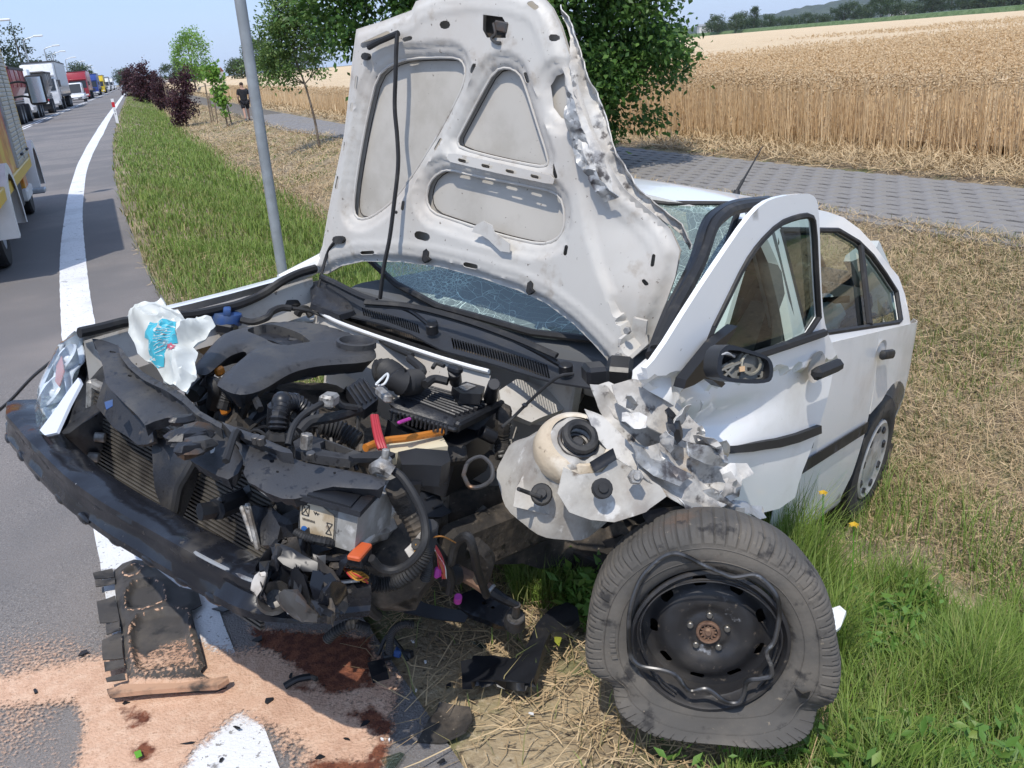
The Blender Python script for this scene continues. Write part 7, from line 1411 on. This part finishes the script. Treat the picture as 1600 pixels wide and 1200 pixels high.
# ================================================================== TORN-OFF WHEEL
WN = Vector((-.20, -.965, .15)).normalized(); WC = CAM + ray(1106, 978) * 2.06
WY = Vector((0, 0, 1)); WY = (WY - WN * WY.dot(WN)).normalized(); WX = WY.cross(WN)
MW = Matrix((WX * .912, WY * .90, WN * .91)).transposed().to_4x4(); MW.translation = WC
base = WC - WY * .30; WE = empty('torn_off_wheel', label='torn-off car wheel with a flat tyre and black steel rim leaning against the wreck', cat='wheel', M=Matrix.Translation((base.x, base.y, float(ground_z(base.x, base.y)))))
_wl = MW.copy(); _wl.translation = MW.translation - WE.matrix_world.translation
def wobj(name, g, m_, par=None, smooth=35, label=None): return g.obj(name, m_, par or WE, smooth, label, M=None if par else _wl)
R0, Wt = .312, .185
def tyre_f(p, a, r, z):
    # flat tyre: bottom flattened and pushed out, with a buckle at lower left and right
    i = int(round(a / (2 * math.pi / 432)))
    if r > .268 and z > -.06:
        if i % 7 == 0 or (i % 7 == 3 and r > .29): p = p * 1; q_ = (.013 if i % 7 == 0 else .005) * sstep(.272, .285, r); p.x *= 1 - q_; p.y *= 1 - q_; p.z -= .004 * (z > .05)
    v = p.copy(); lo = -.258
    low = sstep(-.17, -.30, v.y)
    if v.y < -.175: v.y = -.175 + (v.y + .175) * .52
    k = sstep(.20, .29, r) * low
    v.z += .050 * k * (z > 0) + .030 * k
    b1 = math.exp(-((a - 3.75) / .16) ** 2) + 0; b2 = math.exp(-((a - 5.62) / .13) ** 2); bl = sstep(.225, .30, r)
    v.x += .030 * b1 * bl; v.y += .018 * b1 * bl; v.x += -.010 * b2 * bl; v.z -= .045 * b2 * bl * (z > 0) + .02 * b1 * bl
    v.x += (.046 if v.x > 0 else .030) * sstep(.04, -.20, v.y) * (1 if v.x > 0 else -1) * bl; v.y -= .026 * sstep(.0, .28, v.x) * sstep(-.08, -.20, v.y)
    return v + Vector((1, 1, 1)) * .004 * mnoise.noise(v * 9)
prof = [(.192, -Wt * .40), (.215, -Wt * .49), (.255, -Wt * .53), (.29, -Wt * .47), (.306, -Wt * .40), (R0, -Wt * .25), (R0, 0), (R0, Wt * .25), (.307, Wt * .38), (.300, Wt * .44), (.288, Wt * .485), (.274, Wt * .51), (.268, Wt * .505), (.25, Wt * .53), (.235, Wt * .525), (.228, Wt * .515), (.215, Wt * .49), (.204, Wt * .45), (.196, Wt * .40), (.192, Wt * .30)]
M_tyreD = mat('flat_tyre_rubber', (.082, .077, .070), .9, layers=[((.13, .116, .098), 3.2, .42, .64, 7), ((.17, .10, .06), 2.2, .60, .76, 6), ((.032, .030, .029), 14, .55, .68, 5), ((.20, .17, .13), 50, .66, .74, 4)], bump=[(60, .0015, 4), (9, .003, 3)])
g = G(); g.lathe(prof, 432, None, f=tyre_f); ty = wobj('tyre', g, M_tyreD, None, 24, 'flat tyre, muddy, buckled at the bottom')
g = G()
for r in (.262, .228): g.lathe([(r - .0015, Wt * .515), (r, Wt * .528), (r + .0015, Wt * .515)], 96, f=lambda p, a, q, z: tyre_f(p, a, q, z))
wobj('sidewall_ridge', g, M_tyreD, ty)
for k, t in enumerate((3.02, 3.08, 3.14, 3.20, 3.26, 3.34)):
    g = G(); c = Vector((.242 * math.cos(t), .242 * math.sin(t), Wt * .53)); g.T = Matrix.Translation(c) @ Matrix.Rotation(t + math.pi / 2, 4, 'Z'); g.box((0, 0, 0), (.010, .016, .003), b=.001); g.T = None; o = wobj('sidewall_letter', g, M_tyreD, ty)
g = G(); g.add([Vector((.205, -.105, .088)), Vector((.225, -.118, .095)), Vector((.245, -.112, .09)), Vector((.238, -.135, .088)), Vector((.218, -.132, .09))], [(0, 1, 4), (1, 2, 3), (1, 3, 4)]); g.warp(lambda v: v + Vector((0, 0, .012))); wobj('tyre_tear', g, M_plas2, ty, 0)
M_rimb = mat('steel_rim_black', (.022, .022, .024), .42, layers=[((.055, .05, .045), 5, .45, .68, 7, .6), ((.30, .31, .33), 7, .66, .72, 8, .35), ((.12, .10, .08), 40, .62, .72, 4, .7)], bump=[(20, .001, 3)])
g = G(); g.lathe([(.193, .074), (.197, .080), (.196, .086), (.188, .088), (.182, .080), (.180, .060), (.172, .050), (.168, .010), (.166, -.05), (.164, -.07)], 72, f=lambda p, a, r, z: p * (1 + .018 * math.sin(a * 2 + .6) * (r > .17)) + Vector((0, 0, .006 * math.sin(3 * a)))); rim = wobj('rim', g, M_rimb)
def discz(r): return .008 + .026 * sstep(.155, .105, r) - .010 * sstep(.085, .055, r) + .006 * sstep(.052, .045, r)
outl = [(.168 * math.cos(2 * math.pi * k / 64), .168 * math.sin(2 * math.pi * k / 64)) for k in range(64)]; holes = []
for k in range(9):
    a = k * 2 * math.pi / 9 + .32; P = []
    for (dr, dt) in [(-.010, -.10), (-.010, .10), (-.004, .135), (.004, .135), (.010, .10), (.010, -.10), (.004, -.135), (-.004, -.135)]: r = .139 + dr; P.append((r * math.cos(a + dt), r * math.sin(a + dt)))
    holes.append(P)
g = G(); g.sheet(outl, lambda x, y: (x, y, discz(math.hypot(x, y)) + .003 * mnoise.noise(Vector((x * 20, y * 20, 0)))), holes, .009, .004); wobj('rim_disc', g, M_rimb, rim, 50)
g = G(); g.lathe([(.164, -.075), (0, -.08)], 32); wobj('rim_back', g, M_dirt, rim)
for k in range(5):
    a = k * 2 * math.pi / 5 + 1.50; c = Vector((.049 * math.cos(a), .049 * math.sin(a), discz(.049))); g = G(); g.cyl(c - Vector((0, 0, .004)), c + Vector((0, 0, .012)), .0085, 16, bev=.002); b_ = wobj('wheel_bolt', g, mat('bolt_steel', (.22, .21, .19), .4, .8) if k == 0 else bpy.data.materials['bolt_steel'], rim); g = G(); g.cyl(c + Vector((0, 0, .0121)), c + Vector((0, 0, .0125)), .0045, 6, bev=0); wobj('socket', g, M_plas2, b_) if False else None
M_hubr = mat('rusty_hub', (.17, .10, .065), .8, layers=[((.09, .05, .035), 40, .45, .65), ((.26, .17, .11), 60, .55, .7)], bump=[(90, .001)])
g = G(); g.lathe([(.031, .020), (.031, .038), (.028, .041), (.024, .040), (.022, .028), (.017, .026), (.016, .034), (.009, .036), (.007, .040), (0, .040)], 28); wobj('hub', g, M_hubr, rim)
g = G()
for k in range(12): a = k * math.pi / 6; g.box((.0185 * math.cos(a), .0185 * math.sin(a), .031), (.006, .004, .012), (0, 0, a), b=.001)
wobj('hub_nut', g, M_hubr, rim)
zw = L2([(350, 690), (355, 560), (400, 420), (480, 330), (545, 300), (600, 310), (680, 350), (760, 385), (820, 405), (910, 395), (960, 425), (1010, 490), (1022, 580), (1000, 690), (965, 740), (985, 800), (985, 845), (940, 858), (880, 870), (862, 930), (838, 966), (780, 960), (700, 905), (620, 912), (560, 845), (500, 820), (400, 800), (358, 755), (350, 690)], 2.858, 860, 760)
MWI = MW.inverted(); pw = [MWI @ wpl(a, b, WC + WN * (.098 if b < 930 else .105), WN) for a, b in zw]
M_lip = mat('bent_lip', (.09, .09, .092), .32, .6, layers=[((.26, .26, .26), 16, .56, .66, 6), ((.03, .03, .03), 9, .5, .62, 4)])
g = G(); g.tube(pw, .0062, 8, 7); wobj('bent_rim_lip', g, M_lip, rim, 40, 'torn rim lip bent into a wavy ring')
for off, rr in ((.004, .0022), (-.008, .0030)):
    g = G(); g.tube([Vector((.172 * math.cos(t) * (1 + .05 * math.sin(3 * t + off * 90)), .172 * math.sin(t), .085 + off + .004 * math.sin(5 * t))) for t in [k * math.pi / 12 for k in range(-3, 17)]], rr, 6, 4); wobj('bent_rim_lip', g, M_rimb, rim)

# ================================================================== PLASTIC SACK on the engine
SKN = Vector((.62, .38, .68)).normalized(); SK0 = cp(262, 540, z=.845)
M_sack = mat('sack_plastic', (.72, .74, .70), .38, layers=[((.60, .61, .56), 6, .45, .7)], sss=.12); M_teal = mat('sack_print_teal', (.06, .40, .50), .4, layers=[((.60, .70, .70), 30, .62, .7, 2, None, (1, 1, 6))]); M_rose = mat('sack_print_red', (.50, .12, .16), .4)
SKO = [(195, 512), (198, 490), (212, 478), (240, 471), (250, 463), (258, 474), (276, 480), (286, 494), (310, 494), (331, 497), (335, 506), (322, 522), (310, 536), (303, 545), (310, 552), (306, 570), (308, 590), (298, 596), (291, 613), (272, 602), (252, 588), (243, 572), (222, 556), (210, 545), (206, 530)]
_su = Vector((0, 0, 1)).cross(SKN).normalized(); _sv = SKN.cross(_su)
def s2(q): d = cpl(q[0], q[1], SK0, SKN) - SK0; return Vector((d.dot(_su), d.dot(_sv)))
SP = [s2(q) for q in SKO]
def sackd(x, y, p):
    e = edist((x, y), SP); b = .055 * sstep(0, .06, e); q = Vector((x, y, 0)); w_ = Vector((mnoise.noise(q * 9), mnoise.noise(q * 9 + Vector((5, 1, 2))), 0)) * .05
    def rid(s_, o): return 1 - abs(2 * mnoise.noise((q + w_) * s_ + Vector((o, o, 0))))
    return b + .026 * rid(9, 1.3) + .014 * rid(19, 4.1) + .006 * rid(40, 2.2) - .03
g = G(); g.psheet(SKO, SK0, SKN, [], .0085, .006, sackd, 0, .3); sack = g.obj('plastic_sack', M_sack, None, 40)
me = sack.data; sack.parent = None
sk = empty('plastic_bag', label='crumpled white plastic bag with a teal print lying on the engine', cat='bag', M=MC @ Matrix.Translation(SK0 - Vector((0, 0, .06)))); off = Matrix.Translation(-(SK0 - Vector((0, 0, .06))))
sack.name = 'bag_film'; sack.parent = sk; sack.matrix_local = off
g = G(); g.psheet([(232, 560), (238, 540), (230, 534), (240, 528), (245, 520), (256, 520), (262, 512), (278, 510), (283, 512), (282, 530), (283, 545), (272, 552), (262, 560), (255, 572), (244, 572)], SK0 + SKN * .0022, SKN, [], .008, .0005, sackd, 0, .3); tl_ = g.obj('teal_print', M_teal, sk, 22, M=off)
fc = (275, 554); g = G(); g.psheet([(fc[0] + (7.5 if k % 2 else 4.2) * math.cos(k * math.pi / 6), fc[1] + (6.5 if k % 2 else 3.8) * math.sin(k * math.pi / 6)) for k in range(12)], SK0 + SKN * .0035, SKN, [[(fc[0] + 2 * math.cos(k), fc[1] + 2 * math.sin(k)) for k in range(6)]], .005, .0004, sackd); g.obj('flower_print', M_rose, sk, 22, M=off)
g = G()
for k in range(9):
    y = 526 + k * 3.6; g.psheet([(250 - k * .6, y + 3), (276 - k * .8, y - 3), (276 - k * .8, y - 2.6), (250 - k * .6, y + 3.4)], SK0 + SKN * .0040, SKN, [], .008, .0003, sackd)
g.obj('print_lines', M_pw, sk, 22, M=off)

# ================================================================== UNDERTRAY on the road
TZ = .035
def zt(pts): return L2(pts, 2.5, 0, 780)
TO = zt([(440, 272), (475, 240), (520, 225), (570, 235), (640, 285), (700, 330), (770, 345), (785, 400), (745, 425), (762, 500), (780, 570), (800, 640), (780, 664), (830, 690), (885, 690), (880, 715), (835, 732), (700, 735), (560, 745), (425, 760), (416, 742), (470, 718), (500, 716), (488, 640), (478, 560), (466, 480), (452, 380)])
TP_ = [zt(q) for q in ([(478, 290), (520, 255), (560, 262), (540, 290), (500, 305)], [(490, 370), (520, 325), (600, 310), (640, 340), (650, 395), (560, 430), (500, 436), (488, 415)], [(505, 560), (505, 500), (540, 455), (640, 425), (735, 430), (745, 520), (770, 610), (780, 655), (660, 668), (560, 685), (528, 670), (514, 620)])]
TPg = [[gp(a, b, TZ) for a, b in P] for P in TP_]; TOg = [gp(a, b, TZ) for a, b in TO]
def trayd(x, y, p):
    w_ = p; d = 0
    for P in TPg:
        e = edist((w_.x, w_.y), P); d += (-.016 * sstep(0, .02, e) if inside((w_.x, w_.y), P) else -.016 * 0) + .007 * math.exp(-(e / .013) ** 2)
    return d + .014 * mnoise.noise(w_ * 4) - .010 * (1 - sstep(0, .03, edist((w_.x, w_.y), TOg)))
tray = empty('undertray', gp(230, 960), 0, 'torn black plastic undertray dusted with sand lying on the road under the bumper', 'car part'); toff = Matrix.Translation(-gp(230, 960))
g = G(); M_tray = mat('tray_plastic', (.055, .051, .048), .75, layers=[((.10, .088, .075), 7, .45, .66, 7), ((.025, .024, .024), 12, .55, .68, 5)]); g.psheet(TO, (0, 0, TZ), (0, 0, 1), [], .008, .004, trayd, 0, .25, True); g.obj('tray_panel', M_tray, tray, 40, M=toff)
for q in ([(365, 298), (440, 272), (446, 300), (372, 318)], [(372, 322), (448, 304), (450, 328), (374, 342)], [(378, 402), (450, 376), (468, 476), (390, 484)], [(412, 490), (468, 478), (470, 520), (416, 530)], [(398, 552), (474, 528), (482, 624), (404, 634)], [(408, 640), (484, 628), (488, 660), (412, 676)], [(416, 712), (490, 690), (494, 714), (420, 724)]):
    g = G(); g.psheet(zt(q), (0, 0, TZ + .006), (0, 0, 1), [], .02, .004, lambda x, y, p: .012 * mnoise.noise(p * 12) + .004, 0, .25, True); g.obj('tray_tab', M_tray, tray, 40, M=toff)
g = G(); g.psheet(zt([(416, 742), (500, 722), (700, 718), (830, 700), (890, 690), (893, 702), (850, 728), (700, 738), (560, 748), (425, 762)]), (0, 0, TZ + .016), (0, 0, 1), [], .02, .014, None, 0, .25, True); M_sandy = mat('sandy_plastic', (.05, .045, .04), .8, layers=[((.50, .30, .19), 9, .34, .56, 8)]); g.obj('tray_rim', M_sandy, tray, 40, M=toff)

# ================================================================== SAND spread over the oil
def npoly(px, py, poly):
    """signed distance in pixels (positive inside), vectorised"""
    d = np.full(px.shape, 1e9); ins = np.zeros(px.shape, bool)
    for i in range(len(poly)):
        (x1, y1), (x2, y2) = poly[i - 1], poly[i]; ex, ey = x2 - x1, y2 - y1; l = ex * ex + ey * ey + 1e-9
        t = np.clip(((px - x1) * ex + (py - y1) * ey) / l, 0, 1); d = np.minimum(d, np.hypot(px - x1 - t * ex, py - y1 - t * ey))
        with np.errstate(divide='ignore', invalid='ignore'): c = ((y1 > py) != (y2 > py)) & (px < (x2 - x1) * (py - y1) / (y2 - y1 + 1e-12) + x1)
        ins ^= c
    return np.where(ins, d, -d)
def ss(a, b, x): t = np.clip((x - a) / (b - a), 0, 1); return t * t * (3 - 2 * t)
def sandmat():
    m = mat('absorbent_sand', (.60, .385, .265), .95, layers=[((.66, .45, .32), 30, .45, .65, 5), ((.50, .31, .205), 90, .52, .68, 4), ((.46, .27, .18), 2.5, .5, .7, 5)], bump=[(140, .004, 4), (18, .006, 5)]); t = m.node_tree; N = t.nodes; L = t.links; P = N['Principled BSDF']
    at = N.new('ShaderNodeAttribute'); at.attribute_name = 'wet'; a2 = N.new('ShaderNodeAttribute'); a2.attribute_name = 'cover'; tc = N.new('ShaderNodeTexCoord')
    src = P.inputs['Base Color'].links[0].from_socket
    def thr(att, sc, det, gain):
        nz = N.new('ShaderNodeTexNoise'); nz.inputs['Scale'].default_value = sc; nz.inputs['Detail'].default_value = det; nz.inputs['Roughness'].default_value = .65; L.new(tc.outputs['Object'], nz.inputs['Vector'])
        a = N.new('ShaderNodeMath'); a.operation = 'ADD'; L.new(nz.outputs[0], a.inputs[0]); L.new(att.outputs['Fac'], a.inputs[1])
        r = N.new('ShaderNodeMapRange'); r.inputs[1].default_value = 1.0 - gain; r.inputs[2].default_value = 1.0 + gain; L.new(a.outputs[0], r.inputs[0]); return r.outputs[0]
    w_ = thr(at, 22, 8, .09); mx = N.new('ShaderNodeMix'); mx.data_type = 'RGBA'; L.new(w_, mx.inputs[0]); L.new(src, mx.inputs[6])
    wc = N.new('ShaderNodeTexNoise'); wc.inputs['Scale'].default_value = 40; L.new(tc.outputs['Object'], wc.inputs['Vector']); rp = N.new('ShaderNodeValToRGB'); rp.color_ramp.elements[0].color = (.10, .032, .018, 1); rp.color_ramp.elements[1].color = (.20, .07, .035, 1); rp.color_ramp.elements[0].position = .38; rp.color_ramp.elements[1].position = .62; L.new(wc.outputs[0], rp.inputs[0]); L.new(rp.outputs[0], mx.inputs[7])
    L.new(mx.outputs[2], P.inputs['Base Color']); L.new(thr(a2, 95, 11, .10), P.inputs['Alpha']); return m
M_sand = sandmat()
def project(P):
    d = P - np.array(CAM); z = d @ np.array(FW); return 800 + FPX * (d @ np.array(RT)) / z, 600 - FPX * (d @ np.array(UP)) / z
def sand():
    xs = np.arange(-2.7, -.12, .014); ys = np.arange(1.15, 3.6, .014); X, Y = np.meshgrid(xs, ys); z = .0135 + .004 * lumps(X * 3, Y * 3); S_, T_ = xy2st(X, Y); z = z + np.minimum(0, np.interp(S_, _ps, _pz))
    P = np.stack([X, Y, z], -1).reshape(-1, 3); px, py = project(P); q = lambda pts: zt(pts)
    dense = q([(170, 660), (420, 620), (440, 560), (780, 560), (950, 590), (1060, 600), (1130, 660), (1250, 780), (1330, 830), (1460, 930), (1450, 1020), (1230, 1010), (1160, 930), (1020, 880), (930, 840), (860, 890), (760, 970), (690, 1100), (300, 1100), (330, 880), (290, 790), (0, 800), (-60, 720)])
    light = q([(-80, 420), (360, 380), (420, 640), (300, 820), (330, 1000), (260, 1100), (-80, 1100)]); right = q([(1000, 560), (1480, 560), (1600, 700), (1560, 860), (1500, 1100), (1100, 1100), (900, 760)])
    cov = np.maximum.reduce([.20 + .57 * ss(-38, 26, npoly(px, py, dense)), .10 + .40 * ss(-130, 90, npoly(px, py, light)) * ss(860, 1060, py), .1 + .52 * ss(-20, 30, npoly(px, py, right))])
    cov = cov - .10 * ss(-30, 30, npoly(px, py, q([(110, 880), (250, 800), (330, 790), (320, 900), (300, 1000), (120, 1060), (20, 1050), (60, 960)])))
    white1 = q([(790, 430), (930, 400), (960, 520), (940, 620), (860, 650), (800, 600)]); white2 = q([(940, 830), (1060, 880), (1190, 960), (1210, 1100), (700, 1100), (760, 1000), (860, 900)])
    cov = cov - .14 * ss(-22, 20, npoly(px, py, white1)) - .15 * ss(-26, 22, npoly(px, py, white2))
    wet = np.zeros(len(px))
    for poly, s_ in ((q([(450, 810), (540, 790), (600, 830), (620, 880), (560, 930), (480, 900)]), .62), (q([(470, 960), (560, 935), (640, 960), (610, 1020), (500, 1060)]), .62), (q([(950, 480), (1130, 500), (1460, 520), (1470, 730), (1290, 770), (1180, 700), (1090, 620), (1010, 590)]), .78), (q([(1310, 830), (1460, 800), (1560, 860), (1500, 1100), (1180, 1100), (1200, 970), (1290, 1010), (1440, 1000), (1460, 930)]), .72), (q([(1110, 690), (1330, 720), (1300, 780), (1150, 760)]), .6), (q([(760, 850), (830, 820), (800, 890), (740, 900)]), .5), (q([(680, 900), (720, 910), (700, 940)]), .5)):
        wet = np.maximum(wet, s_ * ss(-22, 22, npoly(px, py, poly)))
    cov = np.maximum(cov, (wet > .1) * np.clip(wet * .95, 0, .72))
    edge = np.minimum.reduce([ss(xs[0], xs[0] + .15, P[:, 0]), ss(ys[-1], ys[-1] - .15, P[:, 1])]); cov = cov * edge
    n, k = X.shape; idx = np.arange(n * k).reshape(n, k); F = np.stack([idx[:-1, :-1], idx[:-1, 1:], idx[1:, 1:], idx[1:, :-1]], -1).reshape(-1, 4)
    keep = cov[F].max(1) > .12
    tag(npmesh('absorbent_sand', P, F[keep], M_sand, None, True, {'cover': cov, 'wet': wet}), kind='stuff')
    # the sand lying on the tray
    dg = bpy.context.evaluated_depsgraph_get(); tp = [o for o in tray.children if o.name.startswith('tray_panel')][0]; me = tp.data; V = np.array([(tp.matrix_local @ v.co) for v in me.vertices]) + np.array(tray.location); px, py = project(V)
    cov = .14 + .44 * ss(930, 1050, py) * (.5 + .5 * ss(-4, 16, npoly(px, py, TP_[2]))); cov = cov - .38 * ss(-4, 10, npoly(px, py, zt([(600, 470), (690, 440), (730, 470), (720, 540), (650, 560), (560, 620), (520, 560)])))
    for P_ in TP_: cov = np.maximum(cov, .62 * np.exp(-(npoly(px, py, P_) / 2.2) ** 2))
    cov = np.maximum(cov, .7 * ss(1050, 1066, py)); up = np.array([p.normal.z > .35 for p in me.polygons]); F = [tuple(p.vertices) for p, u in zip(me.polygons, up) if u]; F3 = np.array([f for f in F if len(f) == 3])
    npmesh('sand_cover', V + np.array((0, 0, .0025)) - np.array(tray.location), F3, M_sand, tray, True, {'cover': cov, 'wet': 0 * cov})['kind'] = 'stuff'
sand()

# ================================================================== LITTER ON THE GROUND
def ground_piece(name, px, label, m_, z=.01, amp=.012, thick=.005, step=.012, cat='car part', group=None, f=14, lift=None):
    c = gp(sum(q[0] for q in px) / len(px), sum(q[1] for q in px) / len(px), z); zz = float(ground_z(c.x, c.y)) + z; c = gp(sum(q[0] for q in px) / len(px), sum(q[1] for q in px) / len(px), zz); g = G()
    g.psheet(px, (0, 0, zz), (0, 0, 1), [], step, thick, lambda x, y, p: amp * mnoise.noise(p * f) + (lift(p) if lift else 0), 0, .25, True); g.warp(lambda v: v - c); o = g.obj(name, m_, None, 35, label, cat, group); o.location = c; return o
ground_piece('plastic_trim', [(720, 1034), (737, 1031), (740, 1025), (772, 1022), (800, 1028), (816, 1020), (838, 975), (866, 948), (886, 940), (902, 950), (905, 966), (884, 985), (862, 988), (852, 1006), (834, 1062), (826, 1066), (722, 1064)], 'bent black L-shaped plastic trim lying in the grass left of the wheel', M_plas2, .085, .010, .022)
o = ground_piece('plastic_sheet', [(686, 1097), (735, 1108), (739, 1130), (726, 1149), (692, 1157), (650, 1155), (668, 1134)], 'dark scorched piece of plastic sheet on the bare ground, front centre', M_dirt, .02, .02, .006)
ground_piece('plastic_piece', [(574, 1036), (600, 1030), (606, 1050), (580, 1058)], 'black broken connector block on the wet sand below the hoses', M_plas2, .035, .01, .03)
c_ = gp(622, 1028, .03); e = empty('connector_plug', (c_.x, c_.y, .02), 0, 'two black plugs on a torn corrugated cable lying on the wet sand', 'car part'); 
for k in range(3): G().box((.03 * k - .03, .012 * (k % 2), .02), (.03, .022, .022), (.3, .2, .5 + k), b=.004).obj('plug', M_plas2 if k != 1 else M_bcap, e)
G().tube([(-.06, .02, .01), (-.03, .05, .05), (.0, .03, .03), (.03, -.02, .015)], .006, 6, 6, .09, .006).obj('cable', M_rub, e)
ORI = Vector((0, 0, 1))
c_ = gp(465, 1068, .02); e = empty('hose_piece', (c_.x, c_.y, .012), 0, 'short broken piece of black hose on the sand right of the undertray', 'car part'); a, b = gp(445, 1074, .02) - c_, gp(485, 1060, .02) - c_; G().tube([(a.x, a.y, .012), ((a + b).x / 2, (a + b).y / 2, .02), (b.x, b.y, .014)], .010, 8).obj('hose', M_plas2, e); G().tube([(b.x, b.y, .014), (b.x + .02, b.y - .01, .012)], .007, 8).obj('hose_end', M_dirt, e)
M_gs = mat('green_leaf_bit', (.12, .35, .03), .5); M_smoke = glassmat('lens_fragment', (.75, .77, .72), 1.5, .2)
ground_piece('leaf', [(210, 1178), (220, 1174), (223, 1183), (214, 1188)], 'bright green leaf lying on the reddish wet sand at lower left', M_gs, .022, .01, .001, cat='leaf')
ground_piece('lens_fragment', [(594, 1182), (624, 1174), (632, 1178), (616, 1200), (604, 1200)], 'smoky clear plastic fragment at the bottom edge of the road', M_smoke, .02, .01, .003)
ground_piece('white_fragment', [(1296, 950), (1312, 946), (1322, 956), (1314, 978), (1300, 990)], 'white broken piece of bumper in the grass right of the wheel', M_paint, .22, .01, .01)
ground_piece('glass_fragment', [(734, 1000), (744, 1000), (760, 1012), (752, 1014)], 'narrow clear fragment in the grass above the black trim', M_smoke, .03, .01, .003)
ground_piece('yellow_leaf', [(866, 990), (872, 986), (878, 1000), (874, 1014), (867, 1008)], 'yellowish broad leaf standing in the grass beside the black trim', mat('yellow_leaf', (.40, .42, .06), .5, sss=.3), .07, .02, .001, cat='leaf')
bits = [((130, 1020), 'dark'), ((196, 1096), 'dark'), ((295, 1160), 'dark'), ((454, 1056), 'dark'), ((372, 1138), 'dark'), ((402, 1000), 'dark'), ((570, 1128), 'dark'), ((540, 1152), 'dark'), ((596, 1154), 'white'), ((608, 1155), 'white'), ((650, 1078), 'white'), ((665, 1035), 'white'), ((700, 1070), 'dark'), ((792, 1070), 'white'), ((830, 1114), 'white'), ((345, 950), 'dark'), ((55, 1080), 'dark'), ((500, 1180), 'dark'), ((345, 1185), 'dark'), ((690, 1190), 'dark'), ((420, 1095), 'dark'), ((645, 1000), 'white'), ((605, 1074), 'tan'), ((760, 1062), 'dark')]
PLACE = {}
for kd in ('dark', 'white', 'tan'):
    for wh in ((0, 150), (150, 420), (420, 620), (620, 2000)):
        L_ = sorted([k for k, (q, kk) in enumerate(bits) if kk == kd and wh[0] <= q[0] < wh[1]], key=lambda k: bits[k][0][0])
        for i, k in enumerate(L_): PLACE[k] = (ORD[i] + ' from the left' if len(L_) > 1 else 'the only one')
for k, (q, kind) in enumerate(bits):
    r = random.Random(k); sz = (4.5 if kind == 'white' else 6 + 7 * r.random()); th_ = r.random() * 3.1; ar = .25 + .4 * r.random(); P = [(q[0] + sz * (lr * math.cos(a) * math.cos(th_) - lr * ar * math.sin(a) * math.sin(th_)), q[1] + .65 * sz * (lr * math.cos(a) * math.sin(th_) + lr * ar * math.sin(a) * math.cos(th_))) for a, lr in [(i * 1.257 + r.random() * .9, .55 + .7 * r.random()) for i in range(5)]]
    where = 'left of the undertray' if q[0] < 150 else 'on the sand in front of the undertray' if q[0] < 420 else 'on the wet sand near the verge' if q[0] < 620 else 'in the grass at the road edge'
    ground_piece('debris_fragment', P, {'dark': 'small black plastic splinter, ' + PLACE[k] + ', ', 'white': 'small white paint chip, ' + PLACE[k] + ', ', 'tan': 'flat tan plastic flake '}[kind] + where, {'dark': M_plas2, 'white': M_pw, 'tan': mat('tan_flake', (.5, .3, .2), .7) if kind == 'tan' else None}[kind], .018, .008, .004, .02, 'fragment', 'crash debris scattered on the road')
for q, lb in (((1286, 772), 'yellow crumpled flower head in the grass above the wheel, left one'), ((1334, 822), 'orange yellow flower head in the grass, nearer the right edge')):
    c_ = gp(q[0], q[1], .10); e = empty('yellow_flower', (c_.x, c_.y, float(ground_z(c_.x, c_.y))), 0, lb, 'flower'); zt_ = c_.z - e.location.z; G().tube([(0, 0, 0), (.01, .01, zt_ * .6), (0, 0, zt_)], .0018, 5).obj('stem', M_gs, e)
    g = G(); 
    for k in range(12): a = k * .55; g.add([(0, 0, zt_), (.012 * math.cos(a - .3), .012 * math.sin(a - .3), zt_ + .008), (.017 * math.cos(a), .017 * math.sin(a), zt_ + .004 * (k % 3)), (.012 * math.cos(a + .3), .012 * math.sin(a + .3), zt_ + .008)], [(0, 1, 2, 3)])
    g.obj('petals', mat('petal', (.62, .40, .03), .6, sss=.2) if 'petal' not in bpy.data.materials else bpy.data.materials['petal'], e, 0)
# broad-leaved weeds between the grass
def weeds(name, polys, n, size):
    C = []
    for poly in polys:
        P = [gp(a, b, z) for a, b, z in poly]; q = [(p.x, p.y) for p in P]; xs = [p[0] for p in q]; ys = [p[1] for p in q]; k = 0
        while k < n:
            x, y = RNG.uniform(min(xs), max(xs)), RNG.uniform(min(ys), max(ys))
            if inside((x, y), q): C.append((x, y, float(ground_z(x, y)) + RNG.uniform(.02, .12))); k += 1
    C = np.array(C); D = RNG.normal(0, 1, (len(C), 3)); D[:, 2] = np.abs(D[:, 2]) * .6; tag(leaves_mesh(name, C, D, len(C) * 14, size, .035, M_weed, None, .42, -.1), kind='stuff')
M_weed = leafmat('weed_leaf', [(.08, .17, .03), (.12, .24, .045), (.16, .29, .06), (.10, .20, .035), (.22, .30, .07)], .3)
weeds('broadleaf_weeds', [[(1330, 790, -.1), (1480, 830, -.2), (1560, 960, -.2), (1440, 1000, -.1), (1330, 900, 0)], [(1340, 1080, 0), (1600, 1060, -.1), (1600, 1240, -.1), (1250, 1240, 0)], [(880, 900, 0), (930, 900, 0), (920, 960, 0), (905, 960, 0)]], 60, .045)
weeds('broadleaf_weeds', [[(1050, 1150, 0), (1200, 1150, 0), (1240, 1240, 0), (1000, 1240, 0)]], 7, .035)
